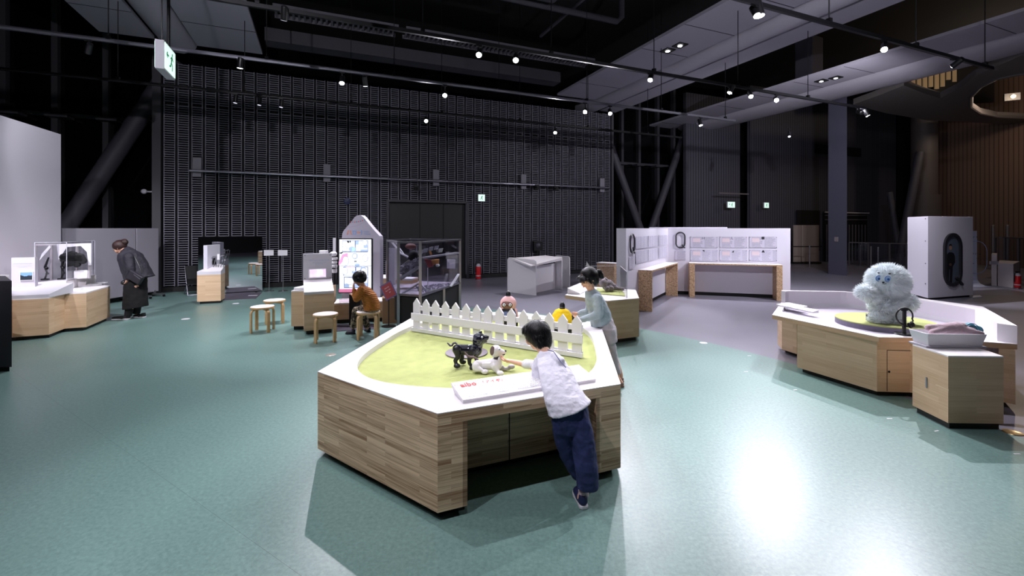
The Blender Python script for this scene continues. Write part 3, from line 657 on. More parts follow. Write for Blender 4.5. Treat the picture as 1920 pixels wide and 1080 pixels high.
b = MB(); b.prism([(p.x, p.y) for p in inn], ZT1-.07, ZT1-.05); b.build('felt_mat', FELT, main, smooth=False)
# wood body: solid left side, legs and knee recess on the right front side
ins = lambda w, s: hx(w, s)
b = MB()
def wallpiece(b, p, q, z0, z1, t=.04, nin=None):
    p = Vector((p[0], p[1], 0)); q = Vector((q[0], q[1], 0)); d = (q-p).normalized(); n = Vector((-d.y, d.x, 0))
    if nin is not None and n.dot(Vector((nin[0], nin[1], 0))-p) < 0: n = -n
    b.prism([p, q, q+n*t, p+n*t], z0, z1)
ZB = .058
wallpiece(b, hexo[0], hexo[1], ZB, ZT1-.0755, .04, cen); wallpiece(b, hexo[1], hexo[2], ZB, ZT1-.0755, .04, cen); wallpiece(b, hexo[2], hexo[3], ZB, ZT1-.0755, .04, cen); wallpiece(b, hexo[3], hexo[4], ZB, ZT1-.0755, .04, cen); wallpiece(b, hexo[4], hexo[5], ZB, ZT1-.0755, .04, cen)
fd = (hexo[5]-hexo[0]).normalized(); fn = Vector((-fd.y, fd.x, 0))
e0, e1 = hexo[0]+fd*.19, hexo[5]-fd*.21
wallpiece(b, hexo[0], e0, ZB, ZT1-.0755, .04, cen); wallpiece(b, e1, hexo[5], ZB, ZT1-.0755, .04, cen)
b.prism([e0, e0+fn*.42, e0+fn*.42-fd*.03, e0-fd*.03], ZB, ZT1-.0755); b.prism([e1, e1+fd*.03, e1+fd*.03+fn*.42, e1+fn*.42], ZB, ZT1-.0755)
b.build('body', WOOD, main, smooth=False)
b = MB(); b.prism([e0+fn*.42, e1+fn*.42, e1+fn*.46, e0+fn*.46], ZB, ZT1-.08); b.build('recess_panel', WOOD, main, smooth=False)
b = MB(); m = (e0+e1)/2-fd*.02; b.prism([m+fn*.414, m+fd*.006+fn*.414, m+fd*.006+fn*.42, m+fn*.42], ZB, ZT1-.09); b.ball(m+fd*.03+fn*.415+Vector((0, 0, .47)), .007); b.build('door_gap', BLACKM, main, smooth=False)
k = .06
b = MB(); sh = [hx(w*(1-k/HW1*1.0), 1.74+(s-1.74)*(1-k/1.74*1.25)) for w, s in Lh]
e0s = e0-fd*.03+fn*.05; 
b.prism([sh[0], sh[1], sh[2], sh[3], sh[4], sh[5], e1+fd*.0+fn*.06, e1+fn*.47, e0+fn*.47, e0+fn*.06], 0, ZB); b.build('plinth', PLINTH, main, smooth=False)
# --- picket fence across the pen
ZF = ZT1-.05
fl, fr_ = P(776, 621, ZF), P(1091, 671, ZF); fl.z = fr_.z = 0
fence = thing('picket_fence', 'white picket fence standing across the lime felt pen', 'fence', (fl+fr_)/2+Vector((0, 0, ZF)))
fv = (fr_-fl).normalized(); fnn = Vector((fv.y, -fv.x, 0)); FL = (fr_-fl).length; npk = 15; pw = .095; gp = (FL-pw)/(npk-1)
fa = math.atan2(fv.y, fv.x)
for i in range(npk):
    c = fl+fv*(pw/2+i*gp); b = MB(); q = []
    for x, z in ((-pw/2, 0.004), (pw/2, 0.004), (pw/2, .325), (0, .383), (-pw/2, .325)): q.append(c+fv*x+Vector((0, 0, ZF+z))-fnn*.006)
    b.solid(q, [x+fnn*.018 for x in q]); b.build('picket', WHITEM, fence, smooth=False, bevel=.001)
for z, h, nm in ((.17, .08, 'rail'), (.022, .04, 'bottom_rail')):
    c = (fl+fr_)/2; b = MB(); b.box(c+fnn*.022+Vector((0, 0, ZF+z+.004)), (FL+.03, .018, h), fa); b.build(nm, WHITEM, fence, smooth=False, bevel=.0015)
b = MB(); c = (fl+fr_)/2; b.box(c-fnn*.02+Vector((0, 0, ZF+.27)), (FL, .018, .05), fa); b.box(c-fnn*.02+Vector((0, 0, ZF+.03)), (FL, .018, .05), fa); b.build('back_rail', WHITEM, fence, smooth=False)
# --- slanted info board in front of the boy
dA = fd; zb = ZT1+.001
p_fl = P(868, 757, ZT1); p_fr = P(1117, 716.5, ZT1); d_ = (p_fr-p_fl).normalized(); nn = Vector((-d_.y, d_.x, 0)); Lb = (p_fr-p_fl).length
Zf, Zk, Db = zb+.025, zb+.075, .20
info = thing('information_board', 'long sloping white text board on the front rim of the main table', 'information board', p_fl+d_*Lb/2)
B0 = Vector((p_fl.x, p_fl.y, 0)); B1 = Vector((p_fr.x, p_fr.y, 0)); U3 = Vector((0, 0, 1))
tl, tr = B0+nn*Db-d_*.02+U3*Zk, B1+nn*Db-d_*.02+U3*Zk; flo, fro = B0+U3*Zf, B1+U3*Zf
b = MB(); b.solid([B0+U3*zb, B1+U3*zb, B1+nn*Db+U3*zb, B0+nn*Db+U3*zb], [flo-U3*.014, fro-U3*.014, tr-U3*.014, tl-U3*.014]); b.build('wedge', WHITEM, info, smooth=False)
slope = (tl-flo).normalized(); nrm = d_.cross(slope).normalized()
TXT = text_lines_mat('printed_text', (240, 238, 240), (96, 94, 106), .0115, .006, .47, .24, .02)
b = MB(); b.slab([flo-slope*.004, fro-slope*.004, tr, tl], .013, nrm); b.build('board', mat('board_white', (236, 232, 238), .3), info, smooth=False)
o_ = flo+nrm*.0015
def patch(o, ax, ay, x0, y0, x1, y1): return [o+ax*x0+ay*y0, o+ax*x1+ay*y0, o+ax*x1+ay*y1, o+ax*x0+ay*y1]
b = MB(); b.add(patch(o_, d_, slope, .05, .02, .36, .125), [(0, 1, 2, 3)]); b.add(patch(o_, d_, slope, .4, .02, .62, .12), [(0, 1, 2, 3)]); b.add(patch(o_, d_, slope, .64, .02, .94, .16), [(0, 1, 2, 3)])
b.build('body_text', TXT, info, smooth=False, uvplane=(o_, d_, slope))
b = MB(); b.text('aibo', o_+d_*.045+slope*.138, d_, slope, .062, .001, 1.08, .0022); b.text('（アイボ）', o_+d_*.18+slope*.142, d_, slope, .04, .001, 1., .0008); b.build('title_lettering', REDINK, info, smooth=False)
def bunting(o, ax, ay, x0, x1, y0, y1, n, s, par, cols=(REDINK, TEALINK)):
    for ci, m in enumerate(cols):
        b = MB()
        for i in range(n):
            if i % 2 != ci: continue
            t = i/(n-1); x = x0+(x1-x0)*t; y = y0+(y1-y0)*t-.12*(x1-x0)*math.sin(PI*t); b.add([o+ax*(x-s/2)+ay*y, o+ax*x+ay*(y-s), o+ax*(x+s/2)+ay*y], [(0, 1, 2)])
        b.build('bunting_print', m, par, smooth=False)
bunting(o_+nrm*.001, d_, slope, .01, .2, .17, .205, 12, .009, info)

# ================================================================ stools
LINW = mat('white_linoleum_seat', (232, 228, 226), .4)
def make_stool(x, y, rz, lab):
    t = thing('round_stool', lab, 'stool', (x, y, 0), 'birch stools', rz)
    M_ = Matrix.Translation((x, y, 0)) @ Matrix.Rotation(rz, 4, 'Z')
    b = MB(); b.lathe((x, y, 0), [(.186, .405), (.19, .408), (.19, .432), (.186, .436)], 40); b.build('seat', BIRCH, t)
    b = MB(); b.lathe((x, y, 0), [(.184, .4362), (.184, .4385), (.18, .44)], 40); b.build('seat_top', LINW, t)
    for k in range(4):
        a = PI/4+k*PI/2; b = MB(); d = (M_.to_3x3() @ Vector((math.cos(a), math.sin(a), 0))); s = Vector((-d.y, d.x, 0)); c = Vector((x, y, 0)); prof = []
        pts = [(.195, 0), (.195, .33)]+[(.195-.055*(1-math.cos(q)), .33+.06*math.sin(q)) for q in (PI/8, PI/4, 3*PI/8, PI/2)]+[(.05, .392)]
        vs = []
        for i, (r, z) in enumerate(pts):
            if i == 0: tn = Vector((0, 1))
            elif i == len(pts)-1: tn = Vector((-1, 0))
            else: tn = Vector((pts[i+1][0]-pts[i-1][0], pts[i+1][1]-pts[i-1][1])).normalized()
            nr = Vector((tn.y, -tn.x)); 
            for sx in (-1, 1):
                for h in (-1, 1):
                    rr = r+nr.x*.012*h; zz = z+nr.y*.012*h; vs.append(c+d*rr+s*.026*sx+Vector((0, 0, zz)))
        fs = []
        for i in range(len(pts)-1):
            o0 = i*4; o1 = o0+4; q0 = [o0, o0+1, o0+3, o0+2]; q1 = [o1, o1+1, o1+3, o1+2]
            for j in range(4): fs.append((q0[j], q0[(j+1) % 4], q1[(j+1) % 4], q1[j]))
        fs += [(0, 2, 3, 1), (len(pts)*4-4, len(pts)*4-3, len(pts)*4-1, len(pts)*4-2)]
        b.add(vs, fs); b.build('leg', BIRCH, t, bevel=.003)
    return t
st = make_stool(-2.98, 7.27, .35, 'empty white round stool nearest the small drawing kiosk')
dup(st, (-2.36, 7.47, 0), 'birch stool under the seated boy in mustard top', .15)
dup(st, (-4.36, 7.95, 0), 'nearer of the two empty stools standing together at left', .2)
dup(st, (-4.52, 8.66, 0), 'farther of the two empty stools standing together at left', .5)
# ================================================================ left kiosk with acrylic case
def poly(*ps): return [(p.x, p.y) for p in ps]
def cabinet(t, pts, z1, m=WOODP, zb=.06, inset=.05, nm='body'):
    """wooden plan-shaped cabinet body with a recessed black plinth"""
    b = MB(); b.prism([(p.x, p.y) for p in pts], zb, z1); b.build(nm, m, t, smooth=False)
    c = sum((Vector((p.x, p.y, 0)) for p in pts), Vector())/len(pts); q = []
    for p in pts:
        d = Vector((p.x, p.y, 0))-c; q.append(c+d*max(.2, 1-inset*1.3/d.length))
    b = MB(); b.prism([(p.x, p.y) for p in q], 0, zb); b.build('plinth', PLINTH, t, smooth=False)
zt = .672
ka, kb, kc, kd, ke = P(24, 632.7, .06), P(91.7, 627.6, .06), P(121, 616.4, .06), P(162, 613.3, .06), P(206.4, 594, .06)
back1 = Vector((-9.2, 9.5, 0)); back2 = Vector((-8.72, 7.95, 0)); kl = Vector((-8.42, 7.3, 0))
t = thing('exhibit_kiosk', 'pale wooden kiosk at left with white sloping top and info board', 'exhibit kiosk', kb*1.0+Vector((-.4, .8, -.06)))
cabinet(t, [kl, ka, kb, kc, kd, ke, back1, back2], zt-.02)
b = MB(); b.prism(poly(kl, ka, kb, kc, kd, ke, back1, back2), zt-.0199, zt); b.build('white_top', WHITE, t, smooth=False)
# grey sloped wedge desk and the upright board
q0, q1 = Vector((ka.x, ka.y, 0)), Vector((kb.x, kb.y, 0)); dv = (q1-q0).normalized(); bn = Vector((-dv.y, dv.x, 0)); q00 = q0-dv*.25
b = MB(); b.solid([q00+U3*zt, q1+U3*zt, q1+bn*.55+dv*.12+U3*zt, q00+bn*.55+U3*zt], [q00+U3*(zt+.05), q1+U3*(zt+.05), q1+bn*.55+dv*.12+U3*(zt+.17), q00+bn*.55+U3*(zt+.17)]); b.cur = 1
b.build('sloped_desk', mat('desk_grey', (205, 203, 210), .5), t, smooth=False)
pbd = H(27, 512, 7.55); pl_ = H(24, 512, 7.55); bw = .30
bo = Vector(((24.5-960)/F*7.6, 7.6, 0)); bax = Vector((.93, .36, 0)).normalized(); bno = Vector((bax.y, -bax.x, 0))
b = MB(); b.frame(bo+bax*bw/2+U3*1.06, bax, -bno, U3, bw, .08, .50); bd = b.build('info_board', LGREY, t, smooth=False)
b = MB(); b.frame(bo+bax*bw/2+U3*1.06+bno*.042, bax, -bno, U3, bw, .004, .50); b.build('board_face', mat('board_face_lilac', (214, 210, 220), .5), t, smooth=False)
b = MB(); b.frame(bo+bax*.2+U3*1.0+bno*.055, bax, -bno, U3, .17, .025, .15); tb = b.build('tablet', WHITEM, t, smooth=False)
def scr_mat():
    m = bpy.data.materials.new('mountain_screen'); m.use_nodes = True; nt = m.node_tree; bs = nt.nodes['Principled BSDF']; g = node(nt, 'ShaderNodeNewGeometry')
    sp = node(nt, 'ShaderNodeSeparateXYZ'); nt.links.new(g.outputs['Position'], sp.inputs[0]); n = node(nt, 'ShaderNodeTexNoise'); n.inputs['Scale'].default_value = 25; nt.links.new(g.outputs['Position'], n.inputs['Vector'])
    k = math_(nt, 'GREATER_THAN', math_(nt, 'ADD', math_(nt, 'MULTIPLY', math_(nt, 'SUBTRACT', sp.outputs[2], 1.0), 6.), math_(nt, 'MULTIPLY', math_(nt, 'SUBTRACT', n.outputs['Fac'], .5), .9)), 0.05)
    mx = node(nt, 'ShaderNodeMix', data_type='RGBA'); nt.links.new(k, mx.inputs[0]); mx.inputs[6].default_value = lin((40, 50, 60))+(1,); mx.inputs[7].default_value = lin((120, 160, 210))+(1,)
    nt.links.new(mx.outputs[2], bs.inputs['Base Color']); nt.links.new(mx.outputs[2], bs.inputs['Emission Color']); bs.inputs['Emission Strength'].default_value = .5; bs.inputs['Roughness'].default_value = .2; return m
b = MB(); b.frame(bo+bax*.2+U3*1.0+bno*.069, bax, -bno, U3, .15, .003, .125); b.build('screen', scr_mat(), tb, smooth=False)
b = MB()
for i, (s_, z, x_, l_) in enumerate(((.016, 1.2, .03, .24), (.009, 1.165, .03, .24), (.009, 1.145, .09, .12))): b.marks(bo+bax*x_+U3*z+bno*.046, bax, U3, l_, s_, i+1)
b.build('lettering', BLUEINK, t, smooth=False)
# white pedestal and the acrylic case (top-level thing standing on the kiosk)
w0, w1, w2 = P(57, 530, zt+.1), P(124, 544, zt), P(173, 530, zt)
ped = [Vector((-8.45, 8.0, 0)), Vector((w1.x, w1.y, 0)), Vector((w2.x+.02, w2.y, 0)), Vector((-8.5, 9.3, 0))]
t = thing('robot_showcase', 'acrylic case on a white plinth holding a walking robot machine', 'showcase', (ped[1]+ped[3])/2+U3*zt)
pb_, pf_ = ped[0], ped[1]
b = MB(); b.prism(poly(*ped), zt+.001, zt+.17); b.build('pedestal', WHITE, t, smooth=False, bevel=.004)
z0, z1 = zt+.17, 1.545
cz = sum(ped, Vector())/4; ci = [cz+(p-cz)*.93 for p in ped]
for i in range(4):
    p, q = ci[i], ci[(i+1) % 4]; b = MB(); d = (q-p).normalized(); n = Vector((-d.y, d.x, 0)); b.prism(poly(p, q, q+n*.006, p+n*.006), z0, z1); b.build('acrylic_pane', ACR, t, smooth=False)
b = MB(); b.prism(poly(*ci), z1, z1+.006); b.build('acrylic_lid', ACR, t, smooth=False)
b = MB()
for i in range(4): b.bar(ci[i]+U3*z0, ci[i]+U3*z1, .008, .008); b.bar(ci[i]+U3*z1, ci[(i+1) % 4]+U3*z1, .006, .006)
b.build('case_edges', mat('acrylic_edge', (205, 205, 215), .3), t, smooth=False)
# walking robot machine
cm = cz+Vector((.05, -.2, 0)); t = thing('walking_robot', 'black legged robot mechanism between white frames inside left acrylic case', 'robot', cm+U3*(z0+.001))
ra = Vector((.9, .42, 0)).normalized(); rb = Vector((-.42, .9, 0)).normalized()
FR = mat('frame_profile', (186, 180, 184), .4, metal=.2)
b = MB()
for s_ in (-.42, -.2, .16, .34): b.bar(cm+ra*s_+U3*(z0+.001), cm+ra*s_+U3*(z1-.06), .03, .03)
b.bar(cm-ra*.42+U3*(z1-.05), cm+ra*.35+U3*(z1-.05), .03, .03); b.build('frame', FR, t, smooth=False)
b = MB(); b.slab([cm-ra*.12+U3*(z1-.04), cm+ra*.37+U3*(z1-.03), cm+ra*.37+U3*(z1-.45), cm+ra*.33+U3*(z1-.45), cm+ra*.31+U3*(z1-.2), cm+ra*.22+U3*(z1-.08), cm+ra*.02+U3*(z1-.1), cm-ra*.1+U3*(z1-.34)], .02); b.build('white_arch', WHITEM, t, smooth=False)
b = MB(); b.slab([cm-ra*.36+rb*-.02+U3*(z1-.34), cm-ra*.33-rb*.02+U3*(z1-.22), cm-ra*.22-rb*.02+U3*(z1-.06), cm-ra*.2-rb*.02+U3*(z1-.1)], .01); b.build('white_strip', WHITEM, t, smooth=False)
b = MB(); c = cm+ra*.12-rb*.1+U3*(z1-.33)
for dx, dz, r in ((-.1, .05, .07), (.0, .06, .1), (.1, .02, .1), (.16, -.03, .06), (0, -.06, .07), (-.06, -.1, .04), (.08, -.1, .05)): b.lathe(c+ra*dx+U3*dz-rb*.05, [(r*.8, 0), (r, .01), (r, .07), (r*.8, .09)], 8, rb)
b.box(c+U3*.02, (.3, .1, .1), math.atan2(ra.y, ra.x)); b.build('gear_body', BLACKM, t, smooth=False)
for off in (-.27, -.04):
    f = cm+ra*off-rb*.06; b = MB(); b.tube([f+U3*(z0+.03), f+ra*.03+U3*(z0+.13), f+ra*.0+U3*(z0+.24), f+ra*.05+U3*(z0+.42)], [.016, .012, .02, .012], 8); b.ball(f+ra*.02+U3*(z0+.22), .03); b.ball(f+ra*.03+U3*(z0+.12), .024); b.box(f+U3*(z0+.016), (.1, .06, .03), .4); b.build('leg', BLACK, t)
# white foam blocks lying behind
b = MB(); c = cm+ra*.22+rb*.02; b.frame(c+U3*(z0+.081), ra, rb, U3, .2, .12, .16); tag(b.build('white_box', WHITEM, bevel=.02), 'small white cube block inside the left acrylic case', 'box')
# small papers on the kiosk top
for px, py, w_, l_ in ((142, 543, .2, .09), (180, 534, .24, .1), (188, 531, .22, .09)):
    p = P(px, py, zt+.001); b = MB(); b.box(p+U3*.01, (w_, l_, .018), .25); tag(b.build('text_plate', WHITEM, smooth=False), {142: 'white sloping text plate at the inner corner of left kiosk', 180: 'white text plate in the middle of the right wing of left kiosk', 188: 'white text plate nearest the woman on left kiosk'}[px], 'text plate')
# foreground dark cabinet at the frame's left edge
p = P(22, 697); b = MB(); fx = [Vector((p.x, p.y, 0)), Vector((p.x-.75, p.y+.6, 0)), Vector((p.x-1.6, p.y+.6, 0)), Vector((p.x-1.2, p.y-.1, 0))]
t = thing('dark_cabinet', 'dark grey cabinet cut off by the left picture edge', 'cabinet', (fx[0]+fx[2])/2); b.prism(poly(*fx), .06, 1.14); b.build('body', mat('charcoal_panel', (66, 65, 70), .5), t, smooth=False)
b = MB(); b.prism(poly(*[(v-(fx[0]+fx[2])/2)*.94+(fx[0]+fx[2])/2 for v in fx]), 0, .06); b.build('plinth', PLINTH, t, smooth=False)
b = MB(); c = Vector((-8.03, 6.95, 0)); b.box(c+U3*.52, (.34, .28, 1.04)); b.cur = 1; b.box(c+U3*1.06, (.36, .3, .03)); tag(b.build('wooden_counter', [WOODP, WHITE], smooth=False), 'wooden counter edge behind the dark cabinet at far left', 'counter')
# pale projection wall and grey partition
pa, pb2 = Vector((-9.42, 9.5, 0)), Vector((-8.1, 5.6, 0))
d_ = (pb2-pa).normalized(); n_ = Vector((-d_.y, d_.x, 0)); b = MB(); b.prism(poly(pa, pb2, pb2-n_*.12, pa-n_*.12) if n_.x > 0 else poly(pa, pb2, pb2+n_*.12, pa+n_*.12), 0, 3.76)
tag(b.build('projection_wall', mat('screen_wall_white', (216, 212, 222), .8), smooth=False), 'tall pale blank display wall at the left edge', 'display wall')
def partition(px0, px1, lab, grp=None):
    def pt(px):
        x = (px-960)/F; k = 0
        for Y in [9+i*.01 for i in range(500)]:
            X = -9.62+(Y-9.7)*.085
            if X/Y >= x: return Vector((X, Y, 0))
        return Vector((-9.4, 12.25, 0))
    a_, c_ = pt(px0), pt(px1); t = thing('partition_panel', lab, 'partition', (a_+c_)/2, 'grey rolling partitions'); d = (c_-a_).normalized(); n = Vector((d.y, -d.x, 0))
    b = MB(); b.prism(poly(a_, c_, c_-n*.06, a_-n*.06), .13, 1.8); b.build('panel', mat('partition_grey', (142, 139, 148), .75), t, smooth=False, bevel=.008)
    for e, s_ in ((a_, 1), (c_, -1)):
        e = e+d*s_*.12; b = MB(); b.bar(e+n*.28+U3*.07, e-n*.3+U3*.07, .05, .03); b.bar(e+U3*.07, e+U3*.16, .04, .04); b.build('foot', ALU, t, smooth=False)
        for q in (.26, -.28): b = MB(); b.lathe(e+n*q+U3*.03-d*.012, [(.03, 0), (.03, .024)], 16, d); b.build('castor', BLACK, t)
partition(116, 254, 'wide grey partition panel behind the bending woman'); partition(256, 297, 'narrow grey partition panel touching the slatted wall corner')

# ================================================================ mirror kiosk
mm = 12.93; m0, m1 = Vector(((371.5-960)/F*12.2, 12.2, 0)), Vector(((491.8-960)/F*12.96, 12.96, 0))
MIR = mat('mirror_glass', (215, 215, 222), .02, metal=1.)
t = thing('standing_mirror', 'large frameless mirror standing against the slatted wall', 'mirror', (m0+m1)/2); d = (m1-m0).normalized(); n = Vector((d.y, -d.x, 0))
b = MB(); b.prism(poly(m0, m1, m1-n*.03, m0-n*.03), .02, 1.58); b.build('backing', BLACKM, t, smooth=False)
b = MB(); b.prism(poly(m0+n*.004, m1+n*.004, m1+n*.0005, m0+n*.0005), .03, 1.575); b.build('glass', MIR, t, smooth=False)
b = MB()
for q in (m0+d*.15, m1-d*.15): b.bar(q+n*.15+U3*.01, q-n*.3+U3*.01, .05, .02)
b.build('foot', BLACK, t, smooth=False)
fm = [P(417, 563), P(480, 560), P(492, 548), P(425, 548)]
b = MB(); b.prism(poly(*fm), 0.0005, .006); tag(b.build('floor_mat', mat('mat_purple_grey', (72, 66, 78), .9), smooth=False), 'dark rectangular mat in front of the mirror', 'mat')
b = MB(); p = P(474, 554, .007); b.box(p+U3*.0005, (.22, .1, .001), .25); tag(b.build('floor_label', WHITEM, smooth=False), 'white paper strip lying on the dark mirror mat', 'label')
fa_, fb_, fc_ = P(369.4, 566, .06), P(414, 563.8, .06), P(421.8, 559, .06); fd_ = Vector((-7.45, 11.9, 0))
for v in (fa_, fb_, fc_): v.z = 0
t = thing('mirror_kiosk', 'wooden kiosk with sloping desk beside the standing mirror', 'exhibit kiosk', (fa_+fc_)/2); cabinet(t, [fa_, fb_, fc_, fa_+Vector((.0, .75, 0))], .69)
cc = [fa_, fb_, fc_, fa_+Vector((.0, .75, 0))]
b = MB(); b.solid([v+U3*.6905 for v in cc], [cc[0]+U3*.76, cc[1]+U3*.76, cc[2]+U3*.86, cc[3]+U3*.9]); b.build('sloped_desk', MATS['desk_grey'], t, smooth=False)
b = MB(); b.slab([v+U3*z for v, z in zip(cc, (.775, .775, .875, .915))], .014); b.build('desk_top', WHITE, t, smooth=False)
bs_ = Vector((-7.42, 10.95, 0)); b = MB(); b.box(bs_+Vector((.0, .3, 1.1)), (.09, .6, .58), .12); b.build('info_board', mat('board_lilac_white', (214, 211, 222), .5), t, smooth=False, bevel=.008)
b = MB(); b.box(bs_+Vector((.06, .3, 1.0)), (.02, .14, .2), .12); b.build('tablet', BLACK, t, smooth=False, bevel=.004)
# mechanism on its table in the mirror gap
t = thing('leg_mechanism', 'thin metal linkage robot lying on the mirror kiosk', 'robot', (-7.3, 11.15, .85))
b = MB(); c = Vector((-7.5, 11.15, 0))
for i in range(8):
    x = i*.06; b.tube([c+Vector((x, 0, .845)), c+Vector((x+.03, .02, 1.0+.02*(i % 3))), c+Vector((x+.06, 0, 1.06+.01*i))], .007, 6); b.ball(c+Vector((x+.03, .02, 1.0+.02*(i % 3))), .016)
b.tube([c+Vector((0, 0, 1.04)), c+Vector((.45, 0, 1.14))], .012, 6); b.build('linkage', ALU, t)
b = MB(); b.box(c+Vector((.32, -.02, 1.1)), (.05, .03, .14), .4); b.build('white_card', WHITEM, t, smooth=False)

# text stands
for px, py, lab in ((504, 474, 'left'), (530, 474, 'right')):
    p = H(px, py, 13.0); t = thing('sign_stand', lab+' small white sign on a thin pole before the slatted wall', 'sign stand', (p.x, p.y, 0)); b = MB(); b.box(p, (.25, .012, .16), .25); b.build('card', WHITEM, t, smooth=False)
    b = MB(); b.tube([(p.x, p.y+.02, .01), (p.x, p.y+.02, p.z)], .01, 8); b.lathe((p.x, p.y+.02, 0), [(.13, 0), (.13, .01), (.01, .015)], 20); b.build('pole', ALU, t)
# folding chair
c = P(348, 553); t = thing('folding_chair', 'black folding chair leaning behind the mirror kiosk', 'chair', c)
X_ = Vector((.7, .7, 0)).normalized(); Y_ = Vector((-.7, .7, 0)).normalized()
b = MB(); b.slab([c+Y_*-.02+X_*-.0+U3*.42, c+X_*.4+U3*.42, c+X_*.42+Y_*.12+U3*.78, c+X_*.02+Y_*.12+U3*.78], .02); b.build('backrest', BLACKM, t, bevel=.01)
b = MB(); b.slab([c-Y_*.25+U3*.3, c-Y_*.25+X_*.4+U3*.3, c+X_*.4+U3*.42, c+U3*.42], .02); b.build('seat', BLACKM, t, bevel=.01)
for s_ in (0, .4):
    for q0_, q1_ in ((-.3, .12), (.2, -.2)): b = MB(); b.tube([c+X_*s_+Y_*q0_+U3*.012, c+X_*s_+Y_*q1_+U3*(.78 if q1_ > 0 else .32)], .012, 8); b.build('leg', STEEL, t)
for yy in (-.3, .2): b = MB(); b.tube([c+Y_*yy+U3*.015, c+X_*.4+Y_*yy+U3*.015], .012, 8); b.build('leg_bar', STEEL, t)
# round floor stickers
for px, py in ((442, 569), (348, 598), (1319, 643), (620, 665), (448, 560)):
    p = P(px, py, .001); b = MB(); b.lathe(p, [(.075, 0), (.07, .002), (.001, .003)], 24)
    if px == 1319: b = MB(); b.lathe(p, [(.06, 0), (.055, .004), (.045, .004), (.04, .002), (.001, .003)], 24)
    tag(b.build('floor_disc', mat('disc_metal', (176, 170, 160), .35, metal=.5) if px in (620,) else WHITEM), {442: 'white round floor sticker before the mirror mat', 348: 'pale round floor sticker between the woman and mirror kiosk', 1319: 'pale round floor fitting on the green edge by the right table', 620: 'round brass floor fitting left of the main table', 448: 'white round floor sticker nearest the mirror mat'}[px], 'floor disc')
p = P(1899, 811, .001); b = MB(); b.lathe(p, [(.07, 0), (.066, .005), (.05, .004), (.045, .001), (.001, .002)], 28); tag(b.build('floor_socket_cover', mat('brass', (190, 160, 110), .3, metal=.8)), 'round brass floor cover by the small cabinet at right edge', 'floor cover')
# scraps of tape
for k, (px, py, a_) in enumerate(((1405, 667, 0), (1399, 697, 0), (1491, 731, .3), (1668, 785, 0), (1756, 808, .3), (1907, 851, 0))):
    p = P(px, py, .0005); b = MB(); b.box(p+U3*.0007, (.05, .012, .001), a_); tag(b.build('tape_mark', WHITEM, smooth=False), ('tape mark beside the tip of the right table', 'tape mark left of the right table shadow', 'tape mark along the right table base', 'tape mark left of the small cabinet', 'tape mark in front of the small cabinet', 'tape mark at the right picture edge')[k], 'tape mark')
# ================================================================ centre-left exhibit cluster
# small drawing kiosk
g0, g1 = P(569.9, 621, .07), P(626.2, 616, .07); 
for v in (g0, g1): v.z = 0
gd = (g1-g0).normalized(); gn = Vector((-gd.y, gd.x, 0))
t = thing('drawing_kiosk', 'small wooden kiosk with white sloping top and lit tablet board', 'exhibit kiosk', (g0+g1)/2+gn*.3)
cabinet(t, [g0, g1, g1+gn*.62, g0+gn*.62], .68, zb=.07)
b = MB(); b.solid([v+U3*.6805 for v in (g0, g1, g1+gn*.6, g0+gn*.6)], [g0+U3*.71, g1+U3*.71, g1+gn*.6+U3*.87, g0+gn*.6+U3*.87]); b.build('wedge', MATS['desk_grey'], t, smooth=False)
b = MB(); b.slab([g0-gn*.015+U3*.725, g1-gn*.015+U3*.725, g1+gn*.55+U3*.882, g0+gn*.55+U3*.882], .016); b.build('desk_top', WHITE, t, smooth=False)
bc = (g0+g1)/2+gn*.56; bwid = (g1-g0).length*1.02
b = MB(); b.frame(bc+U3*1.105, gd, gn, U3, bwid, .05, .48); bd = b.build('info_board', mat('board_pink_white', (200, 196, 204), .5), t, smooth=False, bevel=.003)
fo = bc-gn*.0255-gd*bwid/2
b = MB()
for x, z in ((.03, .9), (bwid-.03, .9), (.03, 1.31), (bwid-.03, 1.31)): b.lathe(fo+gd*x+U3*z, [(.008, 0), (.006, .006)], 10, -gn)
b.build('screw', BLACK, bd)
b = MB(); b.marks(fo+gd*.1+U3*1.21, gd, U3, .33, .02, 5, .002); b.marks(fo+gd*.15+U3*1.175, gd, U3, .23, .01, 6, .002, .1); b.marks(fo+gd*.2+U3*1.15, gd, U3, .13, .01, 7, .002, .1); b.build('lettering', BLUEINK, bd, smooth=False)
bunting(fo-gn*.002, gd, U3, .02, .26, 1.24, 1.3, 12, .007, bd)
b = MB(); b.frame(bc+U3*.985-gn*.04+gd*.0, gd, gn, U3, .3, .03, .17); tb = b.build('tablet', WHITEM, t, smooth=False, bevel=.006)
def comic_mat(name, seed, tintc=(250, 190, 215), e=1.0):
    m = bpy.data.materials.new(name); m.use_nodes = True; nt = m.node_tree; bs = nt.nodes['Principled BSDF']; g = node(nt, 'ShaderNodeNewGeometry'); n = node(nt, 'ShaderNodeTexNoise'); n.inputs['Scale'].default_value = seed
    nt.links.new(g.outputs['Position'], n.inputs['Vector']); r = node(nt, 'ShaderNodeValToRGB'); r.color_ramp.elements[0].position = .4; r.color_ramp.elements[0].color = lin(tintc)+(1,); r.color_ramp.elements[1].position = .56; r.color_ramp.elements[1].color = lin((246, 248, 255))+(1,)
    nt.links.new(n.outputs['Fac'], r.inputs['Fac']); nt.links.new(r.outputs['Color'], bs.inputs['Emission Color']); nt.links.new(r.outputs['Color'], bs.inputs['Base Color']); bs.inputs['Emission Strength'].default_value = e; return m
b = MB(); b.frame(bc+U3*.99-gn*.0565, gd, gn, U3, .265, .003, .14); b.build('screen', comic_mat('tablet_picture', 9, (225, 190, 235), 1.0), tb, smooth=False)
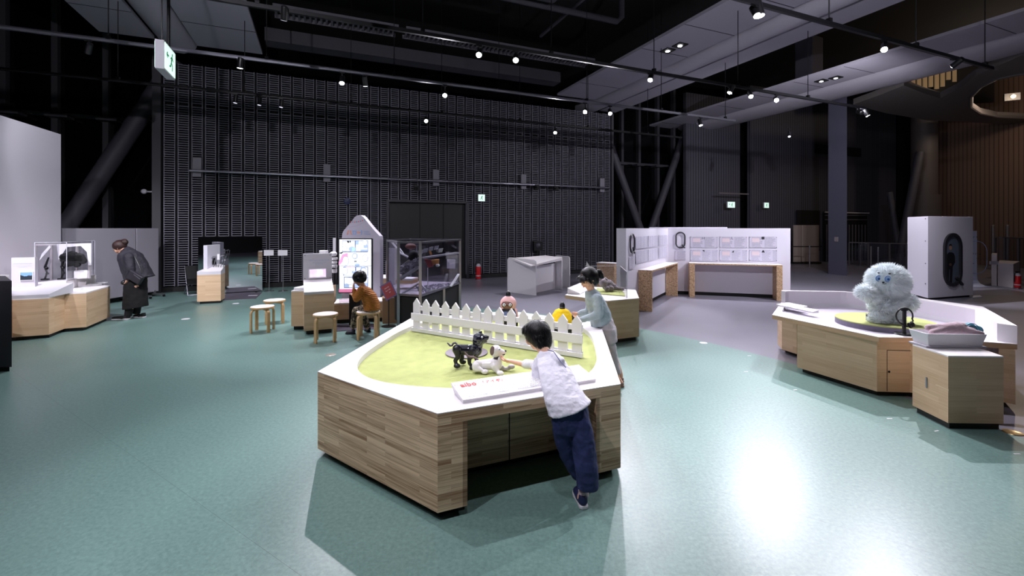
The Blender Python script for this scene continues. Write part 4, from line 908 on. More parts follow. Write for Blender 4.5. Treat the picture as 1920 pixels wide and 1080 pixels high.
# cabinet at its left with white stacked items
h0, h1 = P(546, 612, .07), P(569, 611.5, .07); h0.z = h1.z = 0
t = thing('side_cabinet', 'wooden cabinet with white top left behind the small drawing kiosk', 'cabinet', h0+Vector((.3, .4, 0)))
cabinet(t, [h0, h1+Vector((.02, 0, 0)), h1+Vector((.15, 1.1, 0)), h0+Vector((0, 1.1, 0))], .68, zb=.07)
b = MB(); b.prism(poly(h0, h1+Vector((.02, 0, 0)), h1+Vector((.15, 1.1, 0)), h0+Vector((0, 1.1, 0))), .6805, .7); b.build('white_top', WHITE, t, smooth=False)
b = MB(); b.box(h0+Vector((.13, .25, .725)), (.2, .4, .045), -.1); tag(b.build('paper_stack', WHITEM, bevel=.01), 'low stack of white paper on side cabinet', 'paper stack')
b = MB(); b.box(h0+Vector((.16, .75, .77)), (.14, .3, .13), -.2); tag(b.build('white_box', WHITEM, bevel=.01), 'white box standing on the side cabinet rear', 'box')
# low display plinth behind the boy
l0, l1 = P(626.5, 607), P(722, 602); l0.z = l1.z = 0; ld = (l1-l0).normalized(); ln = Vector((-ld.y, ld.x, 0))
t = thing('low_display_plinth', 'low wooden plinth with white shelf below the tall comic screen', 'plinth', (l0+l1)/2+ln*.3)
cabinet(t, [l0, l1, l1+ln*.55, l0+ln*.55], .36, zb=.07)
b = MB(); b.prism(poly(l0, l1, l1+ln*.55, l0+ln*.55), .3605, .385); b.build('white_top', WHITE, t, smooth=False)
b = MB(); x_ = l0+ld*.08+ln*.06; b.prism(poly(x_, x_+ld*.32, x_+ld*.32+ln*.16, x_+ln*.16), .386, .43); tag(b.build('glass_tray', acrylic('tray_clear', (.9, .85, .88)), smooth=False), 'small clear tray on the low plinth beneath the screen', 'tray')
# floor mat under the stool
b = MB(); b.prism(poly(P(626, 622), P(708, 617), P(706, 607), P(630, 608)), .0005, .006); tag(b.build('floor_mat', MATS['mat_purple_grey'], smooth=False), 'dark mat under the seated boy before the low plinth', 'mat')
# tall upright display showing a comic page
s0 = Vector(((634.3-960)/F*8.6, 8.6, 0)); s1 = Vector(((698-960)/F*8.6, 8.6, 0)); sw = (s1-s0).length; zb_, zt_ = .57, 1.61
t = thing('portrait_display', 'tall bright portrait screen showing a comic page', 'display screen', (s0+s1)/2)
b = MB(); b.box((s0+s1)/2+Vector((0, .03, (zb_+zt_)/2)), (sw, .05, zt_-zb_)); b.build('bezel', BLACK, t, smooth=False, bevel=.004)
sl, sr, sb_, st_ = s0.x+.02, s1.x-.02, zb_+.02, zt_-.02
b = MB(); b.box(((sl+sr)/2, 8.602, (sb_+st_)/2), (sr-sl, .004, st_-sb_)); sc = b.build('screen', emis('screen_white', (238, 244, 255), 1.0), t, smooth=False)
SX = lambda px: (px-960)/F*8.6
SZ = lambda py: HC-(py-HZ)/F*8.6
CPG = MB(); CPM = []
def sp_(lst, m, nm, dy):
    CPM.append(m); CPG.cur = len(CPM)-1
    for q in lst:
        pts = [Vector((SX(x), 8.6-dy, SZ(y))) for x, y in q]; CPG.add(pts, [tuple(range(len(pts)))])
def ell(cx, cy, rx, ry, n=20): return [(cx+rx*math.cos(2*PI*i/n), cy+ry*math.sin(2*PI*i/n)) for i in range(n)]
def ebox(x0, y0, x1, y1): return [(x0, y0), (x1, y0), (x1, y1), (x0, y1)]
SBLUE = emis('screen_blue', (178, 200, 240), .8); SPINK = emis('screen_pink', (240, 165, 205), .8); SWH = emis('screen_bright', (250, 252, 255), 1.0); SLN = emis('screen_line', (90, 110, 160), .5); SBK = emis('screen_black', (10, 10, 14), .1); SMAG = emis('screen_magenta', (226, 130, 175), .8)
sp_([[(635.5, 491), (642, 477), (652, 474), (652.5, 482), (645, 487), (640, 494), (635.5, 498)], ebox(668, 501, 676, 507), ebox(650, 500, 664, 512)], SPINK, 'pink_shapes', .004)
sp_([ebox(635.5, 542, 697, 548)], SMAG, 'caption_band', .004)
sp_([ebox(642, 451, 690, 472), ebox(644, 500, 690, 517), ebox(645, 519, 690, 540)], SLN, 'frame_lines', .003)
sp_([ebox(642.7, 451.8, 665.5, 471.2), ebox(667, 451.8, 689.3, 471.2), ebox(645, 501, 666, 516.5), ebox(668, 501, 689, 516.5), ebox(646, 520, 689, 539)], SWH, 'panels', .005)
sp_([ebox(660, 464, 668, 472), ebox(667, 451.8, 673, 459), ebox(676, 468, 689.3, 471.2), ebox(682, 459, 689, 465), ell(660, 467, 6, 5), ell(665.5, 480, 5.5, 6), ell(670, 497, 5, 3), ebox(660, 508, 671, 513), ell(681, 506, 6, 6), ebox(646, 532, 655, 539), ebox(664, 530, 689, 539)], SBLUE, 'blue_shapes', .006)
sp_([ell(646, 466, 5, 4.4), ell(684.5, 455, 4, 6), ell(648.4, 489, 6, 8.8), ell(685, 484, 4.8, 6.8), ell(665.5, 480, 4.6, 5), ell(647, 508, 5.5, 7), ell(682, 507, 5, 5), ell(656, 527, 8, 7)], SLN, 'outline', .007)
sp_([ell(646, 466, 4.5, 3.9), ell(684.5, 455, 3.5, 5.5), ell(648.4, 489, 5.5, 8.3), ell(685, 484, 4.3, 6.3), ell(665.5, 480, 4.1, 4.5), ell(647, 508, 5, 6.5), ell(682, 507, 4.5, 4.5), ell(656, 527, 7.5, 6.5)], SWH, 'white_figures', .008)
sp_([[(650.5, 451.8), (654.5, 451.8), (655, 455), (652.5, 455.5)], [(655.5, 451.8), (658, 451.8), (657.8, 454.5), (656, 454.8)], ebox(664.8, 488.5, 666.2, 491.5), ebox(667, 488.5, 668.4, 491.5), ell(664, 479, .5, .5, 6), ell(667, 479, .5, .5, 6), [(635.5, 474), (645, 472), (640, 476)], ebox(641, 472.2, 690, 472.8), ebox(636, 498, 697, 498.5)], SBK, 'black_marks', .009)
CPG.build('comic_page', CPM, sc, smooth=False)
b = MB(); cxs = (s0.x+s1.x)/2; b.box((cxs-.05, 8.66, .48), (.08, .05, .25)); b.box((cxs+.1, 8.66, .48), (.08, .05, .25)); b.build('stand', ALU, t, smooth=False)
# black pedestal in front of the boy's knees
b = MB(); q = P(665, 608); b.box((q.x, q.y, .3), (.14, .2, .6)); tag(b.build('black_pedestal', BLACKM, smooth=False, bevel=.004), 'narrow black pedestal between the boy and the comic screen', 'pedestal')
# arched title sign
Ya = 9.35; t = thing('title_sign', 'tall arrow-topped grey sign with coloured exhibition lettering', 'sign', (SX(678), Ya, 0))
AX = lambda px: (px-960)/F*Ya
AZ = lambda py: HC-(py-HZ)/F*Ya
ol = [(641, 600), (641, 446), (641.8, 438), (644.5, 432), (649, 427), (660, 414), (665, 407), (669, 404.2), (673, 403.5), (677.5, 404), (681, 406.5), (690, 418), (700, 430), (708, 438.5), (711.8, 442.5), (712.8, 449), (712.8, 600)]
b = MB(); fr0 = [Vector((AX(x), Ya, max(.01, AZ(y)))) for x, y in ol]; b.solid(fr0, [v+Vector((.03, .12, 0)) for v in fr0]); b.build('board', mat('sign_grey_lilac', (172, 168, 182), .6), t, smooth=False)
o_ = Vector((0, Ya-.002, 0)); ex = Vector((1, 0, 0))
def pxrect(m, nm, lst, par):
    b = MB()
    for q in lst: b.add([Vector((AX(x), Ya-.003, AZ(y))) for x, y in q], [tuple(range(len(q)))])
    b.build(nm, m, par, smooth=False)
pxrect(ORANGEINK, 'lettering_orange', [[(650, 440), (652.5, 432), (654.6, 432), (652.4, 440)], [(655.8, 432.3), (657.9, 432), (660, 439.5), (657.8, 440)], ebox(669, 435, 675.5, 437)], t)
pxrect(BLUEINK, 'lettering_blue', [ebox(661, 432.2, 667.8, 433.7), ebox(661, 438.4, 667.8, 439.9), ebox(661, 433.7, 662.7, 438.4), ebox(666.1, 433.7, 667.8, 438.4), ebox(676.8, 431.5, 678.8, 437.6), ebox(676.8, 438.4, 678.8, 440)], t)
b = MB(); b.text('Hello!', Vector((AX(682), Ya-.003, AZ(435.6))), ex, U3, .05, .001); b.text('Robots', Vector((AX(682), Ya-.003, AZ(440))), ex, U3, .05, .001); b.build('lettering_small', BLUEINK, t, smooth=False)
def flags(x0, y0, x1, y1, n, s, sag):
    for ci, m in enumerate((REDINK, TEALINK)):
        l = []
        for i in range(n):
            if i % 2 == ci: k = i/(n-1); x = x0+(x1-x0)*k; y = y0+(y1-y0)*k+sag*math.sin(PI*k); l.append([(x-s/2, y), (x+s/2, y), (x, y+s)])
        pxrect(m, 'bunting_print', l, t)
flags(658, 415.5, 683.5, 411.5, 8, 2.4, 1.5); flags(650, 425.5, 686, 414.5, 18, .9, 3)
# small white gadgets left of the screen
p = H(607, 473, 8.9); b = MB(); b.box(p, (.13, .12, .07)); b.tube([(p.x, p.y, .7), (p.x, p.y, p.z)], .012, 8); tag(b.build('white_camera_box', WHITEM, bevel=.015), 'small rounded white box above the drawing kiosk board', 'device')
t = thing('tube_robot', 'white stacked arm robot standing left of the tall screen', 'robot', (H(627, 520, 8.9).x, 8.9, .7))
b = MB(); x = H(627, 500, 8.9).x
for z, r, h in ((.93, .05, .1), (1.03, .055, .07), (1.11, .05, .06), (1.18, .06, .06)): b.lathe((x, 8.9, z), [(r*.9, 0), (r, .01), (r, h-.02), (r*.9, h-.01)], 16)
b.box((x-.0, 8.9, 1.45), (.045, .04, .32)); b.ball((x-.01, 8.88, 1.3), .07, (1, .8, .7)); b.build('body', WHITEM, t)
b = MB(); b.tube([(x, 8.9, .7), (x, 8.9, .95)], .03, 10); b.box((x, 8.84, 1.02), (.08, .02, .02)); b.box((x-.07, 8.9, 1.3), (.02, .03, .05)); b.build('black_joint', BLACK, t)
b = MB(); b.box((x-.07, 8.93, 1.42), (.09, .06, .32)); b.build('acrylic_box', ACRS, t, smooth=False)
# tall wood cabinet and boards right of the screen
c0, c1 = P(699.5, 585), P(737, 583); c0.z = c1.z = 0
t = thing('wooden_cabinet', 'wooden cabinet with white upright panel right of the tall screen', 'cabinet', (c0+c1)/2+Vector((0, .3, 0))); cabinet(t, [c0, c1, c1+Vector((0, .8, 0)), c0+Vector((0, .8, 0))], .7)
b = MB(); b.prism(poly(c0, c1, c1+Vector((0, .8, 0)), c0+Vector((0, .8, 0))), .7005, .72); b.build('white_top', WHITE, t, smooth=False)
p = H(701, 500, 9.7); b = MB(); b.box((p.x, 9.72, 1.03), (.06, .25, .62)); b.build('upright_panel', WHITEM, t, smooth=False, bevel=.004)
u0, u1 = H(726, 500, 9.6), H(748, 500, 9.6)
t = thing('white_column_board', 'white upright board left of the metal framed glass case', 'display board', ((u0.x+u1.x)/2, 9.6, 0)); b = MB(); b.box(((u0.x+u1.x)/2, 9.66, .98), (u1.x-u0.x, .08, .8)); b.build('board', WHITEM, t, smooth=False)
b = MB(); b.box(((u0.x+u1.x)/2, 9.7, .29), (u1.x-u0.x, .3, .58)); b.build('base', WOODP, t, smooth=False)
# acrylic leaflet holder
p = H(722, 512, 9.5); t = thing('leaflet_holder', 'clear leaflet holder on the cabinet right of the screen', 'leaflet holder', (p.x, 9.95, .721)); b = MB(); b.box((p.x, 9.95, .86), (.12, .008, .26)); b.build('sheet', mat('leaflet_grey', (150, 150, 162), .4), t, smooth=False); b = MB(); b.box((p.x-.04, 9.99, .9), (.16, .012, .36)); b.build('backing', MATS['acrylic_edge'], t, smooth=False)
# red tilted notice on a stand
q = P(729, 612); t = thing('notice_stand', 'tilted dark red notice on a thin black stand', 'sign stand', (q.x, q.y, 0))
c = H(728.5, 545, q.y-.05); rx = Vector((.78, 0, .45)).normalized(); ry = Vector((-.5, .25, .85)); ry = (ry-rx*ry.dot(rx)).normalized(); nn_ = rx.cross(ry)
b = MB(); b.frame(c, rx, ry, nn_, .23, .3, .008); bo_ = b.build('board', mat('notice_blue', (96, 92, 140), .5), t, smooth=False)
b = MB(); b.frame(c+nn_*.006, rx, ry, nn_, .19, .26, .003); b.build('red_sheet', mat('notice_red', (150, 62, 66), .5), bo_, smooth=False)
b = MB()
b.marks(c+nn_*.008-rx*.05+ry*.05, rx, ry, .1, .022, 8, .001, .1); b.marks(c+nn_*.008-rx*.05-ry*.0, rx, ry, .1, .022, 9, .001, .1); b.marks(c+nn_*.008-rx*.0-ry*.05, rx, ry, .04, .022, 10, .001, .1); b.build('lettering', WHITEM, bo_, smooth=False)
b = MB(); b.tube([(q.x, q.y, .01), (q.x, q.y, c.z-.03), c-nn_*.01], .01, 8); b.lathe((q.x, q.y, 0), [(.13, 0), (.13, .01), (.012, .014)], 20); b.build('pole', BLACK, t)
b = MB(); kk = P(705, 600, .008)
b.tube([kk+Vector((.02*i, .06*math.sin(i*1.1), 0)) for i in range(18)], .006, 6); tag(b.build('cable', BLACK), 'black cable lying on the floor beside the wooden cabinet', 'cable')

# ================================================================ metal framed glass case
FP = [Vector((-1.63, 8.08, 0)), Vector((-1.15, 10.03, 0)), Vector((-2.3, 10.3, 0)), Vector((-2.56, 9.35, 0)), Vector((-2.06, 8.25, 0))]
t = thing('machine_showcase', 'tall metal framed glass case holding a chain machine', 'showcase', sum(FP, Vector())/5)
zc0, zc1 = .60, 1.565
for p in FP: b = MB(); b.box((p.x, p.y, zc1/2), (.05, .05, zc1), .2); b.build('post', STEEL, t, smooth=False)
for z in (zc0, zc1-.02):
    b = MB()
    for i in range(5): b.bar(FP[i]+U3*z, FP[(i+1) % 5]+U3*z, .04, .035)
    b.build('frame_rail', STEEL, t, smooth=False)
b = MB()
for i in (0, 1, 4): b.bar(FP[i]+U3*.05, FP[(i+1) % 5]+U3*.05, .04, .035)
m_ = (FP[0]*.45+FP[1]*.55); b.box((m_.x, m_.y, .3), (.045, .045, .6), .2); b.build('lower_rail', STEEL, t, smooth=False)
ctr = sum(FP, Vector())/5
for i in range(5):
    p, q = FP[i], FP[(i+1) % 5]; d = (q-p).normalized(); n = Vector((-d.y, d.x, 0)); n = n if n.dot(ctr-p) > 0 else -n
    b = MB(); b.prism(poly(p+d*.03, q-d*.03, q-d*.03+n*.006, p+d*.03+n*.006), zc0+.02, zc1-.04); b.build('glass_pane', ACRS, t, smooth=False)
    b = MB(); b.prism(poly(p+d*.03+n*.01, q-d*.03+n*.01, q-d*.03+n*.02, p+d*.03+n*.02), .08, zc0-.02); b.build('lower_panel', BLACKM, t, smooth=False)
b = MB(); b.prism(poly(*[ctr+(p-ctr)*.97 for p in FP]), zc0, zc0+.012); b.build('deck', mat('deck_lilac', (172, 164, 178), .5), t, smooth=False)
b = MB(); b.prism(poly(*[ctr+(p-ctr)*.97 for p in FP]), zc1-.012, zc1-.006); b.build('lid', ACRS, t, smooth=False)
random.seed(11)
b = MB()
for i in range(260):
    k = random.random(); l = random.random()
    p = FP[0]*(1-k)+FP[1]*k; p = p+(ctr-p)*(l*.9+.05); b.box(p+U3*(zc0+.02+random.random()*.01), (.03, .018, .012), random.random()*3)
o = b.build('loose_chips', mat('chips_metal', (150, 146, 160), .4, metal=.5), t, smooth=False); o['kind'] = 'stuff'
def Cp(px, py, Y=8.75): return H(px, py, Y)
t = thing('chain_machine', 'sculpture of chained metal plates and chutes inside the glass case', 'machine', Cp(790, 520)*1.0)
b = MB()
b.bar(Cp(750, 503, 8.75), Cp(788, 473, 8.9), .03, .05); b.bar(Cp(749, 524, 8.6), Cp(786, 500, 8.8), .16, .03); b.bar(Cp(790, 484, 8.75), Cp(858, 474, 9.6), .1, .03); b.build('chute', ALU, t, smooth=False)
b = MB(); random.seed(5)
for i in range(90):
    k = random.random(); p = Cp(750, 508, 8.65)*(1-k)+Cp(788, 487, 8.8)*k; p = p+Vector((random.uniform(-.05, .05), random.uniform(-.06, .06), random.uniform(-.05, .06))); b.frame(p, *[Vector(v) for v in Matrix.Rotation(random.random()*6, 3, (random.random(), random.random(), 1))], .05, .02, .01)
o = b.build('chain_links', mat('chain_metal', (150, 148, 158), .3, metal=.8), t, smooth=False); o['kind'] = 'stuff'
b = MB()
for i, (px, py) in enumerate(((780, 475), (789, 473), (798, 470), (808, 467), (818, 465), (826, 470))):
    p = Cp(px, py, 8.9); b.slab([p+Vector((-.05, 0, -.04)), p+Vector((.03, 0, -.03)), p+Vector((.05, 0, .05)), p+Vector((-.03, 0, .04))], .02)
b.build('stepped_plates', mat('plate_silver', (180, 178, 190), .35, metal=.4), t, smooth=False, bevel=.003)
b = MB(); p = Cp(775, 478, 8.85); b.ball(p, .09, (1, .8, 1)); b.ball(p+Vector((-.04, 0, -.06)), .06); b.build('drive_hub', BLACKM, t)
b = MB(); p = Cp(770, 462, 9.1); b.ball(p, .1, (1.1, .8, .6)); b.build('brown_cover', mat('dull_brown', (100, 62, 56), .6), t)
b = MB(); b.slab([Cp(795, 486, 8.9), Cp(803, 502, 8.9), Cp(812, 500, 8.9), Cp(808, 487, 8.9)], .08); b.build('red_block', mat('dull_red', (150, 50, 58), .5), t, smooth=False, bevel=.01)
b = MB(); b.slab([Cp(808, 487, 8.92), Cp(810, 497, 8.92), Cp(822, 496, 8.92), Cp(823, 486, 8.92)], .07); b.slab([Cp(803, 468, 8.9), Cp(806, 478, 8.9), Cp(810, 478, 8.9), Cp(807, 468, 8.9)], .03); b.build('orange_block', mat('dull_orange', (205, 140, 78), .5), t, smooth=False, bevel=.01)
b = MB(); b.ball(Cp(820.5, 497.5, 8.9), .035, (1.2, .8, .8)); b.build('white_knob', WHITEM, t)
b = MB(); b.tube([Cp(802, 502, 8.95), (Cp(802, 502, 8.95).x, 8.95, zc0+.013)], .008, 8); b.tube([Cp(733, 452, 9.0), Cp(752, 475, 8.75), Cp(765, 482, 8.75)], .018, 8); b.tube([Cp(742, 455, 8.9), Cp(757, 476, 8.75)], .01, 8); b.build('white_rod', WHITEM, t)
b = MB(); b.bar(Cp(845, 537, 9.3), Cp(860, 514, 9.6), .05, .02); b.build('white_slat', WHITEM, t, smooth=False)
b = MB(); b.bar(Cp(754, 551, 8.3), Cp(784, 532, 8.6), .03, .03); b.tube([Cp(790, 533, 8.4), Cp(797, 541, 8.3), Cp(807, 545, 8.4), Cp(824, 542, 8.9)], .01, 8); b.build('deck_rails', ALU, t, smooth=False)
b = MB(); c = Cp(846, 495, 9.9); b.box(c, (.2, .03, .2), -.3); b.build('control_box', LGREY, t, smooth=False, bevel=.01)
b = MB(); c = Cp(763, 527, 9.0); b.box(c, (.34, .3, .07), -.2); b.build('wood_step', WOODP, t, smooth=False); b = MB(); b.box(c+U3*.05, (.34, .3, .03), -.2); b.build('white_step', WHITEM, t, smooth=False)
# brown box under the notice
b = MB(); b.box((-2.36, 8.75, .24), (.26, .3, .48), .3); tag(b.build('brown_crate', mat('brown_ply', (150, 118, 88), .5), smooth=False), 'brown wooden crate behind the notice stand left of glass case', 'crate')

# ================================================================ white curved desk
t = thing('white_writing_desk', 'white desk of rounded upright panels before the slatted wall', 'desk', (.8, 12.8, 0))
def vpanel(name, a, c, za, zc, th=.03, m=WHITEM, r=.08):
    a = Vector((a.x, a.y, 0)); c = Vector((c.x, c.y, 0)); d = (c-a).normalized(); L = (c-a).length; n = Vector((-d.y, d.x, 0)); q = [(0, 0), (L, 0)]
    for i in range(7): k = PI/2*i/6; q.append((L-r+r*math.cos(k), zc-r+r*math.sin(k)))
    for i in range(7): k = PI/2+PI/2*i/6; q.append((r+r*math.cos(k), za-r+r*math.sin(k)))
    f = [a+d*x+U3*(z+.002) for x, z in q]; b = MB(); b.solid(f, [v+n*th for v in f]); return b.build(name, m, t, smooth=False)
vpanel('side_panel', P(951.3, 547.7), P(1004.7, 554.5), .975, .955); vpanel('side_panel', P(1040, 541.2), P(1053, 543.6), .98, .96, r=.06); vpanel('side_panel', P(1041, 536), P(1068, 538.8), .96, .94)
vpanel('back_panel', P(1005, 549), P(1041, 541.7), .75, .75, r=.001)
b = MB(); zd = .93; q = [P(990, 484, zd), P(1053, 479, zd)]; b.solid([Vector((.5, 12.0, zd-.15)), Vector((1.45, 13.1, zd-.05)), Vector((1.0, 13.6, zd)), Vector((.0, 12.7, zd-.02))], [Vector((.5, 12.0, zd-.12)), Vector((1.45, 13.1, zd+.03)), Vector((1.0, 13.6, zd+.06)), Vector((.0, 12.7, zd+.04))]); b.build('top', WHITE, t, smooth=False)

# ================================================================ fire extinguishers
def extinguisher(c, lab, s=1.):
    t = thing('fire_extinguisher', lab, 'fire extinguisher', c, 'fire extinguishers'); b = MB(); b.lathe(c, [(.07*s, .02), (.075*s, .05*s), (.075*s, .38*s), (.06*s, .43*s), (.03*s, .46*s)], 20); b.build('cylinder', mat('extinguisher_red', (185, 24, 32), .3), t)
    b = MB(); b.lathe(c+U3*.38*s, [(.0755*s, 0), (.062*s, .05*s), (.03*s, .08*s)], 20); b.lathe(c+U3*.1*s, [(.0765*s, 0), (.0765*s, .03)], 20); b.build('collar', LGREY, t)
    b = MB(); b.box(c+U3*.5*s, (.12*s, .03, .03)); b.tube([c+U3*.48*s, c+Vector((-.09*s, 0, .46*s)), c+Vector((-.1*s, 0, .2*s))], .011, 8); b.build('handle', BLACK, t)
    b = MB(); b.lathe(c, [(.1*s, 0), (.1*s, .02), (.08*s, .03)], 20); b.build('base_ring', STEEL, t)
extinguisher(P(897, 524), 'red fire extinguisher by the slatted wall right of dark doorway', 1.2)
extinguisher(P(1908, 541), 'red fire extinguisher beside low white wall at far right')
# ================================================================ question wall
QH = 1.8; iw = Vector((4.29, 12.5, 0)); le = Vector((2.33, 9.3, 0)); re_ = Vector((7.1, 11.6, 0)); 
QW = mat('question_wall_white', (222, 219, 232), .6)
t = thing('question_wall', 'white L-shaped display wall with two large Q letters and printed sheets', 'display wall', iw)
PLl, PLr = Pl(le, iw), Pl(iw, re_)
th = .2; nl, nr = PLl.n, PLr.n
b = MB(); b.prism(poly(le, iw, iw-nl*th-PLl.t*0, le-nl*th), .09, QH); b.prism(poly(iw, re_, re_-nr*.12, iw-nr*.12), .09, QH); b.build('wall_board', QW, t, smooth=False)
b = MB(); q = 0; b.prism(poly(le-nl*.03+PLl.t*.03, iw-nl*.03, iw-nl*.15, le-nl*.15+PLl.t*.03), 0, .09); b.prism(poly(iw-nr*.03, re_-nr*.03, re_-nr*.1, iw-nr*.1), 0, .09); b.build('base', PLINTH, t, smooth=False)
b = MB(); m = iw-nr*.3; b.prism(poly(iw-nr*.14+PLr.t*-.5, iw-nr*.14+PLr.t*1.5, iw-nr*.35+PLr.t*1.5, iw-nr*.35+PLr.t*-.5), 0, QH+.03); b.build('rear_board', QW, t, smooth=False)
SHEETL = text_lines_mat('question_sheet', (206, 202, 218), (140, 138, 156), .022, .012, .45, .3, .05)
SHEET2 = text_lines_mat('question_sheet_bright', (208, 206, 222), (160, 158, 178), .022, .012, .45, .25, .04)
def onwall(pl, x0, x1, y0, y1, m, nm, par, off=.012, tk=.006, uv=True, screws=True):
    (a0, z1), (a1, z0) = pl.hit(x0, y0), pl.hit(x1, y1); b = MB(); c = pl.pt((a0+a1)/2, (z0+z1)/2, off); ax = pl.t; b.frame(c, ax, -pl.n, U3, abs(a1-a0), tk, z1-z0)
    o = b.build(nm, m, par, smooth=False, uvplane=(pl.pt(a0, z0, off), ax, U3) if uv else None); return o, a0, a1, z0, z1
HEADS = 'H L ■ ◥ ◢ ▲'.split()
k = 0
for ry0, ry1 in ((443.8, 464.8), (468.3, 489.7)):
    for cx0, cx1 in ((1294.6, 1345.4), (1349.4, 1400.4), (1405, 1456.6)):
        o, a0, a1, z0, z1 = onwall(PLr, cx0, cx1, ry0, ry1, [SHEETL, SHEET2][ry0 > 460], 'text_panel', t)
        w_ = a1-a0; h_ = z1-z0; bs = PLr.pt(a0, z0, .016)
        b = MB(); b.frame(bs+PLr.t*w_*.23+U3*h_*.68+PLr.n*.001, PLr.t, -PLr.n, U3, w_*.28, .002, h_*.36); b.build('pink_field', mat('pale_pink_field', (226, 208, 214), .5), o, smooth=False)
        b = MB(); b.text(HEADS[k], bs+PLr.t*w_*.43+U3*h_*.77, PLr.t, U3, .09, .003); b.build('heading', INK, o, smooth=False)
        b = MB()
        for sx in (.02, .98):
            for sz in (.05, .95): b.lathe(bs+PLr.t*w_*sx+U3*h_*sz, [(.008, 0), (.007, .008)], 8, PLr.n)
        b.build('screw', BLACK, o); k += 1
for ry0, ry1, sk in ((447, 470, 0), (475, 500, 0)):
    for cx0, cx1, dy in ((1191, 1213, 0), (1214.6, 1232.5, -1.2), (1234.5, 1249.5, -2.4)):
        (a0, z1), (a1, z0) = PLl.hit(cx0, ry0+dy), PLl.hit(cx1, ry1+dy)
        z1 = 1.62 if ry0 < 460 else 1.3; z0 = 1.35 if ry0 < 460 else 1.03
        b = MB(); b.frame(PLl.pt((a0+a1)/2, (z0+z1)/2, .012), PLl.t, -PLl.n, U3, a1-a0, .006, z1-z0); b.build('text_panel', SHEET2, t, smooth=False, uvplane=(PLl.pt(a0, z0, .012), PLl.t, U3))
onwall(PLr, 1266, 1285, 470, 487.6, SHEETL, 'question_card', t); onwall(PLl, 1178.5, 1187.5, 481.5, 503, SHEETL, 'question_card', t)
def qsign(pl, x0, x1, y0, y1, par, off=.03, w=.018, m=None, tail=True):
    (a0, z1), (a1, z0) = pl.hit(x0, y0), pl.hit(x1, y1); cx = (a0+a1)/2; r = abs(a1-a0)/2; b = MB(); pts = []
    for i in range(13): k = PI*i/12; pts.append((cx+r*math.cos(k), z1-r+r*math.sin(k)))
    for i in range(13): k = PI+PI*i/12; pts.append((cx+r*math.cos(k), z0+r+r*math.sin(k)))
    pts.append(pts[0]); b.tube([pl.pt(x, z, off) for x, z in pts], w, 8, cap=False)
    if tail: b.tube([pl.pt(cx+r*.35, z0+r*.75, off), pl.pt(cx+r*.8, z0+r*.1, off), pl.pt(cx+r*1.05, z0-r*.05, off)], w, 8)
    return b.build('q_letter', m or mat('q_dark', (52, 50, 58), .4), par)
qsign(PLr, 1267.5, 1284, 435.5, 464.5, t); qsign(PLl, 1179.2, 1187, 439.5, 473.5, t)
# chipboard counters in front of both wings
def osb_mat():
    m = bpy.data.materials.new('chipboard'); m.use_nodes = True; nt = m.node_tree; bs = nt.nodes['Principled BSDF']; g = node(nt, 'ShaderNodeNewGeometry'); v = node(nt, 'ShaderNodeTexVoronoi'); v.inputs['Scale'].default_value = 60; nt.links.new(g.outputs['Position'], v.inputs['Vector'])
    sx = node(nt, 'ShaderNodeSeparateColor'); nt.links.new(v.outputs['Color'], sx.inputs[0]); r = node(nt, 'ShaderNodeValToRGB'); r.color_ramp.elements[0].color = lin((150, 118, 86))+(1,); r.color_ramp.elements[1].color = lin((222, 190, 152))+(1,); e = r.color_ramp.elements.new(.3); e.color = lin((188, 154, 118))+(1,)
    nt.links.new(sx.outputs[0], r.inputs['Fac']); nt.links.new(r.outputs['Color'], bs.inputs['Base Color']); bs.inputs['Roughness'].default_value = .6; return m
OSB = osb_mat()
def counter(pl, s0, s1, dep, zt_, lab, lw=.035, lm=None):
    t = thing('wall_counter', lab, 'counter', pl.pt((s0+s1)/2, 0, dep/2+.02)); g0 = .02; a_ = math.atan2(pl.t.y, pl.t.x)
    def bx(x0, x1, z0, z1, nm, m): b = MB(); b.prism(poly(pl.pt(x0, 0, g0), pl.pt(x1, 0, g0), pl.pt(x1, 0, g0+dep), pl.pt(x0, 0, g0+dep)), z0, z1); b.build(nm, m, t, smooth=False)
    bx(s0, s1, zt_-.035, zt_-.004, 'top_board', OSB); bx(s0, s1, zt_-.0038, zt_, 'white_surface', WHITE); bx(s0, s0+lw, 0, zt_-.036, 'side_leg', OSB); bx(s1-lw, s1, 0, zt_-.036, 'side_leg', OSB)
sA, _ = PLl.hit(1192, 570); sB, _ = PLl.hit(1247.5, 553)
counter(PLl, .80, sB, .30, .89, 'chipboard counter with white surface along the left question wing')
sA, _ = PLr.hit(1291, 553); sB, _ = PLr.hit(1459, 558)
counter(PLr, sA, sB, .42, .89, 'long chipboard counter along the right question wing', .13)
# counter end seen left of the wall end
b = MB(); p = P(1150, 560); b.box((p.x-.05+.0, p.y+.4, .44), (.3, .5, .87), .9); b.cur = 1; b.box((p.x-.05, p.y+.4, .885), (.32, .52, .02), .9); tag(b.build('wall_counter', [OSB, WHITE], smooth=False), 'chipboard counter end peeking out left of the question wall', 'counter')

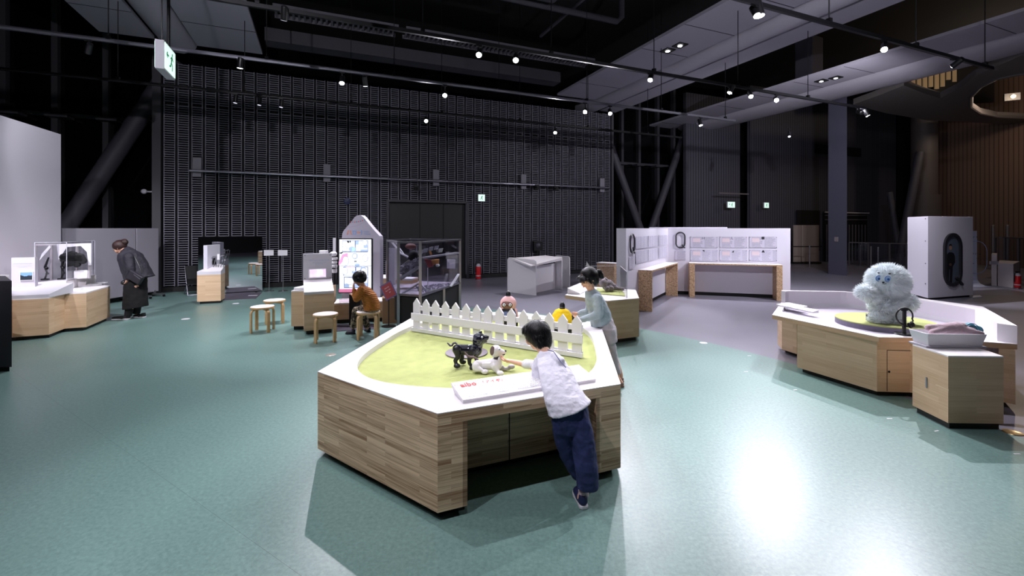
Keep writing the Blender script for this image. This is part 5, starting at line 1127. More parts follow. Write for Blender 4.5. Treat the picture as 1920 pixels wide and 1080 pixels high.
# ================================================================ Q portrait box
qa = P(1740, 563); qb = P(1824.5, 556.7); qc_dir = Vector((-.5, .87, 0)); 
qa.z = qb.z = 0; d = (qb-qa).normalized(); n = Vector((-d.y, d.x, 0)); ql = Vector(((1701.5-960)/F*12.4, 12.4, 0)); qr = ql+(qb-qa)
t = thing('portrait_box', 'white freestanding box wall with a Q-shaped window showing a standing person', 'display box', (qa+qr)/2)
b = MB(); b.prism(poly(qa, qb, qr, ql), .05, 2.1); b.build('box', mat('portrait_box_white', (206, 203, 214), .6), t, smooth=False, bevel=.004)
b = MB(); b.prism(poly(qa+n*.05+d*.05, qb+n*.05-d*.05, qr-n*.05-d*.05, ql-n*.05+d*.05), 0, .05); b.build('base', PLINTH, t, smooth=False)
PQ = Pl(qa, qb)
(a0, z1), (a1, z0) = PQ.hit(1768.5, 438), PQ.hit(1800.5, 535); cx = (a0+a1)/2; r = (a1-a0)/2
def oval(s, off): return [PQ.pt(cx+r*s*math.cos(PI*i/12), z1-r+r*s*math.sin(PI*i/12), off) for i in range(13)]+[PQ.pt(cx+r*s*math.cos(PI+PI*i/12), z0+r+r*s*math.sin(PI+PI*i/12), off) for i in range(13)]
pts = oval(1, 0); b = MB(); b.add(oval(.9, .003), [tuple(range(26))]); pic = b.build('picture', mat('picture_backdrop', (84, 94, 108), .4, var=.12, vscale=2), t, smooth=False)
b = MB(); o1, o2 = oval(1.04, 0), oval(.8, 0); N_ = 26; vs = [v+PQ.n*.001 for v in o1]+[v+PQ.n*.001 for v in o2]+[v+PQ.n*.045 for v in o1]+[v+PQ.n*.045 for v in o2]
b.add(vs, [(i, (i+1) % N_, 2*N_+(i+1) % N_, 2*N_+i) for i in range(N_)]+[(2*N_+i, 2*N_+(i+1) % N_, 3*N_+(i+1) % N_, 3*N_+i) for i in range(N_)]+[(N_+(i+1) % N_, N_+i, 3*N_+i, 3*N_+(i+1) % N_) for i in range(N_)])
b.bar(PQ.pt(cx+r*.35, z0+r*.62, .025), PQ.pt(cx+r*1.1, z0+r*.05, .025), .05, .06, up=PQ.n); b.bar(PQ.pt(cx+r*.4, z0+r*.1, .025), PQ.pt(cx+r*.95, z0+r*.75, .025), .03, .05, up=PQ.n); b.build('q_frame', mat('q_frame_dark', (40, 41, 46), .4), t, smooth=False)
def flatfig(lst, m, nm):
    b = MB()
    for q in lst: b.add([PQ.pt(*PQ.hit(x, y), .006) for x, y in q], [tuple(range(len(q)))])
    b.build(nm, m, pic, smooth=False)
flatfig([[(1777, 475), (1779, 473), (1784, 473), (1788, 475), (1790, 481), (1790.5, 492), (1787, 498), (1786, 500), (1784.5, 532), (1780, 532), (1780.5, 505), (1779.5, 505), (1778.5, 532), (1774.5, 531), (1775, 500), (1773, 496), (1772.5, 485), (1774, 478)]], mat('picture_black', (22, 22, 25), .5), 'printed_clothes')
flatfig([ell(1781.6, 464.5, 2.8, 4.4), ell(1781.5, 496, 2.4, 2.4)], mat('picture_skin', (150, 118, 100), .5), 'printed_face_and_hands')
flatfig([[(1778.8, 463), (1779, 458.8), (1781.6, 457), (1784.3, 458.8), (1784.5, 463), (1783.5, 460.8), (1780, 460.8)]], BLACKM, 'printed_hair')
b = MB(); PL2 = Pl(ql, qa)
for y in (410, 452, 494, 532): q, z = PL2.hit(1735.5, y); b.lathe(PL2.pt(q, z, .001), [(.014, 0), (.01, .01)], 8, PL2.n)
b.build('screw', BLACK, t)
b = MB(); p = P(1832, 559); b.prism(poly(P(1824, 560), P(1841, 558.5), P(1838, 555.5), P(1825, 556)), .001, .03); tag(b.build('floor_plate', WHITEM, smooth=False), 'white flat foot plate beside the Q portrait box', 'plate')
# curved poster board and low wall at far right
pp0, pp1 = P(1822, 538), P(1860, 538); pp0.z = pp1.z = 0; d = (pp1-pp0).normalized(); n = Vector((-d.y, d.x, 0)); pp0 = pp0-d*.5
t = thing('curved_poster_stand', 'pale blue poster board curving onto the floor behind portrait box', 'poster stand', (pp0+pp1)/2)
b = MB(); prof = [(-.45, .004), (-.25, .01), (-.1, .06), (-.02, .16), (0, .3), (0, 1.72)]
for i in range(len(prof)-1):
    (y0, z0_), (y1, z1_) = prof[i], prof[i+1]; b.slab([pp0+n*(y0+.45)+U3*z0_, pp1+n*(y0+.45)+U3*z0_, pp1+n*(y1+.45)+U3*z1_, pp0+n*(y1+.45)+U3*z1_], .012)
b.build('sheet', mat('poster_pale_blue', (186, 192, 214), .55), t)
PP = Pl(pp0+n*.45, pp1+n*.45)
b = MB(); c_ = PP.hit(1850, 450); 
q1, z1 = PP.hit(1850, 452); q0, z0 = PP.hit(1850, 513); rr = .33; cxp = q1-rr; pts = [PP.pt(cxp+rr*math.cos(PI*i/12), z1-rr+rr*math.sin(PI*i/12), .01) for i in range(13)]+[PP.pt(cxp+rr*math.cos(PI+PI*i/12), z0+rr+rr*math.sin(PI+PI*i/12), .01) for i in range(13)]; pts.append(pts[0]); b.tube(pts, .008, 6, cap=False); b.build('outline_print', mat('outline_blue', (140, 160, 205), .5), t)
b = MB(); q, z = PP.hit(1829, 488); b.text('ブリッジ', PP.pt(q, z, .012), PP.t, U3, .1, .001)
for px, py, l_, sd_ in ((1822, 477.5, .3, 11), (1822, 495.5, .1, 12), (1823, 446.5, .2, 13)): q, z = PP.hit(px, py); b.marks(PP.pt(q-.03, z, .012), PP.t, U3, l_, .055, sd_)
b.build('lettering', INK, t, smooth=False)
b = MB(); p = P(1872, 537); b.prism(poly(P(1871, 536), P(1900, 540), P(1912, 531), P(1874, 528)), 0, .72); tag(b.build('low_wall', mat('low_wall_white', (200, 192, 192), .6), smooth=False), 'low curved white wall left of the far right extinguisher', 'low wall')
b = MB(); b.prism(poly(P(1859, 535), P(1869, 536), P(1870, 531), P(1860, 530)), 0, .98); b.cur = 1; q = P(1862, 535.5); b.box((q.x-.02, q.y-.05, .72), (.25, .05, .1)); tag(b.build('white_post', [MATS['low_wall_white'], LGREY], smooth=False), 'white square post with a grey plate beside pale poster', 'post')
# glass balustrade and posts far right
RAILM = mat('rail_metal', (120, 116, 120), .4, metal=.5)
def balustrade(pts, h, lab, pxs):
    t = thing('glass_balustrade', lab, 'balustrade', (pts[0].x, pts[0].y, 0))
    for i in range(len(pts)-1):
        a_, c_ = pts[i], pts[i+1]; d = (c_-a_).normalized(); n = Vector((-d.y, d.x, 0)); b = MB(); b.prism(poly(a_, c_, c_+n*.012, a_+n*.012), .05, h); b.build('glass_panel', ACRS, t, smooth=False)
        b = MB(); b.bar(a_+U3*(h+.02), c_+U3*(h+.02), .05, .04); b.build('handrail', RAILM, t, smooth=False)
        b = MB(); b.bar(a_+U3*.001, a_+U3*(h), .05, .05); b.build('post', RAILM, t, smooth=False)
def GP(px, py): v = P(px, py); v.z = 0; return v
balustrade([GP(1592, 498), GP(1628, 500), GP(1668, 503), GP(1700, 505), GP(1722, 508)], 1.1, 'glass balustrade behind the blue furry robot', [])
balustrade([GP(1866, 520), GP(1884, 522), GP(1910, 528), GP(1960, 540)], 1.45, 'glass balustrade with sloping handrail at the far right', [])
for k, (px, py) in enumerate(((1598, 492), (1613, 499), (1633, 505), (1646.5, 508), (1518, 501), (1862, 505), (1889, 507))):
    p = GP(px, py); t = thing('barrier_post', ('first', 'second', 'third', 'fourth')[k]+' barrier post from the left right of the pillar' if k < 4 else ('barrier post in front of the stacked pale panels', 'left of two tall posts behind the pale poster', 'right of two tall posts behind the pale poster')[k-4], 'barrier post', p); h = .98 if k < 5 else 1.9
    b = MB(); b.tube([p+U3*.01, p+U3*h], .03 if k < 5 else .06, 10); b.ball(p+U3*h, .035 if k < 5 else .06); b.build('pole', STEEL if k == 3 else RAILM, t); b = MB(); b.lathe(p, [(.16, 0), (.16, .015), (.03, .03)], 20); b.build('base', RAILM, t)
# stacked pale panels by the dark doorway
sp0, sp1 = GP(1487, 495), GP(1539, 495); t = thing('stacked_panels', 'row of beige partition panels stored in the dark doorway', 'panels', (sp0+sp1)/2)
for i in range(8):
    k = i/8; w_ = (.5, .35, .2, .12, .1, .1, .3, 1.5)[i]; xs = [0, .5, .85, 1.05, 1.17, 1.27, 1.37, 1.67, 3.17]; s_ = (sp1.x-sp0.x)/3.17
    b = MB(); b.box((sp0.x+(xs[i]+xs[i+1])/2*s_, sp0.y+.02*i, .1+.93), ((xs[i+1]-xs[i])*s_*.96, .05, 1.86)); b.build('panel', mat('beige_panel', (150-(i % 3)*14, 138-(i % 3)*14, 132-(i % 3)*14), .7), t, smooth=False)
b = MB(); b.box(((sp0.x+sp1.x)/2, sp0.y+.1, .06), (sp1.x-sp0.x, .3, .1)); b.build('trolley_base', BLACKM, t, smooth=False)
p = H(1511, 465, GP(1518, 501).y+.05); b = MB(); b.bar((GP(1518, 501).x-1.0, p.y, .95), (GP(1518, 501).x+.6, p.y, .95), .01, .05); tag(b.build('barrier_belt', BLACKM, smooth=False), 'black barrier belt stretched before the stacked panels', 'belt')
p = H(1347, 362, 21.2); b = MB(); b.bar(p, H(1403, 364, 21.9), .08, .06); tag(b.build('far_rail', RAILM, smooth=False), 'short pale rail on the far ribbed wall above the left exit sign', 'rail')

# ================================================================ furry robot table on the right
ZR = .65; ZW = .83
oA, oB, oC = P(1448, 590, ZR), P(1648, 632, ZR), P(1727, 633, ZR)
outr = [Vector((oA.x, oA.y, 0)), Vector((oB.x, oB.y, 0)), Vector((oC.x, oC.y, 0)), Vector((5.02, 4.52, 0)), Vector((5.83, 5.63, 0)), Vector((5.62, 6.45, 0)), Vector((5.1, 7.02, 0)), Vector((4.22, 7.12, 0))]
t = thing('furry_robot_table', 'large angular wooden table with raised white rim and round lime platform', 'display table', (4.6, 5.8, 0))
cen2 = Vector((4.62, 5.75, 0)); in2 = []
for k in range(72):
    a_ = -2*PI*k/72; c_, s_ = math.cos(a_), math.sin(a_); in2.append(cen2+Vector((.94*math.copysign(abs(c_)**.75, c_), (1.32 if s_ > 0 else 1.13)*math.copysign(abs(s_)**.75, s_), 0)))
# clip the pen to stay inside the table on the front side
def inside_scale(p, polyv, c, mar):
    e = on_hex(p, polyv, c); L = (e-c).length; d = (p-c); return c+d*min(1, (L-mar)/d.length)
in2 = [inside_scale(p, outr, cen2, .13 if p.y < cen2.y else .07) for p in in2]
ou2 = outer_ring(outr, cen2, in2)
b = MB(); b.ring(ou2, in2, ZR-.005, ZR); b.build('white_top', WHITE, t, smooth=False)
b = MB(); b.ring(ou2, in2, ZR-.055, ZR-.0052); b.build('top_edge', wood_mat('table_edge_wood', (190, 150, 112), (226, 192, 156), .05, 1.2, .5, .5, .4), t, smooth=False)
b = MB(); b.prism([(p.x, p.y) for p in in2], ZR-.08, ZR-.052); b.build('pen_floor', mat('pen_floor_lilac', (186, 180, 194), .5), t, smooth=False)
b = MB(); b.ring(in2, inward(in2, cen2, .008), ZR-.055, ZR-.0002); b.build('pen_rim', WHITEM, t)
# raised rim around the back and right
seg = []
for i, p in enumerate(ou2):
    seg.append((p-cen2))
def angp(p): return math.degrees(math.atan2(p.y-cen2.y, p.x-cen2.x)) % 360
idx = [i for i in range(72) if (angp(ou2[i]) <= 110 or angp(ou2[i]) >= 286)]
idx.sort(key=lambda i: (angp(ou2[i])+100) % 360)
b = MB(); b.cur = 0; vs = []
for i in idx:
    o, q = ou2[i], in2[i]; L = (o-q).length; q2 = q if L < .6 else o+(q-o)*(.6/L); vs.append((Vector(o), Vector(q2)))
for z0, z1, mi in ((ZR+.0005, ZW-.006, 0),):
    V = []; m_ = len(vs)
    for o, q in vs: V += [o+U3*z0, q+U3*z0, q+U3*z1, o+U3*z1]
    fs = [(4*i+j, 4*i+4+j, 4*i+4+(j+1) % 4, 4*i+(j+1) % 4) for i in range(m_-1) for j in range(4)]+[(0, 1, 2, 3), (4*m_-1, 4*m_-2, 4*m_-3, 4*m_-4)]; b.add(V, fs)
b.build('raised_rim', mat('rim_white', (226, 220, 228), .5), t, smooth=False)
b = MB(); V = []
for o, q in vs: V += [o+U3*(ZW-.006), q+U3*(ZW-.006), q+U3*ZW, o+U3*ZW]
b.add(V, fs); b.build('rim_top', WHITE, t, smooth=False)
ZBr = .056
def inset_poly(pl, c, k): return [c+(p-c)*(1-k/(p-c).length) for p in pl]
b = MB(); body = [P(1494.6, 688.7, ZBr), P(1644.4, 734.2, ZBr), P(1706, 736, ZBr), Vector((4.75, 4.62, 0)), Vector((5.3, 6.0, 0)), Vector((4.5, 6.8, 0))]
b.prism([(p.x, p.y) for p in body], ZBr, ZR-.0555); b.build('body', WOODP, t, smooth=False)
b = MB(); bb_ = P(1466, 655, ZBr); b2_ = P(1494, 664, ZBr); b.prism([(4.0, 6.85), (bb_.x, bb_.y), (b2_.x, b2_.y), (4.5, 6.4)], ZBr, ZR-.056); b.build('rear_body', WOODP, t, smooth=False)
b = MB(); b.prism([(4.98, 4.5), (5.06, 4.6), (5.83, 5.63), (5.75, 5.66), (4.9, 4.58)], ZBr, ZR-.056); b.build('end_post', WOODP, t, smooth=False)
b = MB(); b.prism([(p.x, p.y) for p in inset_poly(body, cen2, .07)], 0, ZBr); b.prism([(4.1, 6.75), (bb_.x+.08, bb_.y+.05), (b2_.x+.1, b2_.y+.1), (4.5, 6.4)], 0, ZBr); b.prism([(4.97, 4.64), (5.7, 5.6), (5.6, 5.62), (4.92, 4.7)], 0, ZBr); b.build('plinth', PLINTH, t, smooth=False)
PLd = Pl(body[1], body[2]); (qa_, za_) = PLd.hit(1663, 657); b = MB()
b.bar(PLd.pt(qa_, ZBr+.01, .001), PLd.pt(qa_, .5, .001), .006, .003); b.bar(PLd.pt(qa_, .5, .001), PLd.pt(qa_+.4, .5, .001), .003, .006); q_, z_ = PLd.hit(1667, 697); b.lathe(PLd.pt(q_, z_, 0), [(.012, 0), (.012, .002)], 12, PLd.n); b.build('door_gap', BLACKM, t, smooth=False)
# platform disc
pc = P(1664, 604, .62); dsk = thing('round_platform', 'round lime felt platform with grey edge under the furry robot', 'platform', (4.6, 5.62, ZR-.05))
b = MB()
ecx = Vector((4.6, 5.62, 0)); N_ = 64; e_ = [ecx+Vector((.5*math.cos(2*PI*i/N_), .5*math.sin(2*PI*i/N_), 0)) for i in range(N_)]
b.prism([(p.x, p.y) for p in e_], ZR-.0515, ZR+.008); b.build('drum', mat('drum_grey', (112, 106, 124), .6), dsk, smooth=False)
b = MB(); b.prism([(p.x, p.y) for p in e_], ZR+.0081, ZR+.02); b.build('felt_top', FELT, dsk, smooth=False)
# power socket on the raised end

# info plates at the tip
for k, (px, py) in enumerate(((1484, 576), (1509, 583))):
    p = P(px, py, ZR+.002); b = MB(); u_ = Vector((.25, -.97, 0)).normalized(); w_ = Vector((.97, .25, 0)).normalized(); s = (.21, .34) if k == 0 else (.1, .34)
    q = [p-w_*s[0]/2-u_*s[1]/2, p-w_*s[0]/2+u_*s[1]/2, p+w_*s[0]/2+u_*s[1]/2, p+w_*s[0]/2-u_*s[1]/2]; hz_ = (.02, .02, .04, .04); b.solid(q, [v+U3*h for v, h in zip(q, hz_)]); tag(b.build('text_plate', WHITEM, smooth=False), ('white sloping text plate at the left tip of the furry robot table', 'narrow white plate right of the sloping text plate')[k], 'text plate')
# headphones on a black stand
hp = P(1695, 627, ZR+.001); t = thing('headphone_stand', 'black headphone stand with arm on the front rim of right table', 'headphone stand', hp)
b = MB(); b.lathe(hp, [(.088, 0), (.09, .006), (.085, .014), (.02, .018)], 28); b.build('base', BLACK, t); b = MB(); b.bar(hp+U3*.014, hp+Vector((.005, 0, .27)), .035, .02, (0, 1, 0)); b.bar(hp+Vector((-.03, 0, .268)), hp+Vector((.04, 0, .272)), .03, .014, (0, 1, 0)); b.build('upright', BLACK, t, smooth=False, bevel=.004)
t = thing('headphones', 'black over-ear headphones hanging on the stand', 'headphones', hp+U3*.28); b = MB(); hc = hp+Vector((0, -.005, .2)); pts = []
for i in range(17): k = PI*(-.12)+PI*1.24*i/16; pts.append(hc+Vector((.09*math.cos(k)*1.0, .0, .085*math.sin(k))))
pts = [hp+Vector((.055, -.01, .12)), hp+Vector((.09, -.01, .15))]+pts+[hp+Vector((-.06, -.01, .13)), hp+Vector((.02, -.02, .09))]; b.tube(pts, .008, 10); b.build('headband', BLACK, t)
for dx, dz in ((.055, .11), (.03, .098)): b = MB(); b.lathe(hp+Vector((dx, -.02, dz)), [(.022, 0), (.03, .008), (.03, .025), (.02, .03)], 20, (.8, -.3, .3)); b.build('ear_cup', BLACKM, t)
# black controller box on the platform
p = P(1634, 602, ZR+.021); t = thing('black_sensor_block', 'small open black device block on the lime platform', 'device', p); b = MB(); b.box(p+U3*.045, (.1, .05, .08), -.3); b.box(p+Vector((.06, -.03, .035)), (.04, .05, .06), -.3); b.build('body', BLACKM, t, smooth=False, bevel=.003)
b = MB()
for i in range(3): b.box(p+Vector((-.03+.03*i, -.035-.0*i, .06)), (.016, .02, .02), -.3)
b.build('ports', mat('port_grey', (70, 70, 76), .4), t, smooth=False)
# front small cabinet
z_t = .66; s0, s1, s2 = P(1702.7, 643, z_t), P(1778, 667, z_t), P(1881.7, 668, z_t); s0.z = s1.z = s2.z = 0
t = thing('small_cabinet', 'small angular wooden cabinet nearest the right picture edge', 'cabinet', (s0+s2)/2)
s0 = s0-Vector((0.0, .05, 0)); back = [s2+Vector((.06, .22, 0)), s0+Vector((.4, .06, 0))]
cb = [s0, s1, s2]+back; b = MB(); b.prism([(p.x, p.y) for p in cb], .058, z_t-.012); b.build('body', WOODP, t, smooth=False)
b = MB(); b.prism([(p.x, p.y) for p in cb], z_t-.0119, z_t); b.build('white_top', WHITE, t, smooth=False)
cc_ = sum(cb, Vector())/5; b = MB(); b.prism([(p.x, p.y) for p in [cc_+(p-cc_)*.9 for p in cb]], 0, .058); b.build('plinth', PLINTH, t, smooth=False)
PS = Pl(s0, s1); q_, z0_ = PS.hit(1737.5, 727); _, z1_ = PS.hit(1737.5, 707); b = MB(); b.frame(PS.pt(q_, (z0_+z1_)/2, .003), PS.t, -PS.n, U3, .018, .006, z1_-z0_); b.build('handle', STEEL, t, bevel=.003)
q_, z_ = PS.hit(1763, 725); b = MB(); b.frame(PS.pt(q_+.02, z_, .0005), PS.t, -PS.n, U3, .14, .001, .006); b.build('inlay_strip', mat('pale_strip', (222, 200, 170), .5), t, smooth=False)
# tray with pink plush
tc_ = P(1800, 655, z_t+.002)+Vector((.01, .14, 0)); t = thing('white_tray', 'white plastic tray on the small cabinet', 'tray', tc_)
b = MB(); b.box(tc_+Vector((.0, .0, .009)), (.56, .2, .016), -.03); b.build('base_board', LGREY, t, smooth=False, bevel=.002)
ta = -.05; u_ = Vector((math.cos(ta), math.sin(ta), 0)); w_ = Vector((-u_.y, u_.x, 0)); b = MB(); lo = [tc_+u_*x*.24+w_*y*.085+U3*.018 for x, y in ((-1, -1), (1, -1), (1, 1), (-1, 1))]; hi = [tc_+u_*x*.265+w_*y*.11+U3*.135 for x, y in ((-1, -1), (1, -1), (1, 1), (-1, 1))]
b.add(lo, [(0, 1, 2, 3)])
for i in range(4): b.add([lo[i], lo[(i+1) % 4], hi[(i+1) % 4], hi[i]], [(0, 1, 2, 3)])
o = b.build('tray_shell', WHITEM, t, smooth=False); sm = o.modifiers.new('thick', 'SOLIDIFY'); sm.thickness = .006; sm.offset = 0
PINK = mat('pink_plush_fabric', (196, 168, 178), .95, bump=.6, bscale=160, sheen=.5)
def pinkp(b):
    c = tc_+U3*.16
    b.cone(c+u_*-.05, .05, c+u_*.1+U3*.01, .062); b.cone(c+u_*.1, .05, c+u_*.22-w_*.02-U3*.0, .025); b.cone(c+u_*.12-w_*.03, .04, c+u_*.24-w_*.09-U3*.02, .022); b.cone(c-u_*.05+U3*.01, .04, c-u_*.17-w_*.0+U3*.012, .032); b.cone(c-u_*.05-w_*.02, .035, c-u_*.19-w_*.06-U3*.02, .025); b.ball(c+u_*.13+U3*.02, .05)
o = blob('pink_plush', PINK, None, pinkp, .008, 4, .006, .03); tag(o, 'soft pink plush creature lying in the white tray', 'plush toy')
TEALP = mat('teal_plastic', (120, 180, 196), .35); p = H(1838, 634, 4.42)
t = thing('teal_fan', 'pale teal round handheld device leaning behind the tray', 'device', (p.x-.03, 4.4, ZR)); b = MB(); b.lathe((4.44, 4.42, .8), [(.075, 0), (.082, .012), (.075, .024)], 30, (0, -1, .2)); b.build('disc', TEALP, t)
b = MB(); 
for r in (.078, .06): b.tube([Vector((4.44, 4.395, .802))+Vector((r*math.cos(k*PI/16), 0, r*math.sin(k*PI/16))) for k in range(33)], .004, 6, cap=False)
b.tube([(4.44, 4.42, .652), (4.44, 4.42, .76)], .016, 10); b.build('rim', mat('teal_deep', (80, 150, 170), .35), t)
b = MB(); b.lathe((4.56, 4.46, .8), [(.04, 0), (.045, .01), (.035, .02)], 24, (-.4, -1, .2)); b.tube([(4.56, 4.46, .652), (4.56, 4.46, .77)], .012, 10); tag(b.build('teal_paddle', TEALP), 'small pale teal paddle right of the teal round device', 'device')
# ================================================================ robots on the main table
Zf_ = ZT1-.05
def HH(px, py, Y): return H(px, py, Y)
DBLK = mat('dark_navy_gloss', (30, 30, 42), .18, coat=.5); DGREY = mat('robot_grey', (120, 116, 128), .35); DWHT = mat('robot_pearl', (226, 222, 226), .25, coat=.3); DBRN = mat('robot_taupe', (116, 96, 100), .4)
def eyeball(c, d, r, par, iris=(30, 40, 60), nm='eye'):
    b = MB(); b.ball(c, r, nu=12, nv=8); e = b.build(nm, mat('eye_white', (235, 240, 248), .15), par); b = MB(); b.ball(Vector(c)+Vector(d).normalized()*r*.45, r*.66, nu=12, nv=8); b.build('pupil', mat('iris', iris, .1), e)
Yd = 3.87; D = lambda x, y, o=0.: HH(x, y, Yd+o)
def bd(b):
    b.cone(D(857, 655), .043, D(876, 656), .046); b.cone(D(876, 656), .046, D(892, 657), .056); b.cone(D(892, 655), .045, D(898, 650), .032); b.ball(D(885, 662), .045)
dog = blob('robot_dog', DBLK, None, bd, .004, 6); tag(dog, 'black robot puppy standing on the lime felt pen', 'robot dog')
b = MB(); b.tube([D(896, 652), D(899, 645), D(899, 641)], [.034, .03, .028], 18); b.build('neck', DGREY, dog)
hd = blob('head', DBLK, dog, lambda b: (b.ball(D(898.5, 635), .054, (1, .92, .97)), b.ball(D(896, 640), .048), b.cone(D(904, 634.5), .036, D(912, 633.5), .022), b.cone(D(899, 624), .012, D(902.5, 622.5), .009)), .0035, 5)
b = MB(); b.cone(D(904, 641), .022, D(911, 640), .012); b.build('jaw', DGREY, hd)
b = MB(); b.ball(D(914.5, 632, -.0), .011); b.build('nose', BLACK, hd)
eyeball(D(903.5, 632.5, -.034), (.4, -1, 0), .0095, hd, (50, 60, 90))
b = MB(); b.ball(D(891.5, 634, -.035), .03, (.62, .3, 1.05), Quaternion((0, 1, 0), -.25)); b.build('ear', mat('ear_dark', (70, 70, 92), .2, coat=.5), hd)
b = MB(); b.ball(D(894, 634, .04), .03, (.62, .3, 1.05)); b.build('ear', MATS['ear_dark'], hd)
b = MB(); b.tube([D(857, 646), D(853.5, 642.5), D(850, 644), D(847.5, 648), D(844, 648), D(840.5, 644.5), D(838.5, 642.8)], [.007, .009, .009, .009, .009, .007, .004], 10); b.build('tail', mat('tail_grey', (88, 82, 92), .35), dog)
def limb(par, pts, rs, m, paw, foot=True, nm='leg'):
    def f(b):
        for i in range(len(pts)-1): b.cone(pts[i], rs[i], pts[i+1], rs[i+1])
        if foot: b.ball(paw, .024, (1.25, 1.05, .85))
    return blob(nm, m, par, f, .004, 4)
DBK2 = mat('leg_black', (34, 33, 38), .35)
limb(dog, [D(856, 655, -.035), D(859, 669, -.04), D(853.5, 676, -.04), D(855.5, 683, -.045)], [.036, .022, .017, .015], DBK2, D(857, 686, -.055))
limb(dog, [D(862, 658, .035), D(867, 671, .04), D(864, 676, .04)], [.03, .018, .016], DBK2, D(868, 678.5, .06))
limb(dog, [D(886, 657, -.04), D(880, 673, -.045), D(880, 681, -.045), D(885, 687, -.05)], [.036, .02, .015, .014], DBK2, D(886.5, 690, -.06))
limb(dog, [D(891, 662, .03), D(893, 674, .05)], [.03, .016], DBK2, D(895, 679, .08))
for x, y, r in ((857, 654.5, .04), (888, 656, .046)):
    b = MB(); b.ball(D(x, y, -.036), r, (1, .55, 1)); b.build('shoulder_disc', DBLK, dog)
cm_ = P(875, 662, Zf_+.001); b = MB(); b.lathe((cm_.x, cm_.y, Zf_+.001), [(.195, 0), (.2, .004), (.2, .01), (.19, .013)], 40); tag(b.build('charging_mat', mat('mat_grey_lilac', (122, 112, 122), .6)), 'round grey charging plate on the felt behind the black puppy', 'charging plate')
# white puppy
Yw = 3.74; Wp = lambda x, y, o=0.: HH(x, y, Yw+o)
def bw_(b):
    b.cone(Wp(896, 685), .042, Wp(912, 683), .042); b.cone(Wp(912, 683), .042, Wp(930, 683), .053); b.cone(Wp(932, 680), .044, Wp(935, 674), .028)
wd = blob('robot_dog', DWHT, None, bw_, .004, 6); tag(wd, 'white robot puppy lying on the felt, touched by the reaching boy', 'robot dog')
b = MB(); b.tube([Wp(932, 675), Wp(930, 669)], [.028, .024], 16); b.build('neck', mat('collar_dark', (60, 56, 64), .4), wd)
whd = blob('head', DWHT, wd, lambda b: (b.ball(Wp(930, 656.5), .043, (1, .95, 1)), b.ball(Wp(928.5, 661.5), .038), b.cone(Wp(935, 658), .028, Wp(945.5, 660.5), .015), b.cone(Wp(933, 664), .018, Wp(944, 666), .008)), .0035, 4)
b = MB(); b.ball(Wp(948, 658.2, 0), .0085); b.build('nose', BLACK, whd); eyeball(Wp(935.8, 655, -.029), (.3, -1, 0), .009, whd, (40, 60, 80))
b = MB(); b.ball(Wp(923, 657.5, -.03), .038, (.5, .3, 1.02), Quaternion((0, 1, 0), .12)); b.build('ear', DBRN, whd)
b = MB(); b.ball(Wp(926, 656.5, .034), .034, (.5, .3, 1)); b.build('ear', DBRN, whd)
b = MB(); b.cone(Wp(937, 665.5, -.004), .006, Wp(946, 664.5, -.004), .005); b.build('mouth', BLACKM, whd)
b = MB(); b.tube([Wp(897, 674), Wp(892, 671.5), Wp(887, 669), Wp(882, 669.5), Wp(877, 667.5), Wp(873.5, 663), Wp(871.3, 660)], [.006, .008, .0085, .009, .009, .007, .004], 10); b.build('tail', DBRN, wd)
limb(wd, [Wp(893, 685, -.03), Wp(893, 690, -.04), Wp(903, 694, -.06)], [.036, .034, .016], DWHT, Wp(909, 697, -.06))
limb(wd, [Wp(897, 685, .03), Wp(900, 692, .05), Wp(908, 694, .05)], [.03, .022, .016], DWHT, Wp(912, 695, .05))
limb(wd, [Wp(927, 686, -.035), Wp(930, 692, -.045), Wp(934, 698, -.06)], [.036, .028, .016], DWHT, Wp(938, 700, -.08))
limb(wd, [Wp(938, 688, .02), Wp(945, 692, .03), Wp(953, 691, .03), Wp(957, 689, .03)], [.026, .017, .015, .015], mat('limb_grey', (176, 170, 176), .35), Wp(959, 687.5, .03))
for x, y, r in ((895, 685, .042), (928, 685, .047)):
    b = MB(); b.ball(Wp(x, y, -.03), r, (1, .55, 1)); b.build('shoulder_disc', DWHT, wd)
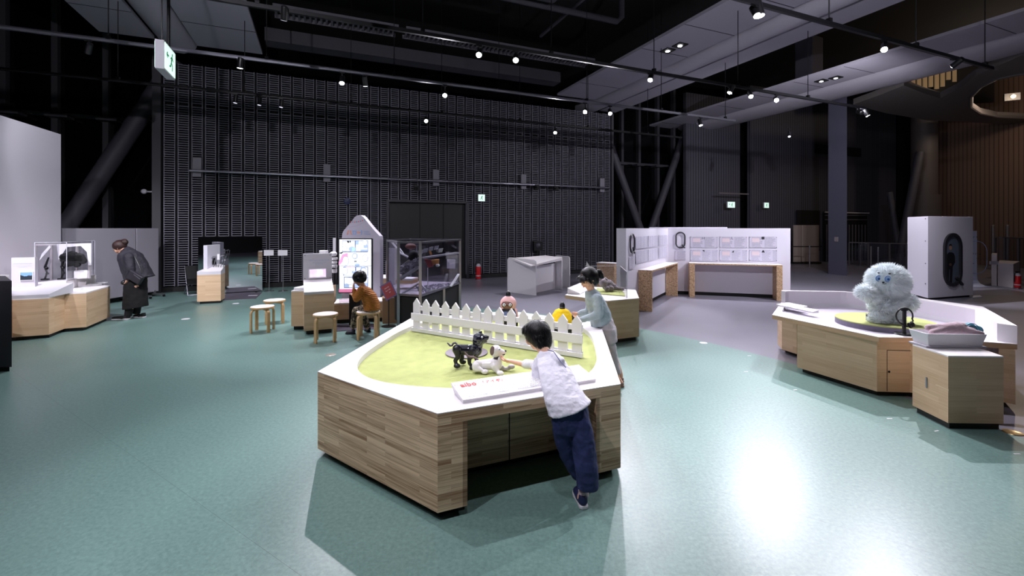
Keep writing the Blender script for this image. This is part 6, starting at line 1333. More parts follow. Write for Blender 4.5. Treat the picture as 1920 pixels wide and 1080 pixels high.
# round wheeled companion robots behind the fence
def companion(c, hood, face, lab, yellow):
    t = thing('companion_robot', lab, 'companion robot', (c.x, c.y, Zf_+.001), 'companion robots behind the fence'); x, y = c.x, c.y; z = Zf_+.001
    b = MB(); b.lathe((x, y, z), [(.06, 0), (.09, .01), (.105, .06), (.112, .12), (.1, .19), (.07, .23)], 28); b.build('body', mat('robot_suit_black', (24, 25, 30), .6), t)
    for s in (-1, 1): b = MB(); b.lathe((x+s*.085, y-.03, z+.045), [(.03, 0), (.045, .005), (.045, .025), (.03, .03)], 20, (s, 0, 0)); b.build('wheel', BLACKM, t)
    if yellow:
        b = MB()
        for zz in (.1, .122, .144): b.tube([(x+.113*math.cos(k*PI/16), y+.113*math.sin(k*PI/16), z+zz) for k in range(33)], .0035, 6, cap=False)
        b.build('white_stripes', WHITEM, t)
        hd = blob('hood', mat('yellow_fabric', (232, 192, 20), .9, bump=.3, bscale=120), t, lambda b: (b.lathe((x-.012, y, z+.16), [(.13, 0), (.125, .03), (.105, .08), (.07, .125), (.04, .14)], 28), b.cone((x-.1, y, z+.2), .03, (x-.07, y, z+.27), .025)), .006, 5, .012, .05)
        b = MB(); b.lathe((x+.055, y-.01, z+.12), [(.07, 0), (.08, .05), (.05, .11)], 20); b.build('black_panel', mat('panel_black', (18, 18, 20), .7), t)
        top = z+.3; hx_ = x-.01
    else:
        hd = blob('hood', mat('pink_fabric', (226, 178, 180), .9, bump=.2, bscale=150), t, lambda b: (b.ball((x, y, z+.272), .1, (1, .95, .95)), b.cone((x+.08, y-.02, z+.19), .03, (x+.1, y-.03, z+.12), .026), b.cone((x-.08, y-.02, z+.19), .03, (x-.1, y-.03, z+.12), .026)), .006, 5)
        b = MB(); b.lathe((x, y, z+.09), [(.114, 0), (.116, .05), (.1, .1)], 28); b.build('blue_vest', mat('denim_blue', (88, 100, 140), .8), t)
        f = Vector((-.12, -1, .1)).normalized(); fc = Vector((x-.008, y-.04, z+.268)); rot = Quaternion((0, 0, 1), -.12)
        b = MB(); b.ball(fc, .082, (.95, .72, .8), rot); fa = b.build('face', mat('face_brown', (122, 84, 74), .5), t)
        for s in (-1, 1):
            e = Vector((x-.012+s*.036, y-.092, z+.272)); b = MB(); b.ball(e, .026, (1, .4, 1.0)); b.build('eye_ring', mat('ring_maroon', (82, 40, 52), .3), fa); b = MB(); b.ball(e+Vector((0, -.008, 0)), .018, (1, .4, 1)); b.build('eye', mat('eye_pale', (225, 232, 240), .15), fa); b = MB(); b.ball(e+Vector((0, -.0145, 0)), .008, (1, .4, 1)); b.build('pupil', BLACK, fa)
        b = MB(); b.ball((x-.012, y-.1, z+.262), .007); b.build('nose', BLACK, fa); top = z+.35; hx_ = x
    b = MB(); b.lathe((hx_, y, top-.01), [(.03, 0), (.03, .045), (.027, .062), (.015, .078), (.001, .084)], 20); b.build('horn', BLACK, t); b = MB(); b.lathe((hx_, y, top+.015), [(.0305, 0), (.0305, .004)], 20); b.build('horn_ring', DGREY, t)
pk = H(953, 580, 5.5); companion(Vector((pk.x, 5.5, 0)), None, None, 'round robot in pink hood with big ringed eyes behind the fence', False)
yk = H(1056, 600, 4.98); companion(Vector((yk.x, 4.98, 0)), None, None, 'round black robot under a yellow hood touched by the girl', True)

# ================================================================ side table with grey plush creature
zs = .677; sA_, sB_, sC_, sD_, sE_ = P(1059.4, 553, zs), P(1139.4, 564, zs), P(1198.4, 559, zs), P(1187, 546.5, zs), P(1092, 536, zs)
pts = [sA_, sB_, sC_, sD_+Vector((.1, .2, 0)), sE_]
for v in pts: v.z = 0
t = thing('plush_display_table', 'wooden table with acrylic guard and lime mat behind the girl', 'display table', (sA_+sC_)/2-U3*zs)
b = MB(); b.prism([(p.x, p.y) for p in pts], zs-.006, zs); b.build('white_top', WHITE, t, smooth=False); b = MB(); b.prism([(p.x, p.y) for p in pts], zs-.06, zs-.0062); b.build('top_edge', WOODP, t, smooth=False)
base = [Vector((1.38, 7.3, 0)), pts[1]+Vector((.0, .01, 0)), pts[2], pts[3], Vector((1.5, 8.4, 0))]; cabinet(t, base, zs-.0605)
cg = Vector((1.75, 7.75, 0)); b = MB(); fq = [P(1112, 551, zs), P(1172, 556, zs), P(1166, 544, zs), P(1120, 541, zs)]; b.prism([(p.x, p.y) for p in fq], zs+.0005, zs+.012); b.build('felt_mat', FELT, t, smooth=False)
q0 = P(1175.5, 558.5, zs); q1 = P(1163, 541, zs); q2 = P(1098, 541, zs)
for a_, c_ in ((q0, q1), (q1, q2)):
    a_ = Vector((a_.x, a_.y, 0)); c_ = Vector((c_.x, c_.y, 0)); d = (c_-a_).normalized(); n = Vector((-d.y, d.x, 0)); b = MB(); b.prism(poly(a_, c_, c_+n*.006, a_+n*.006), zs+.001, zs+.42); b.build('acrylic_guard', ACR, t, smooth=False)
    b = MB(); b.bar(a_+U3*zs, a_+U3*(zs+.42), .008, .008); b.bar(a_+U3*(zs+.42), c_+U3*(zs+.42), .007, .007); b.build('guard_edge', MATS['acrylic_edge'], t, smooth=False)
b = MB(); p = P(1102, 502, zs+.2); b.slab([H(1099.5, 499, 7.9), H(1106, 499.5, 7.9), H(1100, 490, 7.9)], .01); b.build('white_clip', WHITEM, t, smooth=False)
b = MB(); wa, wc = P(1064, 551, zs), P(1093, 538, zs); wd_ = (wc-wa).normalized(); wn = Vector((wd_.y, -wd_.x, 0)); b.solid([wa+U3*.001, wc+U3*.001, wc+wn*.22+U3*.001, wa+wn*.22+U3*.001], [wa+U3*.1, wc+U3*.1, wc+wn*.22+U3*.02, wa+wn*.22+U3*.02]); b.build('sloping_text_board', TXT, t, smooth=False, uvplane=(wa, wd_, wn))
GPL = mat('grey_plush', (138, 128, 136), .95, bump=.8, bscale=120, sheen=.5)
pc_ = P(1141, 546, zs+.013)
def plushf(b):
    c = pc_+U3*.0; b.ball(c+Vector((0, .05, .1)), .1, (1.1, .9, 1)); b.ball(c+Vector((-.09, -.0, .14)), .075); b.ball(c+Vector((.03, -.05, .05)), .055); b.ball(c+Vector((-.04, -.07, .05)), .05); b.cone(c+Vector((.08, 0, .05)), .04, c+Vector((.24, -.02, .04)), .032); b.ball(c+Vector((-.14, .02, .2)), .035); b.ball(c+Vector((-.05, .03, .2)), .04); b.ball(c+Vector((.1, .03, .07)), .06)
o = blob('grey_plush', GPL, None, plushf, .009, 3, .014, .025); tag(o, 'curled grey plush creature lying on the lime mat behind the girl', 'plush toy')

# ================================================================ pale blue furry robot
Yf = 5.5; mpp = Yf/F; FU = lambda x, y, o=0.: H(x, y, Yf+o)
vols = [(FU(1664, 528), (.205, .18, .195)), (FU(1661, 574, .0), (.155, .14, .14)), (FU(1622, 547, -.05), (.085, .07, .07)), (FU(1637, 556, -.02), (.085, .08, .065)), (FU(1690, 560, -.05), (.07, .08, .07)), (FU(1703, 567, -.06), (.07, .08, .085)), (FU(1648, 597, -.05), (.085, .09, .055)), (FU(1671, 599, -.05), (.09, .1, .06)), (FU(1664, 588), (.14, .13, .09))]
zfl = ZR+.021
FURB = mat('mint_fur', (228, 238, 244), .95, var=.12, vscale=7)
def furbody(b):
    for c, r in vols: b.ball(c, 1., r, nu=28, nv=20)
fz = blob('furry_robot', FURB, None, furbody, .012, 4); tag(fz, 'fluffy pale blue furry robot standing on the round lime platform', 'robot')
def ellhit(px, py, c, r):
    o = Vector((0, 0, HC)); d = Vector(((px-960)/F, 1, -(py-HZ)/F)); O = Vector(((o.x-c.x)/r[0], (o.y-c.y)/r[1], (o.z-c.z)/r[2])); Dd = Vector((d.x/r[0], d.y/r[1], d.z/r[2]))
    A_ = Dd.dot(Dd); B_ = O.dot(Dd); C_ = O.dot(O)-1; k = (-B_-math.sqrt(max(0, B_*B_-A_*C_)))/A_; return o+d*k
hc0, hr0 = vols[0]; feats = [ellhit(x, y, hc0, hr0) for x, y in ((1646.5, 522), (1664, 523), (1653, 529), (1655, 532), (1645, 511.5), (1665.5, 513))]
chest = [ellhit(x, y, *vols[1]) for x, y in ((1650, 549), (1657, 551), (1663, 549), (1662, 552.5), (1656, 555), (1653, 560), (1648, 559.5), (1651, 555), (1648, 551))]
random.seed(3)
fur = MB(); fdir0 = Vector((-.12, -1, 0))
tot = 24000; wts = [r[0]*r[1] + r[1]*r[2] for c, r in vols]; ws = sum(wts)
for (c, r), w in zip(vols, wts):
    for _ in range(int(tot*w/ws)):
        v = Vector((random.gauss(0, 1), random.gauss(0, 1), random.gauss(0, 1))).normalized(); p = c+Vector((v.x*r[0], v.y*r[1], v.z*r[2]))
        if any(((p.x-c2.x)/r2[0])**2+((p.y-c2.y)/r2[1])**2+((p.z-c2.z)/r2[2])**2 < .85 for c2, r2 in vols if c2 is not c): continue
        if p.y > c.y+.12 and random.random() < .5: continue
        L = random.uniform(.03, .06)
        dm = min((p-f).length for f in feats[:4]);
        if dm < .045: L = .012
        elif dm < .075: L = .025
        if any((p-f).length < .03 for f in feats[4:]) or any((p-f).length < .025 for f in chest): L = .008
        n = Vector((v.x/r[0], v.y/r[1], v.z/r[2])).normalized(); d = (n+Vector((random.uniform(-.5, .5), random.uniform(-.5, .5), random.uniform(-.7, .2)))).normalized()
        s = d.cross(Vector((random.random()-.5, random.random()-.5, random.random()-.5))).normalized()*.003; tip = p+d*L
        if tip.z < zfl: tip.z = zfl+.002
        fur.add([p-n*.006-s, p-n*.006+s, (p+tip)/2+s*.8+Vector((0, 0, -.004)), tip], [(0, 1, 2), (0, 2, 3)])
fo_ = fur.build('fur', mat('mint_fur_strands', (244, 250, 253), .9, var=.04, vscale=5), fz, smooth=False); fo_['kind'] = 'stuff'
for i, s in ((0, 1.), (1, 1.05)):
    e = feats[i]; d = (Vector((-.15, -1, .0))).normalized(); e = e+d*.008
    b = MB(); b.lathe(e-d*.004, [(.034*s, 0), (.031*s, .005), (.001, .008)], 28, d); g = b.build('eye', mat('eye_pale_blue', (176, 206, 240), .2), fz)
    b = MB(); b.tube([e+d*.0+Vector((.032*s*math.cos(k*PI/14), 0, .034*s*math.sin(k*PI/14))) for k in range(29)], .003, 8, cap=False); b.build('eye_ring', mat('ring_blue', (90, 130, 200), .3), g)
    b = MB(); b.lathe(e+d*.002+Vector((.004, 0, -.004)), [(.016, 0), (.014, .004), (.001, .006)], 20, d); b.build('iris', mat('iris_blue', (70, 130, 215), .2), g); b = MB(); b.lathe(e+d*.007+Vector((.004, 0, -.004)), [(.007, 0), (.001, .003)], 14, d); b.build('pupil', BLACK, g)
b = MB(); b.ball(feats[2]+Vector((-.0, -.025, 0)), .011, (1.3, .8, .8)); b.build('nose', BLACKM, fz)
b = MB(); b.tube([feats[3]+Vector((x, -.026, .004*(abs(x)*60))) for x in (-.022, -.01, 0, .01, .022)], .0028, 6); b.build('mouth', BLACKM, fz)
for i in (4, 5): b = MB(); b.ball(feats[i]+Vector((0, -.02, 0)), .013, (1.3, .5, .5)); b.build('eyebrow', BLACKM, fz)
b = MB(); cp_ = [p+Vector((0, -.03, 0)) for p in chest]; b.tube(cp_+[cp_[0]], .003, 6, cap=False); b.build('chest_outline', mat('outline_navy', (60, 70, 110), .5), fz)
# ================================================================ people
def skin_mat(name, rgb):
    m = mat(name, rgb, .55, var=.05, vscale=14, spec=.35); bs = m.node_tree.nodes['Principled BSDF']; bs.inputs['Subsurface Weight'].default_value = .08; bs.inputs['Subsurface Radius'].default_value = (.02, .01, .006); return m
SKIN = skin_mat('skin', (226, 178, 154)); SKIN2 = skin_mat('skin_warm', (204, 156, 132))
def hair_mat(name, rgb, rough=.32):
    m = mat(name, rgb, rough, spec=.4); nt = m.node_tree; bs = nt.nodes['Principled BSDF']; tc = node(nt, 'ShaderNodeTexCoord'); mp = node(nt, 'ShaderNodeMapping'); mp.inputs['Scale'].default_value = (260, 260, 18); nt.links.new(tc.outputs['Object'], mp.inputs['Vector'])
    n = node(nt, 'ShaderNodeTexNoise'); n.inputs['Scale'].default_value = 1; nt.links.new(mp.outputs[0], n.inputs['Vector']); bp = node(nt, 'ShaderNodeBump'); bp.inputs['Strength'].default_value = .5; bp.inputs['Distance'].default_value = .004; nt.links.new(n.outputs['Fac'], bp.inputs['Height']); nt.links.new(bp.outputs['Normal'], bs.inputs['Normal']); return m
HAIR = hair_mat('black_hair', (16, 13, 17), .4); HAIRB = hair_mat('dark_brown_hair', (52, 34, 32), .45)
def axes(f, up=(0, 0, 1)):
    f = Vector(f).normalized(); r = f.cross(Vector(up)).normalized(); u = r.cross(f); return f, r, u
def rotm(r, f, u): return Matrix((r, f, u)).transposed().to_quaternion()
def head_skin(b, c, f, up, s):
    f, r, u = axes(f, up); q = rotm(r, f, u); c = Vector(c)
    b.ball(c, .092*s, (.84, 1.0, 1.06), q, 24, 16); b.ball(c+f*.028*s-u*.058*s, .052*s, (.95, .95, .9), q); b.ball(c+f*.05*s-u*.082*s, .026*s)
    b.ball(c+f*.096*s-u*.022*s, .012*s, (.9, 1, 1.2), q); b.ball(c+f*.084*s-u*.05*s, .018*s, (1.2, .8, .6), q); b.ball(c+f*.05*s-u*.03*s+r*.04*s, .032*s); b.ball(c+f*.05*s-u*.03*s-r*.04*s, .032*s)
    for k in (-1, 1): b.ball(c+r*k*.078*s-u*.014*s-f*.005*s, .024*s, (.35, .7, 1.1), q)
def face_parts(par, c, f, up, s, eye=(30, 22, 20)):
    f, r, u = axes(f, up); q = rotm(r, f, u); c = Vector(c)
    for k in (-1, 1):
        b = MB(); b.ball(c+f*.082*s+r*k*.032*s-u*.004*s, .0105*s, (1.25, .7, .6), q, 12, 8); b.build('eye', mat('eye_dark', eye, .2), par); b = MB(); b.tube([c+f*.087*s+r*k*.02*s+u*.018*s, c+f*.087*s+r*k*.034*s+u*.022*s, c+f*.078*s+r*k*.048*s+u*.018*s], .0025*s, 6); b.build('eyebrow', HAIR, par)
    b = MB(); b.ball(c+f*.093*s-u*.052*s, .014*s, (1.2, .5, .32), q, 12, 8); b.build('lips', mat('lip', (186, 110, 104), .5), par)
def strands(par, vols, c, f, u, n, L, w, m, seed=1, z_low=None):
    """thin locks lying on the hair, combed down from the crown"""
    random.seed(seed); b = MB(); f, r, u = axes(f, u); crown = Vector(c)+u*.1-f*.03
    for vc, vr in vols:
        for _ in range(n):
            v = Vector((random.gauss(0, 1), random.gauss(0, 1), random.gauss(0, 1))).normalized(); loc = r*v.x*vr[0]+f*v.y*vr[1]+u*v.z*vr[2]; nn = (r*v.x/vr[0]+f*v.y/vr[1]+u*v.z/vr[2]).normalized(); p = Vector(vc)+loc
            d = (p-crown)*1.0; d = d-nn*d.dot(nn)
            if d.length < .004: d = Vector((random.random()-.5, random.random()-.5, 0)).cross(nn)
            d.normalize(); d = (d-u*.35); d = (d-nn*d.dot(nn)).normalized(); s = d.cross(nn)*w*random.uniform(.6, 1.2); l = L*random.uniform(.6, 1.2); p = p+nn*.002; q = p+d*l*.5-nn*l*l*1.2; t = p+d*l-nn*l*l*3.6
            if (p-Vector(c)).dot(f) > .05 and (t-Vector(c)).dot(u) < .012: continue
            if (t-Vector(c)).dot(u) < -.06 and (t-Vector(c)).dot(f) > .0: continue
            b.add([p-s, p+s, q+s*.9+nn*.002, t, q-s*.9+nn*.002], [(0, 1, 2, 4), (4, 2, 3)])
    o = b.build('hair_strands', m, par, smooth=True, ang=60); o['kind'] = 'stuff'; return o
def hand(b, wrist, pd, palm_n, s, curl=.5, thumb=1):
    """palm, four bent fingers and a thumb from its side; pd points along the palm, palm_n out of the palm"""
    pd = Vector(pd).normalized(); pn = Vector(palm_n); pn = (pn-pd*pn.dot(pd)).normalized(); sd = pd.cross(pn)*thumb; w = Vector(wrist); L = .075*s
    b.cone(w, .018*s, w+pd*L*.5, .022*s)
    for k in (-1.3, -.45, .45, 1.3): b.cone(w+pd*L*.25+sd*k*.009*s, .0135*s, w+pd*L*.85+sd*k*.015*s, .0105*s)
    for k, fl in zip((-1.5, -.5, .5, 1.5), (.78, .95, 1., .92)):
        p0 = w+pd*L*.9+sd*k*.0145*s; a = curl*.7; d1 = (pd*math.cos(a)+pn*math.sin(a)+sd*k*.04).normalized(); p1 = p0+d1*.03*s*fl; a2 = curl*1.6; d2 = pd*math.cos(a2)+pn*math.sin(a2); p2 = p1+d2*.022*s*fl; a3 = curl*2.3; d3 = pd*math.cos(a3)+pn*math.sin(a3); p3 = p2+d3*.016*s*fl
        b.cone(p0, .0088*s, p1, .0082*s, 10); b.cone(p1, .0082*s, p2, .0074*s, 10); b.cone(p2, .0074*s, p3, .006*s, 10)
    t0 = w+pd*L*.25+sd*.017*s; t1 = t0+(pd*.6+sd*.75+pn*.35).normalized()*.03*s; t2 = t1+(pd*.9+sd*.2+pn*.5).normalized()*.028*s
    b.cone(t0, .0125*s, t1, .0098*s, 10); b.cone(t1, .0098*s, t2, .0075*s, 10)
def shoe(par, heel, toe, up_m, sole_m, w=.04, h=.07, nm='shoe'):
    heel = Vector(heel); toe = Vector(toe); d = (toe-heel).normalized(); L = (toe-heel).length; s = Vector((-d.y, d.x, 0)); U = Vector((0, 0, 1))
    o = blob(nm, up_m, par, lambda b: (b.cone(heel+d*w*.8+U*(.03+h*.25), w*.82, heel+d*L*.45+U*(.03), w*.85), b.cone(heel+d*L*.45+U*.03, w*.85, toe-d*w*.9+U*.024, w*.8), b.tube([heel+d*w*.8+U*.04, heel+d*w*.8+U*(.03+h)], [w*.8, w*.72], 16)), .005, 3)
    b = MB(); sec = []
    ol = [heel+s*w*.4, heel+d*w*.3+s*w*.8, heel+d*L*.4+s*w*.75, heel+d*L*.7+s*w*.98, toe-d*w*.5+s*w*.8, toe+s*w*.25, toe-s*w*.25, toe-d*w*.5-s*w*.8, heel+d*L*.7-s*w*.98, heel+d*L*.4-s*w*.75, heel+d*w*.3-s*w*.8, heel-s*w*.4]
    b.solid([Vector((p.x, p.y, .002)) for p in ol], [Vector((p.x, p.y, .022)) for p in ol]); b.build('sole', sole_m, o, bevel=.003); return o
def sect(px, py, Y, hw, hd, tilt=0., n=None):
    return (H(px, py, Y), Vector((hw*math.cos(tilt), 0, hw*math.sin(tilt))), Vector((0, hd, hd*(n or 0))))
CLOTHW = mat('white_printed_cotton', (222, 220, 232), .85, bump=.35, bscale=40, var=.07, vscale=22); NAVY = mat('navy_cotton', (40, 48, 92), .8, bump=.35, bscale=40, var=.15, vscale=16)
NAVYS = mat('navy_sneaker', (34, 42, 84), .6); SOLEW = mat('white_sole', (220, 218, 224), .5)
# ---- boy reaching over the main table
hc = H(1006, 627, 3.44); hf = (-.62, .62, -.35)
wr = H(957, 677, 3.70)
def boyb(b):
    head_skin(b, hc, hf, (0, 0, 1), .98); b.cone(hc+Vector((.01, -.02, -.05)), .045, H(1024, 664, 3.34), .042)
    b.loft([sect(1028, 668, 3.31, .08, .06), sect(1045, 710, 3.13, .1, .075), sect(1064, 762, 3.01, .1, .08)], 20)
    b.cone(H(1015, 673, 3.34), .035, H(1003, 690, 3.42), .028); b.cone(H(1003, 688, 3.42), .028, H(982, 683, 3.58), .024); b.cone(H(982, 683, 3.58), .024, wr, .016)
    hand(b, wr, (-.8, .35, -.02), (0, .2, 1), .78, .62, -1)
    b.cone(H(1050, 676, 3.26), .034, H(1062, 702, 3.34), .028); w2 = H(1045, 700, 3.5); b.cone(H(1062, 702, 3.34), .028, w2, .018); hand(b, w2, (-.5, .8, 0), (0, 0, -1), .78, .2, 1)
    b.cone(H(1082, 790, 2.98), .062, H(1092, 850, 2.95), .046); b.cone(H(1092, 850, 2.95), .046, H(1094, 922, 2.97), .026); b.cone(H(1055, 790, 3.0), .062, H(1066, 850, 3.05), .044); b.cone(H(1066, 850, 3.05), .044, H(1103, 912, 3.12), .026)
    b.cone(H(1094, 922, 2.97), .026, Vector((.452, 2.96, .05)), .03); b.cone(H(1103, 912, 3.12), .026, Vector((.52, 3.14, .05)), .03)
boy = blob('person', SKIN, None, boyb, .0045, 3); tag(boy, 'child in white shirt and navy trousers leaning over table to touch the white puppy', 'person'); face_parts(boy, hc, hf, (0, 0, 1), .98)
f_, r_, u_ = axes(hf); q_ = rotm(r_, f_, u_)
def boyhair(b):
    b.ball(hc-f_*.014+u_*.008, .1, (.92, 1.0, .98), q_, 28, 20); b.ball(hc-f_*.035-u_*.028, .09, (.95, .8, .9), q_, 24, 16); b.ball(hc+f_*.035+u_*.05, .072, (1.05, .85, .62), q_)
    b.ball(hc-f_*.05-u_*.06, .072, (1, .6, .8), q_)
blob('hair', HAIR, boy, boyhair, .005, 4)
strands(boy, [(hc-f_*.014+u_*.008, (.095, .103, .101)), (hc-f_*.035-u_*.028, (.088, .075, .084)), (hc+f_*.035+u_*.05, (.078, .063, .047)), (hc-f_*.05-u_*.06, (.074, .045, .06))], hc, hf, (0, 0, 1), 900, .05, .0022, HAIR, 1)
def boyshirt(b):
    b.loft([sect(1024, 657, 3.34, .05, .045), sect(1028, 664, 3.325, .075, .06), sect(1033, 674, 3.28, .1, .078), sect(1041, 696, 3.18, .118, .09), sect(1050, 722, 3.09, .128, .098), sect(1059, 745, 3.02, .137, .105, .12), sect(1067.5, 763, 2.99, .148, .112, .32), sect(1068, 766, 2.99, .149, .112, .34)], 28)
    b.cone(H(1040, 670, 3.27), .036, H(1050, 677, 3.22), .034); b.cone(H(1017, 670, 3.32), .046, H(1011, 690, 3.38), .04); b.loft([(H(1014, 672, 3.34), Vector((.05, 0, 0)), Vector((0, .04, 0))), (H(1010, 690, 3.33), Vector((.055, 0, 0)), Vector((0, .04, 0))), (H(1011, 712, 3.3), Vector((.055, 0, -.016)), Vector((0, .034, 0)))], 16)
    b.tube([H(1008, 686, 3.4), H(997, 684, 3.47), H(985, 682.5, 3.56)], [.036, .036, .037], 16); b.cone(H(1048, 680, 3.26), .036, H(1058, 700, 3.33), .036)
blob('shirt', CLOTHW, boy, boyshirt, .006, 3, .012, .045)
b = MB(); b.tube([H(1027, 656, 3.3), H(1038, 659, 3.245), H(1044, 668, 3.2), H(1052, 679, 3.135), H(1061, 689, 3.085)], .0035, 6); b.build('shirt_piping', mat('piping_blue', (90, 94, 130), .6), boy)
def boytr(b):
    b.loft([sect(1066, 752, 3.01, .12, .098), sect(1069, 770, 3.0, .126, .1), sect(1071, 790, 2.99, .128, .098), sect(1072, 808, 2.99, .118, .085)], 24)
    b.loft([sect(1084, 762, 2.99, .05, .07), sect(1087, 790, 2.98, .074, .088), sect(1094, 830, 2.95, .076, .08), sect(1099, 875, 2.92, .074, .075), sect(1103, 914, 2.92, .069, .07, .05)], 20)
    b.loft([sect(1058, 762, 3.0, .05, .07), sect(1056, 790, 3.0, .072, .088), sect(1057, 820, 3.02, .07, .075), sect(1067, 855, 3.04, .062, .065), sect(1086, 893, 3.06, .05, .055, .25)], 20)
blob('trousers', NAVY, boy, boytr, .006, 5, .018, .07)
shoe(boy, (.462, 2.905, 0), (.437, 3.11, 0), NAVYS, SOLEW, .038, .05); shoe(boy, (.535, 3.10, 0), (.50, 3.29, 0), NAVYS, SOLEW, .036, .05)
b = MB(); b.tube([H(1094, 919, 2.955), H(1094, 928, 2.955)], [.033, .034], 16); b.build('sock', mat('pink_sock', (214, 186, 190), .8), boy)

# ---- girl behind the table
Yg = 5.25; G = lambda x, y, o=0.: H(x, y, Yg+o)
gh = G(1102.5, 521.5); gf = (-.75, -.28, -.48)
SWEAT = mat('pale_blue_sweatshirt', (158, 172, 180), .9, bump=.35, bscale=60, var=.06, vscale=12); BEIGE = mat('stone_cotton', (188, 180, 186), .85, bump=.3, bscale=40, var=.08, vscale=15)
def girlb(b):
    head_skin(b, gh, gf, (0, 0, 1), 1.06); b.cone(gh+Vector((.02, 0, -.06)), .045, G(1109, 549), .045)
    b.loft([(G(1112, 553), Vector((.06, 0, 0)), Vector((0, .1, 0))), (G(1124, 580), Vector((.085, 0, .0)), Vector((0, .1, 0))), (G(1134, 612), Vector((.085, 0, 0)), Vector((0, .1, 0)))], 18)
    w1 = G(1089, 599, -.13); b.cone(G(1122, 592, -.12), .034, w1, .02); hand(b, w1, (-.9, .35, .1), (.1, .9, .2), .85, .45, 1)
    w2 = G(1084, 588, .1); b.cone(G(1104, 585, .12), .034, w2, .02); hand(b, w2, (-.9, -.3, 0), (.1, -.9, .2), .85, .5, -1)
    for o, k in ((-.07, (1158, 708)), (.07, (1164, 702))): b.cone(G(1139, 622, o*.8), .055, G(1146, 655, o), .04); b.cone(G(1146, 655, o), .05, G(k[0], k[1], o), .026)
    b.cone(G(1158, 708, -.07), .026, Vector((1.235, 5.17, .045)), .03); b.cone(G(1164, 702, .07), .026, Vector((1.27, 5.33, .045)), .03)
girl = blob('person', SKIN, None, girlb, .006, 3); tag(girl, 'girl with ponytail in pale blue sweatshirt petting the yellow hooded robot', 'person'); face_parts(girl, gh, gf, (0, 0, 1), 1.06)
f_, r_, u_ = axes(gf); q_ = rotm(r_, f_, u_)
blob('hair', HAIR, girl, lambda b: (b.ball(gh-f_*.026+u_*.014, .107, (.92, .98, 1.0), q_, 26, 18), b.ball(gh-f_*.05-u_*.045, .085, (.95, .75, .95), q_), b.ball(gh+f_*.062+u_*.034, .062, (1.2, .6, .72), q_), b.cone(gh-f_*.09+u_*.0, .03, gh-f_*.14-u_*.02, .034), b.cone(gh-f_*.14-u_*.02, .034, gh-f_*.17-u_*.07, .016), b.cone(gh+f_*.045+r_*.08+u_*.02, .018, gh+f_*.03+r_*.084-u_*.045, .009), b.cone(gh+f_*.045-r_*.08+u_*.02, .018, gh+f_*.03-r_*.084-u_*.045, .009)), .006, 3)
strands(girl, [(gh-f_*.026+u_*.014, (.1, .106, .108)), (gh-f_*.05-u_*.035, (.082, .065, .078)), (gh+f_*.062+u_*.034, (.075, .038, .045)), (gh-f_*.15-u_*.04, (.03, .03, .05))], gh, gf, (0, 0, 1), 800, .055, .0026, HAIR, 2)
def gsw(b):
    b.loft([(G(1106, 543.5), Vector((.052, 0, .02)), Vector((0, .055, 0))), (G(1111, 551), Vector((.085, 0, .015)), Vector((0, .1, 0))), (G(1115, 560), Vector((.11, 0, 0)), Vector((0, .14, 0))), (G(1121, 577), Vector((.122, 0, 0)), Vector((0, .14, 0))), (G(1126, 592), Vector((.122, 0, .02)), Vector((0, .13, 0))), (G(1128, 607), Vector((.118, 0, .045)), Vector((0, .13, 0)))], 26)
    b.cone(G(1121, 560, -.12), .055, G(1122, 590, -.15), .052); b.cone(G(1122, 590, -.15), .05, G(1091, 599, -.135), .034); b.cone(G(1106, 558, .11), .055, G(1106, 584, .13), .05); b.cone(G(1106, 584, .13), .048, G(1086, 588, .105), .034)
blob('sweatshirt', SWEAT, girl, gsw, .008, 3, .018, .06)
def gtr(b):
    b.loft([(G(1127, 592), Vector((.105, 0, .02)), Vector((0, .118, 0))), (G(1137, 614), Vector((.11, 0, 0)), Vector((0, .13, 0))), (G(1141, 628), Vector((.1, 0, 0)), Vector((0, .125, 0)))], 22)
    for o in (-.07, .07): b.loft([(G(1137, 616, o), Vector((.095, 0, 0)), Vector((0, .075, 0))), (G(1141, 630, o), Vector((.092, 0, 0)), Vector((0, .075, 0))), (G(1144, 643, o), Vector((.085, 0, .02)), Vector((0, .075, 0)))], 18); b.loft([(G(1143, 636, o), Vector((.062, 0, 0)), Vector((0, .06, 0))), (G(1150, 670, o), Vector((.05, 0, 0)), Vector((0, .05, 0))), (G(1158, 700, o), Vector((.042, 0, 0)), Vector((0, .045, 0)))], 16)
blob('trousers', BEIGE, girl, gtr, .008, 3, .014, .05)
SAND = mat('tan_sandal', (150, 120, 104), .6)
shoe(girl, (1.27, 5.17, 0), (1.10, 5.14, 0), SAND, SAND, .036, .015); shoe(girl, (1.31, 5.33, 0), (1.14, 5.32, 0), SAND, SAND, .036, .015)

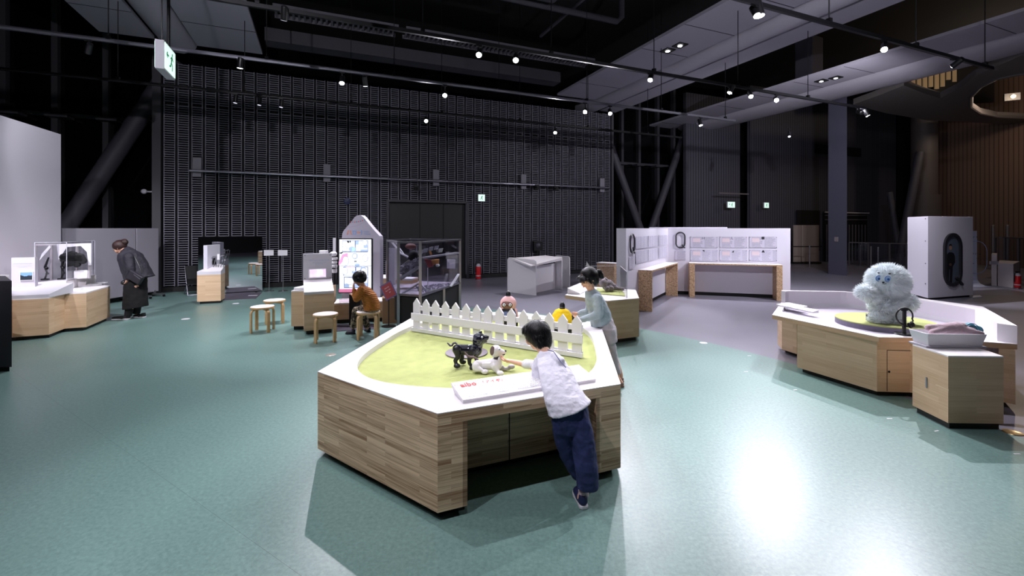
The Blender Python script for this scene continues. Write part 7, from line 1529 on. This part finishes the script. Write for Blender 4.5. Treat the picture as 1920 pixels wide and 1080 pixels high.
# ---- woman in black by the left kiosk
Yo = 9.08; K = lambda x, y, o=0.: H(x, y, Yo+o)
wh = K(224, 464); wf = (-.72, -.1, -.68)
JACK = mat('black_jacket', (30, 29, 38), .7, bump=.3, bscale=40); SKRT = mat('black_skirt', (10, 10, 12), .85)
def womb(b):
    head_skin(b, wh, wf, (0, 0, 1), 1.12); b.cone(wh+Vector((.06, 0, -.02)), .055, K(236, 474), .055)
    b.loft([(K(238, 476), Vector((.09, 0, .06)), Vector((0, .15, 0))), (K(252, 500), Vector((.12, 0, .04)), Vector((0, .15, 0))), (K(256, 525), Vector((.12, 0, 0)), Vector((0, .15, 0)))], 18)
    w1 = K(239, 523, -.2); b.cone(K(243, 505, -.2), .045, w1, .027); hand(b, w1, (-.35, .1, -1), (-.9, .2, .1), 1.05, .6, 1); w2 = K(238, 523, .18); b.cone(K(243, 505, .2), .045, w2, .027); hand(b, w2, (-.35, .1, -1), (-.9, -.2, .1), 1.05, .6, -1)
    for o, k in ((-.08, (240, 590)), (.1, (256, 586))): b.cone(K(254, 535, o), .09, K(250, 565, o), .06); b.cone(K(250, 565, o), .06, K(k[0], k[1], o), .04)
wom = blob('person', SKIN2, None, womb, .008, 3); tag(wom, 'woman in black jacket and long black skirt bending towards the left kiosk', 'person'); face_parts(wom, wh, wf, (0, 0, 1), 1.12)
f_, r_, u_ = axes(wf); q_ = rotm(r_, f_, u_)
blob('hair', HAIRB, wom, lambda b: (b.ball(wh-f_*.028+u_*.022, .117, (.92, 1., .98), q_, 26, 18), b.ball(wh-f_*.12+u_*.02, .06, (1, 1, 1)), b.ball(wh-f_*.15+u_*.03, .05)), .008, 3, .01, .03)
strands(wom, [(wh-f_*.028+u_*.022, (.11, .119, .117)), (wh-f_*.13+u_*.02, (.06, .06, .06))], wh, wf, (0, 0, 1), 700, .05, .003, HAIRB, 3)
def wj(b):
    b.loft([(K(234, 470), Vector((.07, 0, .09)), Vector((0, .1, 0))), (K(238, 474), Vector((.12, 0, .06)), Vector((0, .18, 0))), (K(244, 482), Vector((.17, 0, .08)), Vector((0, .23, 0))), (K(252, 498), Vector((.22, 0, .03)), Vector((0, .24, 0))), (K(259, 514), Vector((.25, 0, 0)), Vector((0, .24, 0))), (K(263, 522), Vector((.25, 0, .05)), Vector((0, .24, 0)))], 26)
    b.cone(K(241, 482, -.18), .085, K(245, 505, -.22), .075); b.cone(K(245, 505, -.22), .07, K(240, 520, -.2), .05); b.cone(K(241, 482, .18), .085, K(244, 505, .2), .07); b.cone(K(244, 505, .2), .07, K(239, 520, .18), .05); b.ball(K(244, 471), .09, (1.2, 1.2, .6))
blob('jacket', JACK, wom, wj, .01, 3, .02, .08)
blob('skirt', SKRT, wom, lambda b: b.loft([(K(257, 515), Vector((.16, 0, 0)), Vector((0, .17, 0))), (K(254, 535), Vector((.18, 0, 0)), Vector((0, .2, 0))), (K(254, 560), Vector((.2, 0, 0)), Vector((0, .2, 0))), (K(254, 577), Vector((.21, 0, .03)), Vector((0, .2, 0)))], 24), .01, 2, .02, .1)
b = MB(); b.tube([K(244, 572, -.08), K(240, 592, -.08)], [.075, .06], 14); b.tube([K(257, 572, .1), K(256, 588, .1)], [.075, .06], 14); b.build('trouser_leg', SKRT, wom)
xh = K(249, 597, -.02); shoe(wom, (xh.x, Yo-.08, 0), (xh.x-.32, Yo-.14, 0), BLACKM, SOLEW, .05, .06); xh = K(265, 592); shoe(wom, (xh.x, Yo+.1, 0), (xh.x-.26, Yo+.12, 0), BLACKM, SOLEW, .05, .06)
b = MB(); c = K(254, 520, -.27); b.frame(c, Vector((.8, 0, -.5)).normalized(), Vector((0, 1, 0)), Vector((.5, 0, .8)).normalized(), .28, .07, .17); bg = tag(b.build('shoulder_bag', mat('bag_black', (38, 36, 44), .5), bevel=.015), 'small black bag hanging at the bending woman\'s side', 'bag')
b = MB(); b.bar(c+Vector((.0, -.04, .06)), c+Vector((.12, -.04, -.03)), .01, .006, (0, 1, 0)); b.build('zip', STEEL, bg, smooth=False)
b = MB(); b.tube([c+Vector((.1, .03, .05)), K(262, 500, -.22), K(252, 480, -.15)], .008, 8); b.build('strap', BLACK, bg)
b = MB(); p = K(232, 530, -.05); b.ball(p, .05, (1, .9, .9)); b.tube([p, p+Vector((.08, 0, .01))], [.035, .03], 12); tag(b.build('camera', BLACK), 'small black camera held by the bending woman', 'camera')

# ---- boy seated on the stool
Ys = 7.45; Q = lambda x, y, o=0.: H(x, y, Ys+o)
sh_ = Q(673.5, 522); sf = (-.62, .5, -.45)
MUST = mat('mustard_quilted', (168, 102, 34), .8, bump=.3, bscale=30); 
def quilt():
    nt = MUST.node_tree; bs = nt.nodes['Principled BSDF']; g = node(nt, 'ShaderNodeNewGeometry'); sp = node(nt, 'ShaderNodeSeparateXYZ'); nt.links.new(g.outputs['Position'], sp.inputs[0])
    w = math_(nt, 'SINE', math_(nt, 'MULTIPLY', math_(nt, 'ADD', sp.outputs[2], math_(nt, 'MULTIPLY', sp.outputs[0], .45)), 260.)); bp = node(nt, 'ShaderNodeBump'); bp.inputs['Strength'].default_value = .5; bp.inputs['Distance'].default_value = .006; nt.links.new(w, bp.inputs['Height']); nt.links.new(bp.outputs['Normal'], bs.inputs['Normal'])
quilt()
CAMO = mat('camouflage_cotton', (88, 78, 62), .85); nt = CAMO.node_tree; n = node(nt, 'ShaderNodeTexNoise'); n.inputs['Scale'].default_value = 22; n.inputs['Detail'].default_value = 1; g = node(nt, 'ShaderNodeNewGeometry'); nt.links.new(g.outputs['Position'], n.inputs['Vector']); r = node(nt, 'ShaderNodeValToRGB'); r.color_ramp.interpolation = 'CONSTANT'
r.color_ramp.elements[0].color = lin((48, 42, 36))+(1,); r.color_ramp.elements[1].position = .46; r.color_ramp.elements[1].color = lin((108, 96, 78))+(1,); e_ = r.color_ramp.elements.new(.55); e_.color = lin((160, 146, 124))+(1,); e_ = r.color_ramp.elements.new(.64); e_.color = lin((74, 78, 58))+(1,); nt.links.new(n.outputs['Fac'], r.inputs['Fac']); nt.links.new(r.outputs[0], nt.nodes['Principled BSDF'].inputs['Base Color'])
def sb(b):
    head_skin(b, sh_, sf, (0, 0, 1), 1.05); b.cone(sh_+Vector((.03, -.01, -.06)), .045, Q(682, 540), .045)
    b.loft([(Q(682, 540), Vector((.07, 0, 0)), Vector((0, .09, 0))), (Q(693, 558), Vector((.09, 0, 0)), Vector((0, .1, 0))), (Q(697, 578), Vector((.09, 0, 0)), Vector((0, .1, 0)))], 18)
    w1 = Q(663, 540, -.08); b.cone(Q(665, 558, -.12), .035, w1, .02); hand(b, w1, (-.1, .3, 1), (.6, .6, 0), .85, .6, 1); w2 = Q(661, 553, .25); b.cone(Q(668, 562, .12), .035, w2, .02); hand(b, w2, (-.6, .6, .2), (0, 0, -1), .85, .4, -1)
    for o, ko, kx, ky, ax, ay in ((-.05, .26, 667, 582, 662, 615), (.1, .38, 678, 582, 689, 615)): b.cone(Q(697, 577, o), .07, Q(kx, ky, ko), .045); b.cone(Q(kx, ky, ko), .045, Q(ax, ay, ko+.04), .03)
sb_ = blob('person', SKIN2, None, sb, .007, 3); tag(sb_, 'child in mustard top and camouflage trousers seated at the comic screen', 'person'); face_parts(sb_, sh_, sf, (0, 0, 1), 1.05)
f_, r_, u_ = axes(sf); q_ = rotm(r_, f_, u_)
blob('hair', HAIR, sb_, lambda b: (b.ball(sh_-f_*.02+u_*.02, .116, (.94, .98, .86), q_, 26, 18), b.ball(sh_-f_*.05-u_*.02, .09, (1, .8, .8), q_), b.ball(sh_+f_*.05+u_*.05, .066, (1.1, .75, .55), q_)), .007, 3)
strands(sb_, [(sh_-f_*.02+u_*.02, (.111, .116, .102)), (sh_-f_*.05-u_*.02, (.09, .072, .074))], sh_, sf, (0, 0, 1), 900, .05, .0028, HAIR, 4)
def sm_(b):
    b.loft([(Q(680, 537), Vector((.06, 0, 0)), Vector((0, .06, 0))), (Q(683, 541), Vector((.1, 0, 0)), Vector((0, .12, 0))), (Q(689, 551), Vector((.13, 0, 0)), Vector((0, .15, 0))), (Q(695, 565), Vector((.135, 0, 0)), Vector((0, .15, 0))), (Q(697, 577), Vector((.128, 0, 0)), Vector((0, .15, 0))), (Q(697, 581), Vector((.12, 0, 0)), Vector((0, .14, 0)))], 24)
    b.cone(Q(677, 543, -.13), .06, Q(669, 560, -.15), .052); b.cone(Q(668, 561, -.15), .05, Q(664, 545, -.1), .036); b.cone(Q(679, 543, .12), .058, Q(671, 560, .12), .05); b.cone(Q(671, 560, .12), .045, Q(663, 554, .22), .034)
blob('top', MUST, sb_, sm_, .008, 3, .012, .06)
def st_(b):
    b.loft([(Q(697, 572), Vector((.11, 0, 0)), Vector((0, .13, 0))), (Q(697, 583), Vector((.12, 0, 0)), Vector((0, .14, 0)))], 20)
    for o, ko, kx, ky, ax, ay in ((-.06, .26, 667, 582, 662.5, 614), (.1, .38, 678, 582, 689, 613)): b.cone(Q(697, 577, o), .07, Q(kx, ky, ko), .062); b.tube([Q(kx, ky, ko), Q((kx+ax)/2, (ky+ay)/2, ko+.02), Q(ax, ay, ko+.04)], [.06, .058, .055], 16)
blob('trousers', CAMO, sb_, st_, .008, 3, .01, .05)
xa = Q(664, 616, .3); shoe(sb_, (xa.x+.03, xa.y-.02, 0), (xa.x-.14, xa.y-.02, 0), mat('dark_sneaker', (30, 30, 46), .5), BLACKM, .042, .05); xa = Q(691, 618, .42); shoe(sb_, (xa.x+.02, xa.y, 0), (xa.x-.1, xa.y+.14, 0), MATS['dark_sneaker'], BLACKM, .04, .05)
